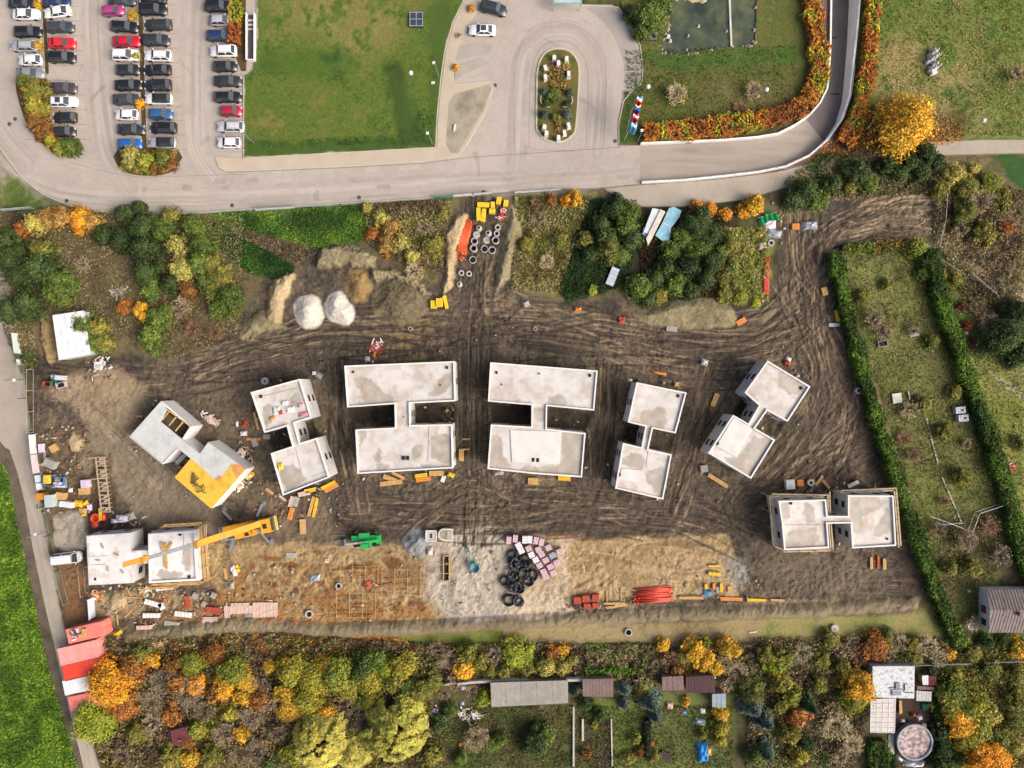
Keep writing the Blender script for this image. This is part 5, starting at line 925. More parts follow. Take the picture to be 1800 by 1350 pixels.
shell('narrow concrete shell right of the two wide shells, with a cloud-shaped damp patch', B5, 5.2,
 [[(1130,723),(1140,725),(1148,722),(1155,716),(1166,720),(1168,750),(1130,744)], [(1133,752),(1144,756),(1141,768),(1132,766)], [(1094,812),(1097,803),(1105,800),(1113,797),(1126,799),(1133,808),(1130,821),(1115,822),(1097,817)], [(1134,832),(1150,826),(1167,822),(1162,867),(1150,862),(1140,850)]],
 [[(1093,823),(1131,827),(1128,848),(1087,842)]], [(1192,696,.4),(1089,834,.4)], [((1139,790),(1136,820))])
B6 = [(1348,634),(1423,679.5),(1383,741),(1347.5,721.5),(1326,752.5),(1361,773),(1319,841),(1244,796),(1287.5,729),(1314.5,744.5),(1333,712.5),(1308,690)]
shell('diagonal concrete shell at the right, its two blocks stepping down to the left', B6, 5.2,
 [[(1367,655),(1375,656),(1413,678),(1402,692),(1385,690),(1372,682),(1368,668)], [(1320,772),(1340,770),(1354,778),(1320,834),(1280,812),(1275,803),(1294,806)], [(1315,690),(1325,694),(1330,706),(1314,700)]],
 [[(1290,733),(1323,754),(1292,803),(1259,784)]], [(1261,779,.4),(1408,682,.4)])
B7 = [(1367,880),(1450.5,877.5),(1453,906.5),(1489,906.5),(1489,870),(1568.5,870.5),(1573.5,958.5),(1496.5,963),(1493.5,919),(1453,920),(1456,962),(1377,966),(1373,920)]
t7, c7 = shell('lower right concrete shell with timber scaffold boards around its walls', B7, 5.4,
 [[(1415,886),(1425,887),(1432,896),(1431,917),(1416,917)], [(1374,885),(1386,884),(1386,910),(1375,912)], [(1388,938),(1400,932),(1432,932),(1433,958),(1382,960)], [(1495,876),(1554,876),(1545,893),(1520,908),(1515,925),(1520,933),(1499,932)], [(1562,893),(1566,930),(1556,941),(1537,943),(1538,930),(1550,910)], [(1470,910),(1488,910),(1488,915),(1470,916)]],
 vents=[(1390,884,.4),(1559,947,.25)], joints=[((1382,922.5),(1452,921.5))])
b = MB()
for pl in ([(1352,872),(1449,874)], [(1353,872),(1360,960),(1380,968)], [(1457,920),(1461,968)], [(1376,970),(1462,968)], [(1475,866),(1572,862),(1580,963)], [(1455,868),(1456,906)]):
    Q = [(W(x, y, 4.4)[0]-c7[0], W(x, y, 4.4)[1]-c7[1]) for x, y in pl]
    for i in range(len(Q)-1):
        for o_ in (0, .35): b.bar((Q[i][0]+o_, Q[i][1]+o_, 4.4), (Q[i+1][0]+o_, Q[i+1][1]+o_, 4.4), .24, .06)
        L = math.dist(Q[i], Q[i+1]); n = max(1, int(L/2.2))
        for j in range(n+1): x = Q[i][0]+(Q[i+1][0]-Q[i][0])*j/n; y = Q[i][1]+(Q[i+1][1]-Q[i][1])*j/n; b.bar((x, y, 0), (x, y, 5.3), .09)
ob('scaffold', b, m_timb2, t7)
B2 = [(442,689.5),(528,666),(548.5,734),(518.5,743.5),(528,778.5),(557.5,769.5),(580,839),(498.5,870.5),(477,796.5),(515,784),(505,749),(466,760.5)]
t2, c2 = shell('small tilted concrete shell right of the yellow deck, junk lying on its upper roof', B2, 5.6,
 [[(512,700),(522,692),(530,700),(524,712),(512,714)], [(462,716),(474,712),(476,740),(468,752)], [(490,830),(498,820),(512,818),(524,822),(530,836),(540,842),(520,856),(504,862),(496,850)]],
 [], [(459,697,.4)], [((519,786),(532,838)), ((545,838),(580,826)), ((446,700),(520,682))])
B1 = [(283,705),(227,768),(285,816),(312,787.5),(335,806),(307,839.5),(371,894),(431.5,825),(366,777),(351.5,797.5),(321,773),(336,750)]
t1 = empty('house_shell', (0, 0, 0)); z1 = 4.6; c1 = W(325, 795, z1); t1.location = (c1[0], c1[1], 0)
t1['label'] = 'unfinished grey concrete shell with bright yellow formwork deck and an open stairwell'; t1['category'] = 'house shell'; t1['group'] = 'concrete house shells on the building site'
P = loc_poly(B1, z1, c1)[::-1]
if area_sign(P) < 0: P = P[::-1]
b = MB(); ring_prism(b, P, .25, -.5, z1-.22); ob('wall', b, m_white, t1)
m_slab = mat('fresh_slab', ['#b2b6b5', '#c2c6c4', '#cbcecb'], .5, .8, .05, .08)
b = MB()
for q in ([(283,705),(227,768),(285,816),(312,787.5),(321,773),(282,741),(293,720)], [(366,777),(351.5,797.5),(321,773),(312,787.5),(335,806),(355,822),(375,842),(390,838),(406,817),(419,815)]):
    q = loc_poly(q, z1, c1); q = q if area_sign(q) > 0 else q[::-1]; b.prism(q, z1-.21, z1)
ob('floor_slab', b, m_slab, t1)
q = loc_poly([(335,806),(307,839.5),(371,894),(431.5,825),(419,815),(406,817),(390,838),(375,842),(355,822)], z1, c1); q = q if area_sign(q) > 0 else q[::-1]
b = MB(); b.prism(q, z1-.15, z1+.03); dk = ob('formwork_deck', b, m_yel, t1)
b = MB(); q = loc_poly([(405,818),(420,815),(431,825),(416,840)], z1, c1); q = q if area_sign(q) > 0 else q[::-1]; b.prism(q, z1+.035, z1+.06)
q = loc_poly([(384,836),(392,838),(386,846),(378,843)], z1, c1); q = q if area_sign(q) > 0 else q[::-1]; b.prism(q, z1+.035, z1+.06); ob('deck_board', b, mat('orange_ply', ['#c98a4a', '#d39a5c'], 1, .7), dk)
b = MB(); rr = random.Random(3)
for k in range(16):
    x, y = W(341+rr.uniform(-6, 6), 844+rr.uniform(-8, 8), z1)[:2]; b.box(x-c1[0], y-c1[1], z1+.06+.02*k, rr.uniform(.4, 1.5), .12, .06, rr.uniform(0, 3))
for k in range(10):
    x, y = W(355+rr.uniform(-7, 7), 860+rr.uniform(-6, 6), z1)[:2]; b.box(x-c1[0], y-c1[1], z1+.06+.02*k, rr.uniform(.4, 1.2), .1, .05, rr.uniform(0, 3))
o = ob('prop_heap', b, flat('#6a5636')); o.location = (c1[0], c1[1], 0); reg(o, 'dark heap of loose props on the yellow deck', 'props', 341, 850, None, 'of the unfinished shell')
b = MB(); b.prism([p for p in loc_poly([(286,720),(336,753),(322,774),(281,742)], 1.6, c1)][::-1], 1.4, 1.6); ob('lower_floor', b, mat('dirty_slab', ['#5c5344', '#7a6f5c'], .8, .9, .1, .3), t1)
b = MB()
for (x1, y1, x2, y2) in ((284,738,296,723), (296,748,310,731), (307,758,321,741), (292,720,335,750)):
    p, q = W(x1, y1, z1), W(x2, y2, z1); b.bar((p[0]-c1[0], p[1]-c1[1], z1-.3), (q[0]-c1[0], q[1]-c1[1], z1-.3), .2, .2)
ob('beam', b, m_timb, t1)
b = MB()
for (x1, y1, x2, y2) in ((366,777,420,815), (230,768,286,814), (288,812,312,788), (351,797,322,773)):
    p, q = W(x1, y1, z1), W(x2, y2, z1); b.bar((p[0]-c1[0], p[1]-c1[1], z1+.05), (q[0]-c1[0], q[1]-c1[1], z1+.05), .12, .1)
ob('slab_edge', b, m_conc, t1)
for (x1, y1, x2, y2) in ((295,793,316,772), (300,806,322,783), (306,816,328,795)):
    p, q = W(x1+6, y1-2, 0), W(x2+6, y2-2, 0); b = MB(); b.bar((p[0], p[1], .3), (q[0], q[1], .3), .7, .6); reg(ob('foundation_strip', b, m_conc), 'grey foundation strip below the yellow deck', 'foundation', x1, y1, 'foundation strips')
B8a = [(151.5,942),(230,936.5),(231.5,968),(262,966.5),(261.3,937),(345.5,930.5),(351,1020.5),(262.6,1025.5),(262,990.5),(234,991.5),(232.8,1024.7),(155.7,1029)]
t8, c8 = shell('lower left concrete shell under the crane boom, its left block plain white', B8a, 4.0, [[(326,958),(335,960),(336,1000),(326,1000),(322,984)], [(285,1004),(316,1006),(318,1014),(282,1016)]],
 [], [(168,1018,.3),(317,938,.5),(333,1014,.4)], [((155,978),(190,977)), ((323,935),(323,975)), ((160,993),(185,992))], par=0, rcols=('#d6d4d0', '#dfdedb', '#e5e4e2', '#e8e8e7'))
b = MB(); P = loc_poly([(262,938),(344,932),(349,1019),(263.5,1024)], 4.0, c8)[::-1]
if area_sign(P) < 0: P = P[::-1]
ring_prism(b, P, .3, 4.003, 4.35); ob('parapet', b, m_white, t8)
b = MB()
for pl in ([(352,925),(360,1022)], [(357,925),(365,1020)], [(263,1031),(352,1026)], [(262,1035),(310,1033)], [(285,926),(352,922)]):
    for i in range(len(pl)-1):
        p, q = W(*pl[i], 3.0), W(*pl[i+1], 3.0)
        for o_ in (0, .3): b.bar((p[0]-c8[0]+o_, p[1]-c8[1]+o_, 3), (q[0]-c8[0]+o_, q[1]-c8[1]+o_, 3), .25, .06)
        n = 4
        for j in range(n+1): x = p[0]+(q[0]-p[0])*j/n-c8[0]; y = p[1]+(q[1]-p[1])*j/n-c8[1]; b.bar((x, y, 0), (x, y, 3.9), .09)
ob('scaffold', b, m_timb, t8)

# ------------------------------------------------------------------ cars
def car_parts(kind):
    L, Wd, H, wb0, r0, r1, rb, belt = {'hatchback': (4.1, 1.86, 1.46, 1.05, .38, -1.35, -1.9, .92), 'saloon': (4.7, 1.9, 1.42, 1.05, .35, -1.0, -1.75, .9), 'estate car': (4.75, 1.9, 1.46, 1.05, .35, -1.7, -2.2, .92),
      'off-roader': (4.65, 1.98, 1.68, 1.1, .45, -1.65, -2.1, 1.0), 'van': (4.9, 2.0, 1.95, 1.95, 1.25, -2.15, -2.4, 1.15), 'small car': (3.7, 1.75, 1.45, 1.0, .4, -1.25, -1.75, .92)}[kind]
    w = Wd/2; hx = L/2; body = MB(); V = []; st = [(hx, .62, .52), (hx-.12, .82, .66), (hx-.5, .95, .80), (wb0+.05, .985, belt-.02), (.2, 1, belt), (-.9, 1, belt+.01), (rb+.25, .98, belt+.02), (-hx+.12, .93, belt-.02), (-hx, .84, belt-.16)]
    for x, k, zt in st:
        V += [(x, -w*k*.93, .22), (x, -w*k, .5), (x, -w*k*.97, zt-.08), (x, -w*k*.88, zt), (x, 0, zt+.035), (x, w*k*.88, zt), (x, w*k*.97, zt-.08), (x, w*k, .5), (x, w*k*.93, .22)]
    m = 9; F = [(i*m+j, i*m+(j+1) % m, (i+1)*m+(j+1) % m, (i+1)*m+j) for i in range(len(st)-1) for j in range(m)]+[tuple(range(m))[::-1], tuple((len(st)-1)*m+j for j in range(m))]
    body.add(V, F)
    g = MB(); V = []
    for x, ww, z in ((wb0, .80, belt), (r0, .66, H-.05), (r1, .66, H-.05), (rb, .78, belt)): V += [(x, -w*ww, z), (x, w*ww, z)]
    V += [(wb0-.35, -w*.9, belt), (wb0-.35, w*.9, belt), (rb+.3, -w*.9, belt), (rb+.3, w*.9, belt)]
    F = [(0, 2, 3, 1), (2, 4, 5, 3), (4, 6, 7, 5), (0, 8, 2), (8, 10, 4, 2), (10, 6, 4), (1, 3, 9), (9, 3, 5, 11), (11, 5, 7), (0, 1, 9, 8), (10, 11, 7, 6)]; g.add(V, F)
    rf = MB(); n = 6; V = []
    for i in range(n+1):
        x = r0+.04+(r1-r0-.08)*i/n; e = .04*math.sin(math.pi*i/n)
        V += [(x, -w*.70, H-.06), (x, -w*.62, H-.005+e), (x, 0, H+.03+e), (x, w*.62, H-.005+e), (x, w*.70, H-.06)]
    F = [(i*5+j, i*5+j+1, i*5+6+j, i*5+5+j) for i in range(n) for j in range(4)]+[(0, 5*n, 5*n+4, 4)]; rf.add(V, F)
    pl = MB()
    for s in (-1, 1): pl.bar((r0, s*w*.68, H-.05), (wb0-.02, s*w*.83, belt+.02), .07, .05); pl.bar((r1, s*w*.68, H-.05), (rb, s*w*.8, belt+.02), .12, .06); pl.bar(((r0+r1)/2, s*w*.69, H-.05), ((r0+r1)/2-.05, s*w*.93, belt), .08, .05)
    rf.add(pl.v, pl.f); parts = [('body', body.mesh('body', True), None), ('glazing', g, 'G'), ('roof', rf.mesh('roof', True), None)]
    for sx in (hx-.85, -hx+.82):
        for s in (-1, 1):
            wh = MB(); wh.lathe([(.0, -.11), (.33, -.11), (.34, -.06), (.34, .06), (.33, .11), (.0, .11)], 14, (sx, s*(w-.13), .33), True, 'y'); parts.append(('wheel', wh, 'K'))
    for s in (-1, 1):
        h = MB(); h.box(hx-.14, s*w*.62, .56, .3, .34, .13); parts.append(('headlight', h, 'H'))
        h = MB(); h.box(-hx+.06, s*w*.66, .66, .2, .36, .14); parts.append(('tail_light', h, 'T'))
        h = MB(); h.box(wb0-.3, s*(w+.06), belt-.02, .16, .22, .14); parts.append(('mirror', h, None))
    if kind in ('estate car', 'off-roader'):
        for s in (-1, 1): h = MB(); h.bar((r0-.1, s*w*.6, H+.04), (r1+.1, s*w*.6, H+.04), .05, .05); parts.append(('roof_rail', h, 'R'))
    return parts, (r0, r1, w, H)
gl = newmat('car_glass'); gl[2].inputs['Base Color'].default_value = (.035, .042, .048, 1); gl[2].inputs['Roughness'].default_value = .08; gl[2].inputs['IOR'].default_value = 1.6; m_glass = gl[0]
FX = {'G': m_glass, 'K': flat('#1a1a1a', .9), 'H': flat('#c9ccd0', .2), 'T': flat('#8a1512', .3), 'R': flat('#8c8f92', .4, .8)}
CARC = {}
CN = {'#1b1d20': 'black', '#23272b': 'black', '#2e3438': 'dark grey', '#3c4347': 'dark grey', '#eceef0': 'white', '#f2f2f2': 'white', '#a9aeb3': 'silver', '#c9ccce': 'silver', '#8f959a': 'grey', '#c4122c': 'crimson', '#e3252a': 'bright red', '#a81c38': 'dark red', '#a83a78': 'magenta', '#1d3560': 'navy blue', '#1f5fae': 'bright blue', '#2f5f8c': 'steel blue', '#4a3f3e': 'dark brown', '#2b2b2e': 'black'}
def car(px, py, col, kind, face=1, row='', ang=0.0, pano=False):
    k = kind; first = k not in CARC
    if first:
        parts, dim = car_parts(k); t = empty('parked_car', (0, 0, 0))
        for n_, me, mm in parts: ob(n_, me, FX[mm] if mm else paint('#eceef0'), t)
        CARC[k] = (t, dim, False)
    src, dim, used = CARC[k]
    t = copy_tree(src) if used else src; CARC[k] = (src, dim, True)
    for ch in t.children:
        if ch.name.split('.')[0] in ('body', 'roof', 'mirror'):
            ch.material_slots[0].link = 'OBJECT'; ch.material_slots[0].material = paint('#2a2c2e' if (pano and ch.name.startswith('roof') and 'rail' not in ch.name and not pano == 'sun') else col)
    for ch in list(t.children):
        if ch.name.startswith('sunroof'): bpy.data.objects.remove(ch)
    if pano == 'sun':
        r0, r1, w, H = dim; m_ = MB(); m_.box((r0+r1)/2+.1, 0, H+.04, .9, w*.95, .05); s = ob('sunroof', m_, m_glass, t)
    x, y, _ = W(px, py, .8); t.location = (x, y, .0); t.rotation_euler = (0, 0, math.radians(ang)+(0 if face > 0 else math.pi)+random.uniform(-.02, .02)); t.scale = (1, 1, 1)
    extra = {'sun': ' with a dark sunroof', True: ' with a dark roof', False: ''}[pano]
    reg(t, CN[col]+' '+kind+extra+' parked', 'car', px, py, 'cars in the car park' if row else 'cars outside the car park', row or None); return t
K1, K2, G1, G2, WH, SI, S2 = '#1b1d20', '#23272b', '#2e3438', '#3c4347', '#eceef0', '#a9aeb3', '#c9ccce'
ra, rb_, rc, rd, re_ = 'in the first row', 'in the second row', 'in the third row', 'in the fourth row', 'in the row beside the lawn'
for a in [(38,4,K2,'saloon',1,ra),(45,24,WH,'saloon',1,ra),(48,55,K1,'estate car',1,ra),(41,80,SI,'estate car',-1,ra),(52,105,WH,'hatchback',-1,ra),(53,128,'#8f959a','saloon',1,ra),
 (98,2,'#1d3560','saloon',1,rb_),(100,20,WH,'saloon',-1,rb_,8),(105,47,G2,'estate car',1,rb_),(108,75,'#e3252a','saloon',1,rb_),(108,100,K1,'off-roader',1,rb_),(110,154,'#4a3f3e','saloon',1,rb_),(111,178,WH,'estate car',1,rb_,0,'sun'),(113,206,K2,'hatchback',-1,rb_),(113,231,'#2b2b2e','small car',1,rb_),
 (214,0,G2,'saloon',1,rc),(198,18,'#a83a78','small car',1,rc,4),(218,46,K1,'estate car',1,rc,-4),(222,72,'#c4122c','saloon',1,rc),(220,96,'#f2f2f2','off-roader',1,rc),(224,122,K2,'hatchback',1,rc),(225,149,K1,'saloon',1,rc),(222,174,G2,'saloon',1,rc),(222,201,WH,'hatchback',-1,rc),(230,227,G1,'saloon',1,rc),(228,253,'#1f5fae','hatchback',1,rc),
 (268,-4,K1,'saloon',-1,rd),(269,16,K1,'off-roader',1,rd),(277,43,G1,'estate car',-1,rd),(274,70,G1,'off-roader',1,rd),(277,97,WH,'estate car',-1,rd),(276,122,K1,'saloon',-1,rd),(277,149,K2,'off-roader',-1,rd),(278,173,WH,'estate car',-1,rd,0,True),(282,200,'#2f5f8c','hatchback',1,rd),(286,224,K1,'off-roader',-1,rd),(285,250,SI,'estate car',-1,rd,0,True),
 (383,10,K1,'off-roader',1,re_),(389,35,SI,'hatchback',1,re_),(387,62,'#1d3560','estate car',1,re_),(392,89,'#f2f2f2','off-roader',-1,re_),(395,116,K2,'hatchback',1,re_),(400,142,G1,'saloon',1,re_),(400,170,K1,'estate car',1,re_),(406,195,'#a81c38','small car',1,re_),(405,222,S2,'estate car',-1,re_),(402,250,WH,'hatchback',-1,re_)]: car(*a)
car(868,14,G1,'off-roader',1,'',-15); car(848,52,WH,'saloon',-1,'',-2,'sun'); car(118,981,'#f2f2f2','van',1,'',6)

# ------------------------------------------------------------------ site items
def R_(a): return math.radians(a)
def crate(w, l, h, col):
    b = MB(); b.box(0, 0, 0, w, l, h*.92); n = max(3, int(w/.3))
    for i in range(n): b.box(-w/2+(i+.5)*w/n, 0, h*.922, w/n*.8, l*1.01, h*.08)
    return [('box', b, col), ('skid', (lambda q: (q.box(-w*.3, 0, -.1, .12, l, .095), q.box(w*.3, 0, -.1, .12, l, .095), q)[-1])(MB()), m_timb2)]
def planks(w, l, h, col, seed=0, jit=.05):
    """boards along l"""
    rr = random.Random(seed+int(w*100)); b = MB(); n = max(2, int(w/.26)); k = max(1, int(h/.12))
    for j in range(k):
        for i in range(n):
            b.box(-w/2+(i+.5)*w/n, rr.uniform(-.3, .3)*jit*l, .1+j*.12, w/n*.86, l*rr.uniform(1-jit*2, 1), .1, rr.uniform(-jit, jit)*.25)
    q = MB(); q.box(0, -l*.3, 0, w, .1, .095); q.box(0, l*.3, 0, w, .1, .095)
    return [('boards', b, col), ('bearer', q, m_timb2)]
def panel(w, l, h, col):
    b = MB(); b.box(0, 0, h, w, l, .04); f = MB(); n = max(2, int(max(w, l)/.6))
    for s in (-1, 1): f.box(s*(w/2-.05), 0, 0, .08, l, h-.003); f.box(0, s*(l/2-.05), 0, w-.2, .08, h-.004)
    for i in range(1, n):
        if l > w: f.box(0, -l/2+l*i/n, h+.043, w, .05, .03)
        else: f.box(-w/2+w*i/n, 0, h+.043, .05, l, .03)
    return [('sheet', b, col), ('frame', f, m_timb2)]
def bricks(w, l, h, col):
    b = MB(); b.box(0, 0, .13, w, l, h); nx = 2
    for s in (-.25, .25): b.box(s*w, 0, .135+h, w*.42, l*.94, .03)
    q = MB()
    for s in (-.4, 0, .4): q.box(s*w, 0, 0, .1, l*1.02, .12)
    r = MB()
    for s in (-.2, .22): r.box(0, s*l, .17+h, w*1.015, .05, .012); 
    return [('wrapped_bricks', b, col), ('pallet', q, m_timb2), ('strap', r, flat('#a06a78'))]
def skip(w, l, h, col):
    b = MB(); t = .07; b.box(0, 0, .05, w*.85, l*.85, .06)
    for s in (-1, 1): b.box(s*(w/2-t), 0, .06, t, l, h); b.box(0, s*(l/2-t), .065, w-3*t, t, h-.02)
    q = MB(); q.box(0, 0, .12, w*.8, l*.8, h*.35)
    return [('bin', b, col), ('load', q, m_dark)]
def heap(w, l, h, col, seed=1, n=40):
    """loose rubbish: many short boards and lumps in a pile"""
    rr = random.Random(seed); b = MB(); c = MB()
    for i in range(n):
        x = rr.gauss(0, w*.26); y = rr.gauss(0, l*.26); z = h*max(0, 1-abs(x)/w-abs(y)/l)*rr.random(); a = rr.uniform(0, 3.1)
        (b if i % 3 else c).box(x, y, z, rr.uniform(.3, min(1.6, max(.5, w*.5))), rr.uniform(.08, .3), rr.uniform(.04, .2), a, rr.uniform(-.2, .2))
    return [('rubble', b, col), ('scrap', c, m_white)]
def tarp(w, l, h, col, seed=2):
    rng = np.random.RandomState(seed); n = 14; b = MB(); V = []
    for i in range(n):
        for j in range(n):
            u, v = i/(n-1)*2-1, j/(n-1)*2-1; e = max(0, 1-max(abs(u), abs(v))**4); V.append((u*w/2*(1+.06*rng.normal()*(1-e)), v*l/2*(1+.06*rng.normal()*(1-e)), .03+h*e*(.6+.7*float(vn(np.array(u*2.0), np.array(v*2.0), seed)))))
    b.add(V, [(i*n+j, (i+1)*n+j, (i+1)*n+j+1, i*n+j+1) for i in range(n-1) for j in range(n-1)]+[tuple(range(n))])
    return [('sheeting', b.mesh('sheeting', False), col)]
def cabin(w, l, h, col):
    b = MB(); b.box(0, 0, .15, w, l, h-.15); r = MB(); r.box(0, 0, h+.002, w*1.03, l*1.02, .08)
    for i in range(int(l/.5)): r.box(0, -l/2+.3+i*.5, h+.083, w*.95, .06, .03)
    d = MB(); d.box(w/2+.02, 0, .2, .05, min(.9, l*.4), 1.9*min(1, h/2.3)); e = MB(); e.box(-w/2-.02, 0, 1.1 if h > 2 else h*.4, .05, min(.8, l*.3), .6)
    return [('wall', b, col), ('roof', r, col), ('door', d, m_conc), ('window', e, m_dark)]
def item(kind, px, py, w, l, ang, col, h, base, cat, group=None, nm=None, seed=0, z=0.0, zone_=None):
    w *= U; l *= U; fn = {'crate': crate, 'plank_stack': planks, 'formwork_panel': panel, 'brick_pallet': bricks, 'skip': skip, 'rubble_heap': heap, 'tarpaulin': tarp, 'site_cabin': cabin}[kind]
    m = paint(col) if (isinstance(col, str) and kind in ('skip', 'site_cabin')) else flat(col) if isinstance(col, str) else col
    key = None
    parts = fn(w, l, h, m, seed) if kind in ('plank_stack', 'rubble_heap', 'tarpaulin') else fn(w, l, h, m)
    x, y, _ = W(px, py, z+h); t = thing(nm or kind, parts, (x, y, z+.02), R_(ang)); reg(t, base, cat, px, py, group, zone_); return t
YL = '#f0cc30'; OR_ = '#d0532a'
for (x, y, w, l, a, h) in ((849.5,359.6,21,8,-2,.9),(866,360,7,11,0,.9),(865,370.6,10.6,8,-3,1),(876.6,352,8,12,-10,1),(889,357,8,11,-8,.8),(841,376,7.5,22,2,.8),(849.8,378,7.5,22,-6,.8),(761.7,535,10,14,2,.9),(772,531.5,11,15,4,1.2),(783,531,6,23,12,.6)):
    item('crate', x, y, w, l, a, m_yel if 0 else YL, h, 'yellow stacked crate', 'crate', 'yellow crates')
for (x, y) in ((884,371),(881.5,381.6)): item('rubble_heap', x, y, 13, 8, 3, '#c2402c', .5, 'red heap of small fittings', 'fittings', None, 'fittings_pallet', seed=int(y), z=0)
# brick pallets
for (zx, zy, a, c) in ((1135,262,-4,'P'),(1195,248,-4,'P'),(1283,258,-4,'W'),(1330,256,-4,'W'),(1388,265,-8,'P'),(1440,280,-10,'P'),(1225,312,28,'W'),(1250,360,25,'W'),(1320,340,24,'P'),(1345,398,26,'W'),(1410,350,24,'P'),(1385,445,28,'W'),(1440,395,26,'P'),(1503,332,24,'P'),(1420,497,28,'P'),(1478,450,28,'P'),(1540,405,26,'G'),(1608,370,24,'P'),(1458,555,26,'P'),(1520,510,28,'P'),(1583,470,26,'P'),(1478,603,24,'P'),(1548,567,26,'P')):
    c_, n_ = {'P': ('#d6b8c0', 'pale pink'), 'W': ('#efecef', 'white'), 'G': ('#9fb0b4', 'grey-green')}[c]
    item('brick_pallet', 680+zx/5.294, 900+zy/5.294, 10.2 if a > 0 else 8.6, 9.6 if a > 0 else 12.5, a, mat('wrap_'+c, [c_], 1.5, .45, .1, .25), 1.0, n_+' wrapped brick pallet', 'brick pallet', 'wrapped brick pallets')
# concrete rings
def ringobj(px, py, r, h=.6, hole=.78, cone=False, lid=False, base=None, col='#b5b2ac'):
    R0 = r*U; b = MB(); m = flat(col)
    if lid: b.lathe([(0, h), (R0, h), (R0, 0), (0, 0)], 20, close=False)
    elif cone: b.lathe([(R0, 0), (R0, h*.4), (R0*.55, h), (R0*.38, h), (R0*.38, h*.9), (R0*.8, h*.35), (R0*.8, 0)], 20)
    else: b.lathe([(R0, 0), (R0, h), (R0*hole, h), (R0*hole, 0)], 20)
    parts = [('ring', b.mesh('ring'), m)]
    if not lid: q = MB(); q.lathe([(0, .06), (R0*.78, .06), (R0*.78, 0)], 16, close=False); parts.append(('shaft_floor', q, m_dark))
    else: q = MB(); q.bar((-R0*.4, 0, h+.02), (R0*.4, 0, h+.02), .05); parts.append(('lifting_bar', q, m_dark))
    x, y, _ = W(px, py, h); t = thing('concrete_ring', parts, (x, y, 0)); t['label'] = ''
    reg(t, base or ('closed round concrete cover slab' if lid else 'conical concrete shaft top' if cone else 'open concrete shaft ring' if hole > .7 else 'thick-walled concrete ring'), 'concrete ring', px, py, 'concrete shaft rings')
for a in ((841.4,400,5.8,1.2,.5,True),(837.5,412.5,6,.3,.5,False,True),(834,423.5,6.2,.8,.76),(832.4,436,6.3,1.2,.76),(858,409,6.4,1.1,.5,True),(875,399.5,5.2,.8,.6),(873,410,5,.8,.65),(855.7,422,6.2,.3,.5,False,True),(871,422,6.4,1.0,.78),(851.7,437.4,6.5,.4,.82),(865,439.4,6.6,.5,.78),(831,456.5,6.4,.4,.84),(811,479.7,5,.6,.55),(824.4,481,5,.6,.55),(807,499,5.4,.9,.5,True),(721,578,3.8,.4,.7),(941,578,3.6,.4,.7),(1356,427,5.6,.6,.62),(543,1080,7,.5,.68),(595,1030.5,5.6,.6,.7),(1105,1112,6.6,.5,.74),(1510,687,6,.7,.5),(1426,848.5,6,.6,.5),(465,670,6.5,.4,.3)): ringobj(*a)
ringobj(1468,1105,6.8,.5,.5,False,True,'white round shaft lid'); 
# pipes
def pipes(px, py, n, Lp, r, ang, col, base, spread, layers=2, jit=.03, cat='pipe', seed=0):
    rr = random.Random(seed); L = Lp*U; key = 'pipe%s%.2f%.2f' % (col, L, r); cx, cy, _ = W(px, py, .3); A = R_(ang); k = 0
    for ly in range(layers):
        m_ = n-ly
        for i in range(m_):
            def mk():
                b = MB(); b.lathe([(r, -L/2), (r, L/2), (r*.82, L/2), (r*.82, -L/2)], 10, (0, 0, 0), True, 'x'); s = MB(); s.lathe([(r*1.18, L/2-.25), (r*1.18, L/2+.02), (r*1.0, L/2+.02), (r*1.0, L/2-.25)], 10, (0, 0, 0), True, 'x')
                return [('barrel', b.mesh('barrel', True), flat(col, .5)), ('socket', s.mesh('socket', True), flat(col, .5))]
            off = (i-(m_-1)/2)*spread; lo = rr.uniform(-.5, .5)*L*jit*3; x = cx+math.cos(A)*lo-math.sin(A)*off; y = cy+math.sin(A)*lo+math.cos(A)*off
            t = thing('drain_pipe', mk, (x, y, r*1.2+ly*r*1.75), A+rr.uniform(-jit, jit)+(math.pi if rr.random() < .5 else 0), key)
            reg(t, base+(' in the upper layer' if ly else ' in the bottom layer'), cat, 900+x/U, 675-y/U, 'drain pipes', 'near '+near(px, py).replace('the long red pipe stack', 'the upper hedge').replace('the orange pipe pile', 'the lower bank')); k += 1
pipes(817, 416, 9, 56, .13, 77, '#e2622e', 'orange drain pipe', .2, 3, .05, seed=1)
pipes(1346.5, 484, 6, 68, .11, 89, '#c8452f', 'red drain pipe', .2, 3, .001, seed=2)
pipes(1148, 1046, 10, 62, .12, 3, '#d9492e', 'orange-red drain pipe', .28, 2, .06, seed=3)
pipes(810, 453, 4, 14, .1, -35, '#b8643c', 'short rusty pipe', .22, 1, .1, seed=4)
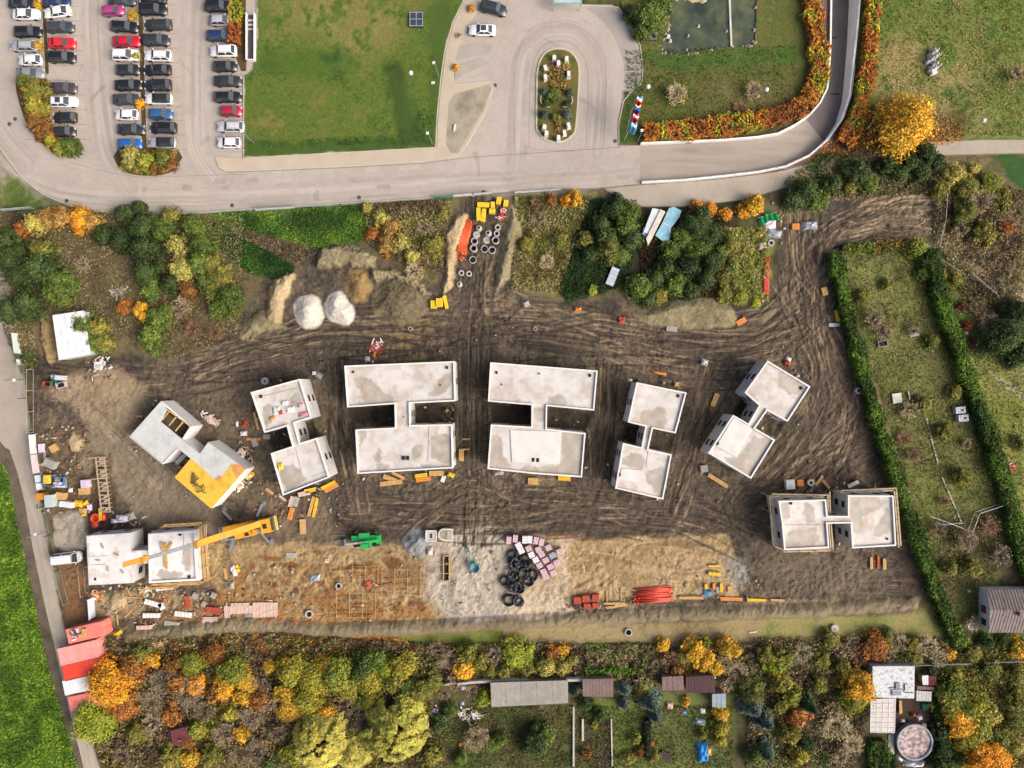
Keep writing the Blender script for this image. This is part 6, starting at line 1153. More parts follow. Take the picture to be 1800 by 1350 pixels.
# pipe coils
def coil(px, py, r, h=.5, tilt=0.0, col='#17181b', seed=0):
    rr = random.Random(seed); b = MB(); R0 = r*U; k = 5
    for i in range(k): b.torus(R0*(.9+.05*rr.random()), .075, (rr.uniform(-.05, .05), rr.uniform(-.05, .05), .1+i*.12), 22, 5)
    for i in range(3): b.torus(R0*.76, .07, (0, 0, .12+i*.15), 20, 5)
    q = MB(); 
    for a in (0, 2.1, 4.2): q.box(R0*.84*math.cos(a), R0*.84*math.sin(a), .03, .36, .1, .7, a)
    x, y, _ = W(px, py, .4); t = thing('pipe_coil', [('coil', b.mesh('coil', True), flat(col, .35)), ('strap', q, flat('#3f5080', .5))], (x, y, 0), rr.random()*6); t.rotation_euler = (tilt, tilt*.4, rr.random()*6); t.location.z = .02+abs(math.sin(tilt))*R0*.9
    reg(t, 'black pipe coil'+(' leaning on others' if tilt else ' lying flat'), 'pipe coil', px, py, 'black pipe coils', 'below the brick pallets')
for i, (zx, zy, r, ti) in enumerate(((1165,400,9,0),(1185,480,10,.3),(1170,440,8,.5),(1290,450,11,0),(1310,500,12,.35),(1250,500,10,0),(1280,570,12,.2),(1355,590,11,0),(1320,640,10,0),(1165,580,10,.4),(1200,600,9,0),(1095,640,8.5,0),(1195,690,11,.3),(1235,710,10,0),(1160,700,9,.4),(1137,822,11,0),(1215,825,10,.3),(1235,840,8,.2))): coil(680+zx/5.294, 900+zy/5.294, r*.95, .5, ti, seed=i)
# timber and boards
ITEMS = """
P 466 1078 43 14 2 p .3;P 466 1066 43 14 0 p .35;P 424 1072 40 14 2 p .35;P 422 1064 32 8 2 p .3;T 440 1082 26 8 8 g .3;S 399 1076 10 22 4 p .3;S 369 1091 28 13 0 p .3
P 322 1080 30 9 -6 w .4;P 302 1097 26 9 -8 g .4;P 254 1103 28 7 3 p .4;P 289 1033 30 9 8 w .8;P 269 1061 30 9 -16 w .7;P 284 1066 12 9 -60 w .7;P 266 1082 30 8 0 w .6;S 373 1112 26 22 -10 l .3;S 404 1108 34 20 -8 l .3;P 414 1098 28 8 8 l .4
S 329 1058 7 22 12 r .4;S 375 1073 28 11 -4 r .4;S 342 1048 9 11 -30 g .5;S 375 1047 9 10 -30 g .5;S 358 1062 8 9 -30 g .4
K 415 1000 9 14 28 y .3;K 409 1004 8 20 20 v .6;K 406 1030 8 14 0 g .5;S 396 1008 5 20 10 l .2
S 182 838 14 6 0 l .3
S 687 849 40 8 7 l .4;S 687 842 30 8 -20 l .35;S 700 836 26 5 -28 l .3;S 744 843 26 7 8 o .7;S 740 836 22 7 8 y .8;S 767 832 26 9 0 l .5;K 792 835 13 8 -20 y .5;K 778 842 8 12 -18 w .4;K 747 827 8 5 0 b .4;K 876 832 18 8 5 g .5;C 937 846 18 12 0 l .6;C 992 841 22 8 -3 y .6
S 811 800 9 22 0 l .4;S 820 772 3 14 90 l .2;S 820 790 3 12 90 l .2
S 577 853 28 6 27 y .5;S 582 858 26 7 28 o .4;S 545 862 20 7 12 y .4;S 534 868 22 8 12 p .4;S 547 890 6 36 -15 l .3;S 554 892 5 36 -13 y .3;S 511 903 8 22 -16 o .4;P 532 926 10 26 2 l .3;S 512 882 8 20 -16 p .3;S 520 882 9 18 -18 g .3;S 474 864 18 5 -38 l .2;S 497 876 16 4 -36 p .2
S 450 740 4 34 14 l .3;S 446 772 5 26 90 o .3;C 447 778 9 14 20 g .6;C 468 768 12 8 0 g .5
S 1333 835 0 0 0 l 0
S 1262 845 7 42 58 l .4;C 1238 824 12 12 10 g .7;S 1257 703 9 24 -22 l .3
P 1370 860 0 0 0 l 0
C 1390 852 15 16 5 w 1.0;C 1407 849 11 11 0 o .3;P 1500 851 20 6 25 w .5;S 1440 845 5 22 -38 l .3;S 1452 851 5 20 40 l .3;S 1431 1000 0 0 0 l 0
S 1532 990 5 22 0 l .3;S 1544 988 4 24 0 r .3;S 1555 992 6 20 0 l .3
K 1387 631 10 7 -20 w .4;K 1386 638 12 10 -35 r .6;K 1240 637 12 11 -15 w .7
S 1255 995 3 20 90 y .4;S 1241 1031 5 9 0 y .5;S 1255 1031 5 12 0 o .4;S 1268 1033 5 16 0 y .4;T 1244 1043 16 10 -10 b .4;K 1262 1037 8 12 0 g .4;P 1256 1009 21 6 -4 y .6;S 1283 1036 8 12 0 l .3;S 1303 1033 2 10 -30 l .2
S 1215 1051 44 5 0 l .3;S 1285 1053 40 6 -2 o .3;S 1330 1055 34 5 -2 y .3;S 1367 1055 26 4 -3 l .25
S 1080 1061 40 4 0 l .3;S 1084 1066 40 4 8 l .2;S 1092 1046 2 26 0 l .2;S 1067 1048 2 22 0 l .2
C 1015 1056 13 12 0 r .8;C 1030 1053 13 12 3 r .9;C 1047 1051 12 11 0 r .9;C 1032 1066 12 9 0 r .7;C 1047 1065 11 9 0 r .7;C 1014 1067 11 8 0 k .7
S 1145 1000 0 0 0 l 0
D 1385 1030 0 0 0 l 0
T 1160 656 24 5 -10 o .3;K 1190 675 10 10 3 l .7;K 1108 668 8 5 -5 w .5
K 1016 543 13 8 -3 o .7;K 925 534 12 10 20 g .4;K 1093 562 12 12 0 r .4;C 1181 578 19 9 -5 g .5;C 1303 565 18 9 30 o .3
T 1426 395 27 15 4 s .8;C 1399 398 13 10 0 o .5;K 1340 410 14 12 20 l .5;K 1341 432 16 16 0 p .5;T 1362 410 26 14 -10 s .5;T 1354 394 22 16 0 v .4
C 1473 555 7 20 12 y .5;C 1467 571 20 6 3 s .4;C 1450 512 10 14 12 l .5;C 1538 428 10 6 3 w .4;K 1498 622 12 4 -30 p .3
K 657 623 6 12 -20 o .5;K 645 631 9 9 0 w .5;K 560 660 12 10 -30 g .5;C 552 656 6 6 0 w .5
D 660 610 26 20 30 r .3
C 88 677 13 0 0 k 0
S 224 745 0 0 0 w 0
K 700 985 0 0 0 g 0
P 683 923 0 0 0 l 0
T 552 1017 20 12 6 s .5;K 645 1028 12 14 0 r .4;P 512 976 18 9 0 g .2;K 573 986 8 8 0 p .3
C 71 788 8 15 5 v .8;C 93 788 13 12 30 l .6;S 78 800 3 22 5 g .3;C 86 815 20 14 -25 g 1.2;K 101 852 24 12 0 v .6;C 148 851 13 14 5 v 1.1;C 146 864 17 11 3 l .8;C 105 872 16 12 -8 l 1.0;C 115 887 22 10 -8 w 1.2;K 135 886 16 12 -10 y .6;K 148 885 8 10 -60 y .5;K 143 898 14 10 0 l .5;K 145 905 10 6 0 y .4;K 155 892 8 12 0 v .5;K 122 862 7 8 0 w .5
S 176 904 5 22 3 y .8;K 212 912 22 12 0 v .7;K 228 908 14 14 20 g .6;K 206 916 26 8 5 w .5
D 252 1040 20 26 40 l .5;D 168 1048 20 16 10 o .3;K 160 1062 9 22 15 g .4;S 206 1085 2 30 4 l .2;S 226 1078 2 22 -42 l .2;S 232 1050 34 2 -4 l .2;S 226 1040 2 18 28 l .2;K 204 1114 16 7 20 y .6
S 238 1143 60 8 15 p .4;S 238 1134 80 6 16 g .3;S 276 1135 22 12 14 l .5;S 205 1125 4 30 -22 l .3;K 176 1124 9 24 12 l .3
D 185 1035 0 0 0 l 0
K 90 662 8 10 0 s .8;C 82 666 0 0 0 k 0
D 175 640 24 20 20 w .4;D 420 850 24 30 0 l .5;D 433 835 20 20 0 y .4;D 425 795 16 22 0 p .4;K 430 745 8 16 -25 r .6;K 426 762 12 9 0 w .7;K 416 745 4 10 0 w .4;D 372 738 36 14 -35 p .4
D 210 512 26 12 20 g .2;K 240 722 0 0 0 l 0;S 244 732 12 4 -5 l .3
D 560 1040 0 0 0 r 0
K 1552 604 0 0 0 g 0;T 1608 585 20 14 10 g .6
K 1635 1165 0 0 0 w 0
K 1237 1326 20 34 5 B .9;K 1247 1322 10 20 0 l .9
K 1178 1242 12 12 0 p .6;K 1203 1253 10 10 10 b .5;K 1236 1251 10 10 0 w .6;K 1232 1271 20 12 -12 s .8;T 1145 1307 12 10 0 r .3;C 1170 1330 22 12 -35 k .4
K 1618 1263 10 10 20 v .6;K 1608 1258 8 8 0 r .6;K 1628 1243 14 14 0 n .5;K 1588 1268 8 6 0 w .4;S 1583 1243 5 24 2 l .5;K 1626 1278 7 10 0 w .4;K 1583 1335 14 6 -40 w .5;K 1612 1346 36 12 0 w 1.2
K 1645 585 0 0 0 w 0;K 1700 585 6 6 0 w .4;K 1782 585 8 8 10 w .5;K 1705 1040 5 5 0 w .5
K 815 1210 10 8 0 w .3;K 812 1237 8 8 0 s .3;D 765 1256 50 26 0 v .3;D 826 1257 38 18 0 p .3;K 808 1310 8 8 0 r .4;K 744 1330 9 9 0 w .5;K 858 1312 4 8 0 w .4
D 1775 870 14 12 0 v .3;D 1778 820 14 16 0 r .3
K 755 970 11 16 3 p .8
"""
CM = {'p': (m_pinkw, 'pinkish'), 'w': (flat('#e6e6e6'), 'white'), 'g': (flat('#a5a49c'), 'grey'), 'l': (m_timb, 'light timber'), 'r': (flat('#b04a30'), 'rusty red'), 'y': (flat('#e6bb22'), 'yellow'), 'o': (flat('#d98a3c'), 'orange'), 'v': (flat('#d5cbdc'), 'pale lilac'),
      'b': (flat('#4a88b0'), 'blue'), 'B': (flat('#1f86d0'), 'bright blue'), 'k': (flat('#3c2c2a'), 'dark'), 's': (flat('#aab4bd', .4, .3), 'silvery'), 'n': (flat('#1c6a4c'), 'green')}
KN = {'P': ('formwork_panel', 'formwork panel', 'panel'), 'S': ('plank_stack', 'stack of boards', 'boards'), 'C': ('crate', 'crate', 'crate'), 'K': ('tarpaulin', 'bundle of site material', 'bundle'), 'T': ('tarpaulin', 'covered bundle', 'bundle'), 'D': ('rubble_heap', 'heap of scraps', 'scrap heap')}
for i, tok in enumerate(ITEMS.replace('\n', ';').split(';')):
    a = tok.split()
    if len(a) < 8 or float(a[3]) == 0 or float(a[4]) == 0: continue
    kn = KN[a[0]]; m_, cn = CM[a[6]]; x, y, w, l, an, h = [float(v) for v in (a[1], a[2], a[3], a[4], a[5], a[7])]
    zz = 0
    if kn[0] == 'plank_stack' and w > l: w, l, an = l, w, an+90
    nm = kn[0] if kn[0] != 'tarpaulin' else 'material_bundle'
    item(kn[0], x, y, w, l, an, m_, h, cn+' '+kn[1], kn[2], 'building material lying about the site' if y < 1160 else 'clutter in the gardens', nm, seed=i)
for i, (x, y, w, l, a, c, n_) in enumerate(((485,722,12,14,0,'#c9d4d0','pale'),(492,725,7,7,20,'#b03038','red'),(510,720,14,10,5,'#eceaea','white'),(533,728,16,7,10,'#cf8a92','pink'),(478,735,10,6,30,'#c98a4a','orange'),(500,708,10,8,0,'#e0ddda','off-white'),(529,713,10,8,0,'#dcb8c0','rosy'),(492,820,9,12,10,'#e2bf3a','yellow'))):
    item('tarpaulin', x, y, w, l, a, flat(c), .35, n_+' bundle lying on the roof of the small tilted shell', 'bundle', None, 'material_bundle', seed=i+70, z=5.62, zone_='')
for (x, y, w, l, a) in ((180,960,3,9,20),(205,975,3,8,70),(190,1000,2,9,0),(215,1005,3,7,40),(172,985,2,8,90)): item('plank_stack', x, y, w, l, a, m_timb2, .12, 'short board left on the plain white roof', 'board', None, 'board', seed=int(x), z=4.03, zone_='')
for (x, y, w, l, a) in ((291,977,5.5,44,3), (297,962,4,20,-30), (285,962,4,18,12)): item('plank_stack', x, y, w, l, a, m_timb, .25, 'boards lying on the roof under the crane boom', 'boards', None, seed=int(x), z=4.03, zone_='')
item('plank_stack', 188, 838, 14, 52, 3, m_timb2, .5, 'long timber rack', 'rack') if 0 else None
# long timber rack
b = MB(); q = MB(); y0, y1 = 803, 898; p0 = W(181, y0); p1 = W(191, y1)
for s in (-.75, .75): b.bar((p0[0]+s, p0[1], .9), (p1[0]+s, p1[1], .9), .22, .16)
for i in range(14):
    t_ = i/13; x = p0[0]+(p1[0]-p0[0])*t_; y = p0[1]+(p1[1]-p0[1])*t_; b.bar((x-.85, y, 1.0), (x+.85, y, 1.02), .2, .1)
    for s in (-.75, .75): b.bar((x+s, y, 0), (x+s, y, .85), .12)
    if i % 3: q.box(x+.1, y+.35, .5, .9, .35, .3, .05*i)
for (yy, L) in ((p0[1], 1.6), (p0[1]-3.7, 1.6)): b.bar((p0[0]-1.9, yy-.2, 1.05), (p0[0]-.4, yy, 1.05), .16, .08)
t = thing('timber_rack', [('frame', b, m_timb2), ('stored_boards', q, m_pinkw)], (0, 0, 0)); t['label'] = 'long ladder-like timber rack standing left of the shell with the yellow deck'; t['category'] = 'rack'
# orange tank parts
b = MB(); b.torus(.7, .22, (0, 0, .6), 18, 8); b.lathe([(.75, 0), (.8, .6), (.5, .6), (.45, .1)], 18); b.lathe([(.55, 0), (.6, .5), (0, .55)], 14, (-.3, -1.2, 0), False)
b.box(1.2, .2, 0, .9, 1.2, .7, .1); p = W(171, 910); t = thing('plastic_tank', [('vessel', b.mesh('vessel', True), flat('#e0502a', .4)), ('lid', MB().lathe([(.4, .35), (.42, .4), (0, .42)], 14, (0, 0, 0), False), flat('#b83a1e', .5))], (p[0], p[1], 0)); t['label'] = 'bright orange-red plastic tank parts left of the lower left shell'; t['category'] = 'plastic tank'
# trench formwork boxes in the sandy field
def box_frame(pts, zh, m, th=.12):
    b = MB()
    for x1, y1, x2, y2 in pts: p, q = W(x1, y1), W(x2, y2); b.bar((p[0], p[1], zh), (q[0], q[1], zh), th, .1)
    return b
rust = mat('rusty_steel', ['#8a4a1e', '#a8622a', '#b87a44'], 1.2, .8, .1, .2)
def mesh_frame(x0, y0, x1, y1, n, nm, base):
    b = MB()
    for k in range(n+1): y = y0+(y1-y0)*k/n; p, q = W(x0+random.uniform(-4, (x1-x0)*.4), y+random.uniform(-2, 2)), W(x1-random.uniform(-4, (x1-x0)*.4), y+random.uniform(-2, 2)); b.bar((p[0], p[1], .16+.04*(k % 2)), (q[0], q[1], .18), .06, .05)
    for k in range(4): x = x0+(x1-x0)*(k+.3)/4; p, q = W(x, y0-2), W(x, y1+2); b.bar((p[0], p[1], .24), (q[0], q[1], .24), .08, .05)
    s = MB()
    for k in range(10): p = W(random.uniform(x0, x1), random.uniform(y0, y1)); s.box(p[0], p[1], .2, random.uniform(.8, 2.6), .14, .05, random.choice((0, .05, 1.57)))
    t = thing(nm, [('bar_grid', b, m_timb), ('board', s, rust)], (0, 0, 0)); reg(t, base, 'formwork', (x0+x1)/2, (y0+y1)/2, 'setting-out frames'); return t
for a in ((585,1042,676,1085,4),(665,1000,755,1045,3),(592,995,680,1030,3)): mesh_frame(*a, 'setting_out_frame', 'orange string and board frame over rusty soil')
rng = np.random.RandomState(12); dv = []; dc = []
dpal = [lin(c, .72) for c in ('#b8b2a4', '#a88a5e', '#98784c', '#c2bcb4', '#8f877a', '#94603c', '#6a5c48', '#a89a80', '#7d7464', '#a48c78')]
def dscatter(n, fx, smin=.12, smax=.5):
    for k in range(int(n*.5)):
        x, y = fx(); p = W(x, y); L_ = rng.uniform(smin, smax)*(2.4 if rng.rand() < .3 else 1); w_ = rng.uniform(.06, .2) if L_ > .6 else L_*rng.uniform(.4, 1); a_ = rng.uniform(0, 3.14); ca, sa = math.cos(a_), math.sin(a_); z0 = .1+rng.rand()*.12; h_ = rng.uniform(.05, .2); c_ = dpal[rng.randint(len(dpal))]
        V_ = [(p[0]+sx*L_/2*ca-sy*w_/2*sa, p[1]+sx*L_/2*sa+sy*w_/2*ca, z0+zz) for zz in (0, h_) for sx, sy in ((-1, -1), (1, -1), (1, 1), (-1, 1))]; dv.extend(V_); dc.extend([c_]*8)
def inpoly(P_):
    xs = [p[0] for p in P_]; ys = [p[1] for p in P_]
    return lambda: (rng.uniform(min(xs), max(xs)), rng.uniform(min(ys), max(ys)))
def around(P_, d):
    def f():
        i = rng.randint(len(P_)); a_, e_ = P_[i], P_[(i+1) % len(P_)]; t_ = rng.rand(); return (a_[0]+(e_[0]-a_[0])*t_+rng.normal()*d, a_[1]+(e_[1]-a_[1])*t_+rng.normal()*d)
    return f
for P_ in (B1, B2, B3, B4, B5, B6, B7, B8a): dscatter(110, around(P_, 10))
dscatter(260, inpoly([(66, 745), (160, 905)])); dscatter(380, inpoly([(160, 1030), (420, 1105)])); dscatter(160, inpoly([(395, 990), (520, 1090)])); dscatter(220, inpoly([(520, 965), (900, 1090)]), .08, .35); dscatter(60, inpoly([(200, 900), (260, 935)])); dscatter(70, inpoly([(420, 730), (450, 850)])); dscatter(120, inpoly([(440, 840), (600, 930)])); dscatter(60, inpoly([(1190, 1000), (1400, 1062)])); dscatter(50, inpoly([(1335, 350), (1380, 430)])); dscatter(260, inpoly([(100, 560), (1500, 900)]), .08, .3); dscatter(60, inpoly([(150, 630), (200, 670)])); dscatter(60, inpoly([(1420, 840), (1600, 870)])); dscatter(60, inpoly([(990, 1040), (1110, 1075)]))
nb_ = len(dv)//8; Fq = np.array([[3, 2, 1, 0], [4, 5, 6, 7], [0, 1, 5, 4], [1, 2, 6, 5], [2, 3, 7, 6], [3, 0, 4, 7]]); F_ = (Fq[None]+np.arange(nb_)[:, None, None]*8).reshape(-1, 4)
o = ob('construction_debris', np_mesh('construction_debris', dv, F_, np.array(dc)), attr_mat('debris', .15, 6, 0), None, 'stuff'); o['label'] = 'small scattered offcuts and scraps all over the building site'; o['category'] = 'debris'
# yellow-green things by the road etc.
# ------------------------------------------------------------------ mounds
def mound(name, pts, h, slope, cols, label, cat, z0=0.0, rough=.25, step=1.6, wp=7):
    cols = [cols] if isinstance(cols, str) else cols; pts = smooth(pts, 5); xs = [p[0] for p in pts]; ys = [p[1] for p in pts]; s = sub((min(xs), max(xs), min(ys), max(ys)), 8); X, Y = GX[s], GY[s]
    wp = 2.5 if h > 1.4 else wp; d = pdist(X+(fbm(X, Y, 12, 3, 3)-.5)*wp*2, Y+(fbm(X, Y, 12, 4, 3)-.5)*wp*2, pts); t = np.clip(d/slope, 0, 1); f = t*t*(3-2*t)*.6+t*.4; z = h*f*(1-rough/2+rough*fbm(X, Y, 14, 9, 4))+.10*(vn(X/2.4, Y/2.4, 4)-.5)*np.minimum(1, t*4)
    g = np.maximum(Z[s], 0)*(1-np.minimum(1, t*3)); z = g+z+np.where(d < 0, d*.06, .03); n = spreadn(.3*N1[s]+.4*N2[s]+.15*N3[s]+.15*N4[s], 2.6); c = blend(cols, n) if len(cols) > 1 else np.tile(C3(cols[0]), X.shape+(1,))
    e = np.clip((d+1)/5, 0, 1)[..., None]; c = COL[s]*(1-e)+c*e; c *= (1+.14*(N4[s]-.5))[..., None]
    ny, nx = X.shape; V_ = np.stack([(X-900)*U, (675-Y)*U, z+z0], -1).reshape(-1, 3); ix = np.arange(ny*nx).reshape(ny, nx)
    q = np.stack([ix[1:, :-1], ix[1:, 1:], ix[:-1, 1:], ix[:-1, :-1]], -1).reshape(-1, 4); q = q[d.reshape(-1)[q].max(1) > -1.5]; used = np.unique(q); rm = np.full(ny*nx, -1); rm[used] = np.arange(len(used))
    me = np_mesh(name, V_[used], rm[q], c.reshape(-1, 3)[used]); me.polygons.foreach_set('use_smooth', [True]*len(me.polygons)); o = ob(name, me, attr_mat('soil')); o['label'] = label; o['category'] = cat; return o
m_grav = ['#c2bcae', '#d0cabd', '#dad5c9']; m_sand = ['#95825e', '#ab9872', '#bba984']; m_dsand = ['#6f5a36', '#8a7145', '#9a8354']; m_bankm = ['#6a6248', '#827858', '#918767', '#77734f']; m_mnd = ['#4c4432', '#6b6148', '#7d7254', '#5f6138']
mound('gravel_pile', [(543,517),(560,522),(569,540),(570,560),(556,577),(532,578),(520,566),(515,545),(522,524)], 1.5, 24, m_grav, 'rounded white gravel pile, the left of the pair', 'gravel pile')
mound('gravel_pile', [(592,510),(606,516),(614,530),(622,540),(624,560),(612,573),(594,570),(576,562),(570,545),(574,522)], 1.5, 24, m_grav, 'rounded white gravel pile, the right of the pair', 'gravel pile')
mound('sand_pile', [(612,478),(632,472),(648,480),(656,500),(650,520),(632,534),(614,528),(606,505)], 1.2, 26, m_dsand, 'ochre sand pile behind the right white gravel pile', 'sand pile')
mound('soil_mound', [(662,510),(690,496),(720,500),(750,515),(756,540),(735,565),(700,572),(668,560),(652,535)], 1.3, 34, m_mnd, 'wide weedy soil mound right of the ochre sand pile', 'soil mound')
mound('soil_mound', [(556,452),(566,436),(590,430),(630,434),(654,446),(664,470),(700,476),(740,500),(758,520),(744,518),(714,500),(680,492),(655,496),(646,474),(600,470),(560,472)], 1.3, 10, m_bankm, 'long curved flat-topped earth bank above the white gravel piles', 'soil mound')
mound('soil_mound', [(520,478),(516,500),(500,545),(494,570),(470,574),(466,545),(472,510),(486,492)], 1.3, 14, m_sand, 'pale ridged sandy bank left of the white gravel piles', 'soil mound')
mound('soil_mound', [(420,592),(440,560),(466,544),(494,568),(500,578),(460,586),(435,596)], .7, 14, m_bankm, 'low grey-green earth bank at the foot of the pale sandy bank', 'soil mound')
mound('sand_pile', [(822,372),(826,384),(812,430),(806,460),(798,500),(786,515),(778,512),(778,460),(776,425),(788,395),(806,376)], 1.2, 12, m_sand, 'long pale sand bank left of the orange pipes', 'sand pile')
mound('soil_mound', [(892,360),(912,375),(920,400),(914,430),(906,460),(896,490),(872,510),(866,500),(876,450),(886,400)], 1.2, 14, m_bankm, 'long grey-green earth bank right of the concrete rings', 'soil mound')
mound('soil_mound', [(1112,548),(1140,540),(1180,524),(1215,520),(1255,524),(1282,536),(1294,556),(1292,574),(1255,578),(1200,580),(1150,574),(1120,562)], 1.5, 20, m_bankm, 'wide smooth earth mound above the right shells', 'soil mound')
mound('soil_mound', [(662,500),(650,470),(690,474),(730,494),(765,520),(756,528),(720,508)], .9, 8, m_bankm, 'narrow diagonal earth ridge right of the curved bank', 'soil mound') if 0 else None
mound('gravel_pile', [(735,926),(752,932),(760,950),(752,970),(735,980),(716,970),(710,950),(718,932)], 1.3, 24, ['#6f7374', '#878b8b', '#7c8080'], 'grey gravel pile between telehandler and hopper', 'gravel pile')
mound('soil_mound', [(72,556),(86,548),(94,570),(96,600),(100,626),(88,640),(76,610),(70,580)], 1.2, 8, ['#6a573a', '#8f7c54', '#84704a'], 'narrow ochre soil mound left of the white canopy', 'soil mound')
mound('soil_mound', [(190,1050),(210,1040),(225,1052),(218,1068),(196,1074)], .8, 10, m_sand, 'small pale soil heap left of the white panels', 'soil mound')
mound('soil_mound', [(120,765),(140,762),(150,775),(140,795),(122,790)], .7, 10, m_sand, 'small pale soil heap right of the site banners', 'soil mound')

# ------------------------------------------------------------------ machines
OG = flat('#e6a52a', .4); GYM = flat('#8f969c', .5, .3); GRN_ = flat('#22a850', .4); BLK = flat('#222222', .8)
def put(px, py): p = W(px, py); return (p[0], p[1], 0)
# mobile crane: local x along the chassis towards its cab
t = empty('mobile_crane', put(440, 927), R_(11.5)); t['label'] = 'yellow mobile crane with its telescopic boom out over the lower left shell'; t['category'] = 'crane'
b = MB(); b.box(0, 0, .8, 9.4, 2.5, .5); b.box(-4.2, 0, 1.3, 1.3, 2.6, .35); b.box(-2.4, -1.2, 1.3, 2.2, .35, .3); ob('chassis', b, GYM, t)
b = MB(); b.taper(3.6, 0, .9, 1.9, 2.5, 2.6, 1.7, 2.35); cb_ = ob('cab', b, OG, t); b = MB(); b.taper(4.6, 0, 1.1, .3, 2.3, 2.4, .22, 2.0, -.1); ob('windscreen', b, m_glass, cb_)
b = MB(); b.box(3.5, 0, 2.61, .7, .8, .08); ob('roof_hatch', b, BLK, cb_); b = MB(); b.box(4.95, 0, .7, .35, 2.5, .5); ob('bumper', b, flat('#d8c068'), t)
b = MB(); b.box(-1.2, .62, 1.45, 5.2, 1.3, 1.1); b.box(-.4, -.75, 1.45, 3.4, 1.0, .9); b.box(1.5, 0, 1.4, .5, 2.3, 1.3); up = ob('superstructure', b, OG, t)
b = MB(); b.box(.1, -.75, 2.36, .7, .6, .06); b.box(1.9, .3, 2.0, .5, 1.0, .9); ob('winch', b, BLK, up)
for sx in (-3.3, -1.9, 1.4, 3.3):
    for s in (-1, 1): w_ = MB(); w_.lathe([(0, -.2), (.58, -.2), (.62, -.1), (.62, .1), (.58, .2), (0, .2)], 16, (sx, s*1.12, .62), True, 'y'); ob('wheel', w_, BLK, t)
Mi = (Matrix.Translation(Vector(put(440, 927))) @ Matrix.Rotation(R_(11.5), 4, 'Z')).inverted()
def cl(px, py, z): return Mi @ Vector(W(px, py, z))
for (x1, y1, x2, y2) in ((452,908,461,886), (407,914,391,897), (457,934,474,954), (415,940,403,968)):
    a_, e_ = cl(x1, y1, .9), cl(x2, y2, .8); b = MB(); b.bar(a_, e_, .34, .3); b.bar(e_, (e_[0], e_[1], .15), .2); b.box(e_[0], e_[1], .02, .8, .8, .14, .3); ob('outrigger', b, GYM, t)
b = MB(); b.bar(cl(458, 920, 3.4), cl(342, 957, 6.6), 1.05, .9); bm = ob('boom', b, OG, t)
b = MB(); b.bar(cl(342, 957, 6.6), cl(262, 980, 9), .6, .6); b.bar(cl(300, 969, 7.8), cl(258, 983, 9.1), .25, .75); ob('boom_extension', b, GYM, bm)
b = MB(); b.bar(cl(262, 980, 9.1), cl(216, 993, 10.2), .8, .55); b.bar(cl(255, 976, 9.6), cl(250, 990, 9.6), .5, .4); b.bar(cl(216, 993, 10.1), cl(216, 993, 10.1)-Vector((0, 0, 4)), .05); ob('boom_head', b, flat('#d9952a', .4), bm)
b = MB(); b.bar(cl(345, 951, 6.9), cl(345, 964, 6.9), .5, .5); b.bar(cl(380, 950, 5.4), cl(372, 953, 5), .35, 1.2); ob('boom_cylinder', b, flat('#c9821e', .4), bm)
# telehandler
t = empty('telehandler', put(646, 945), R_(2)); t['label'] = 'green telehandler with its boom and pallet forks stretched to the left'; t['category'] = 'telehandler'
b = MB(); b.box(0, 0, .7, 5.0, 1.3, .7); b.box(-.3, .65, .8, 1.8, .9, .9); b.box(.2, -.95, .8, 1.7, .9, 1.0); b.taper(2.1, -.1, .7, .9, 1.7, 1.5, .7, 1.4); ob('body', b, GRN_, t)
b = MB(); b.taper(-.1, -.95, 1.8, 1.5, .85, 2.6, 1.2, .75); cb_ = ob('cab', b, m_glass, t); b = MB(); b.box(-.1, -.95, 2.605, 1.25, .8, .08); ob('cab_roof', b, GRN_, cb_)
for sx in (-1.7, 1.6):
    for s in (-1, 1): w_ = MB(); w_.lathe([(0, -.22), (.6, -.22), (.66, -.1), (.66, .1), (.6, .22), (0, .22)], 16, (sx, s*1.15, .65), True, 'y'); wo_ = ob('wheel', w_, BLK, t); r_ = MB(); r_.lathe([(0, -.23), (.3, -.23), (.3, .23), (0, .23)], 12, (sx, s*1.15, .65), True, 'y'); ob('rim', r_, flat('#c9b0a8'), wo_)
b = MB(); b.bar((2.3, -.1, 2.1), (-.3, -.35, 2.3), .42, .4); bm = ob('boom', b, GRN_, t); b = MB(); b.bar((-.3, -.35, 2.3), (-3.5, -.75, 1.4), .3, .3); ob('inner_boom', b, flat('#cfc6c2', .4), bm)
b = MB(); b.box(-3.7, -.75, .3, .25, 1.6, 1.1)
for s in (-.5, .5): b.box(-4.5, -.75+s, .25, 1.6, .16, .1)
for s in (-.9, 1.2): b.bar((-6.2, s*.5, .3), (-3.9, s*.5, .3), .08)
b.bar((-6.2, -.45, .3), (-6.2, .6, .3), .08); ob('fork', b, GYM, t)
# hopper and silo bin
t = thing('hopper', [('bin', MB().taper(0, 0, .2, 1.2, 1.2, 1.4, 1.9, 1.9), flat('#b9b6ae')), ('slot', MB().box(0, 0, 1.402, .35, .8, .05), BLK), ('rim', MB().box(0, .9, 1.41, 1.9, .14, .1).box(0, -.9, 1.41, 1.9, .14, .1).box(.9, 0, 1.41, .14, 1.6, .1).box(-.9, 0, 1.41, .14, 1.6, .1), m_white)], put(759.5, 939)); t['label'] = 'pale square hopper with a dark slot beside the grey gravel pile'; t['category'] = 'hopper'
b = MB(); P = [(1.15, -1.1), (1.15, 1.1), (-.3, 1.1)]+[(-.3+1.1*math.cos(a)*1.0, 1.1*math.sin(a)) for a in [math.radians(100+16*i) for i in range(10)]]+[(-.3, -1.1)]
b.prism(P, .2, 1.1); c_ = MB(); c_.prism([(x*.72-.05, y*.72) for x, y in P], 1.102, 1.16); d_ = MB(); d_.box(.6, 0, 1.165, .9, 1.4, .1)
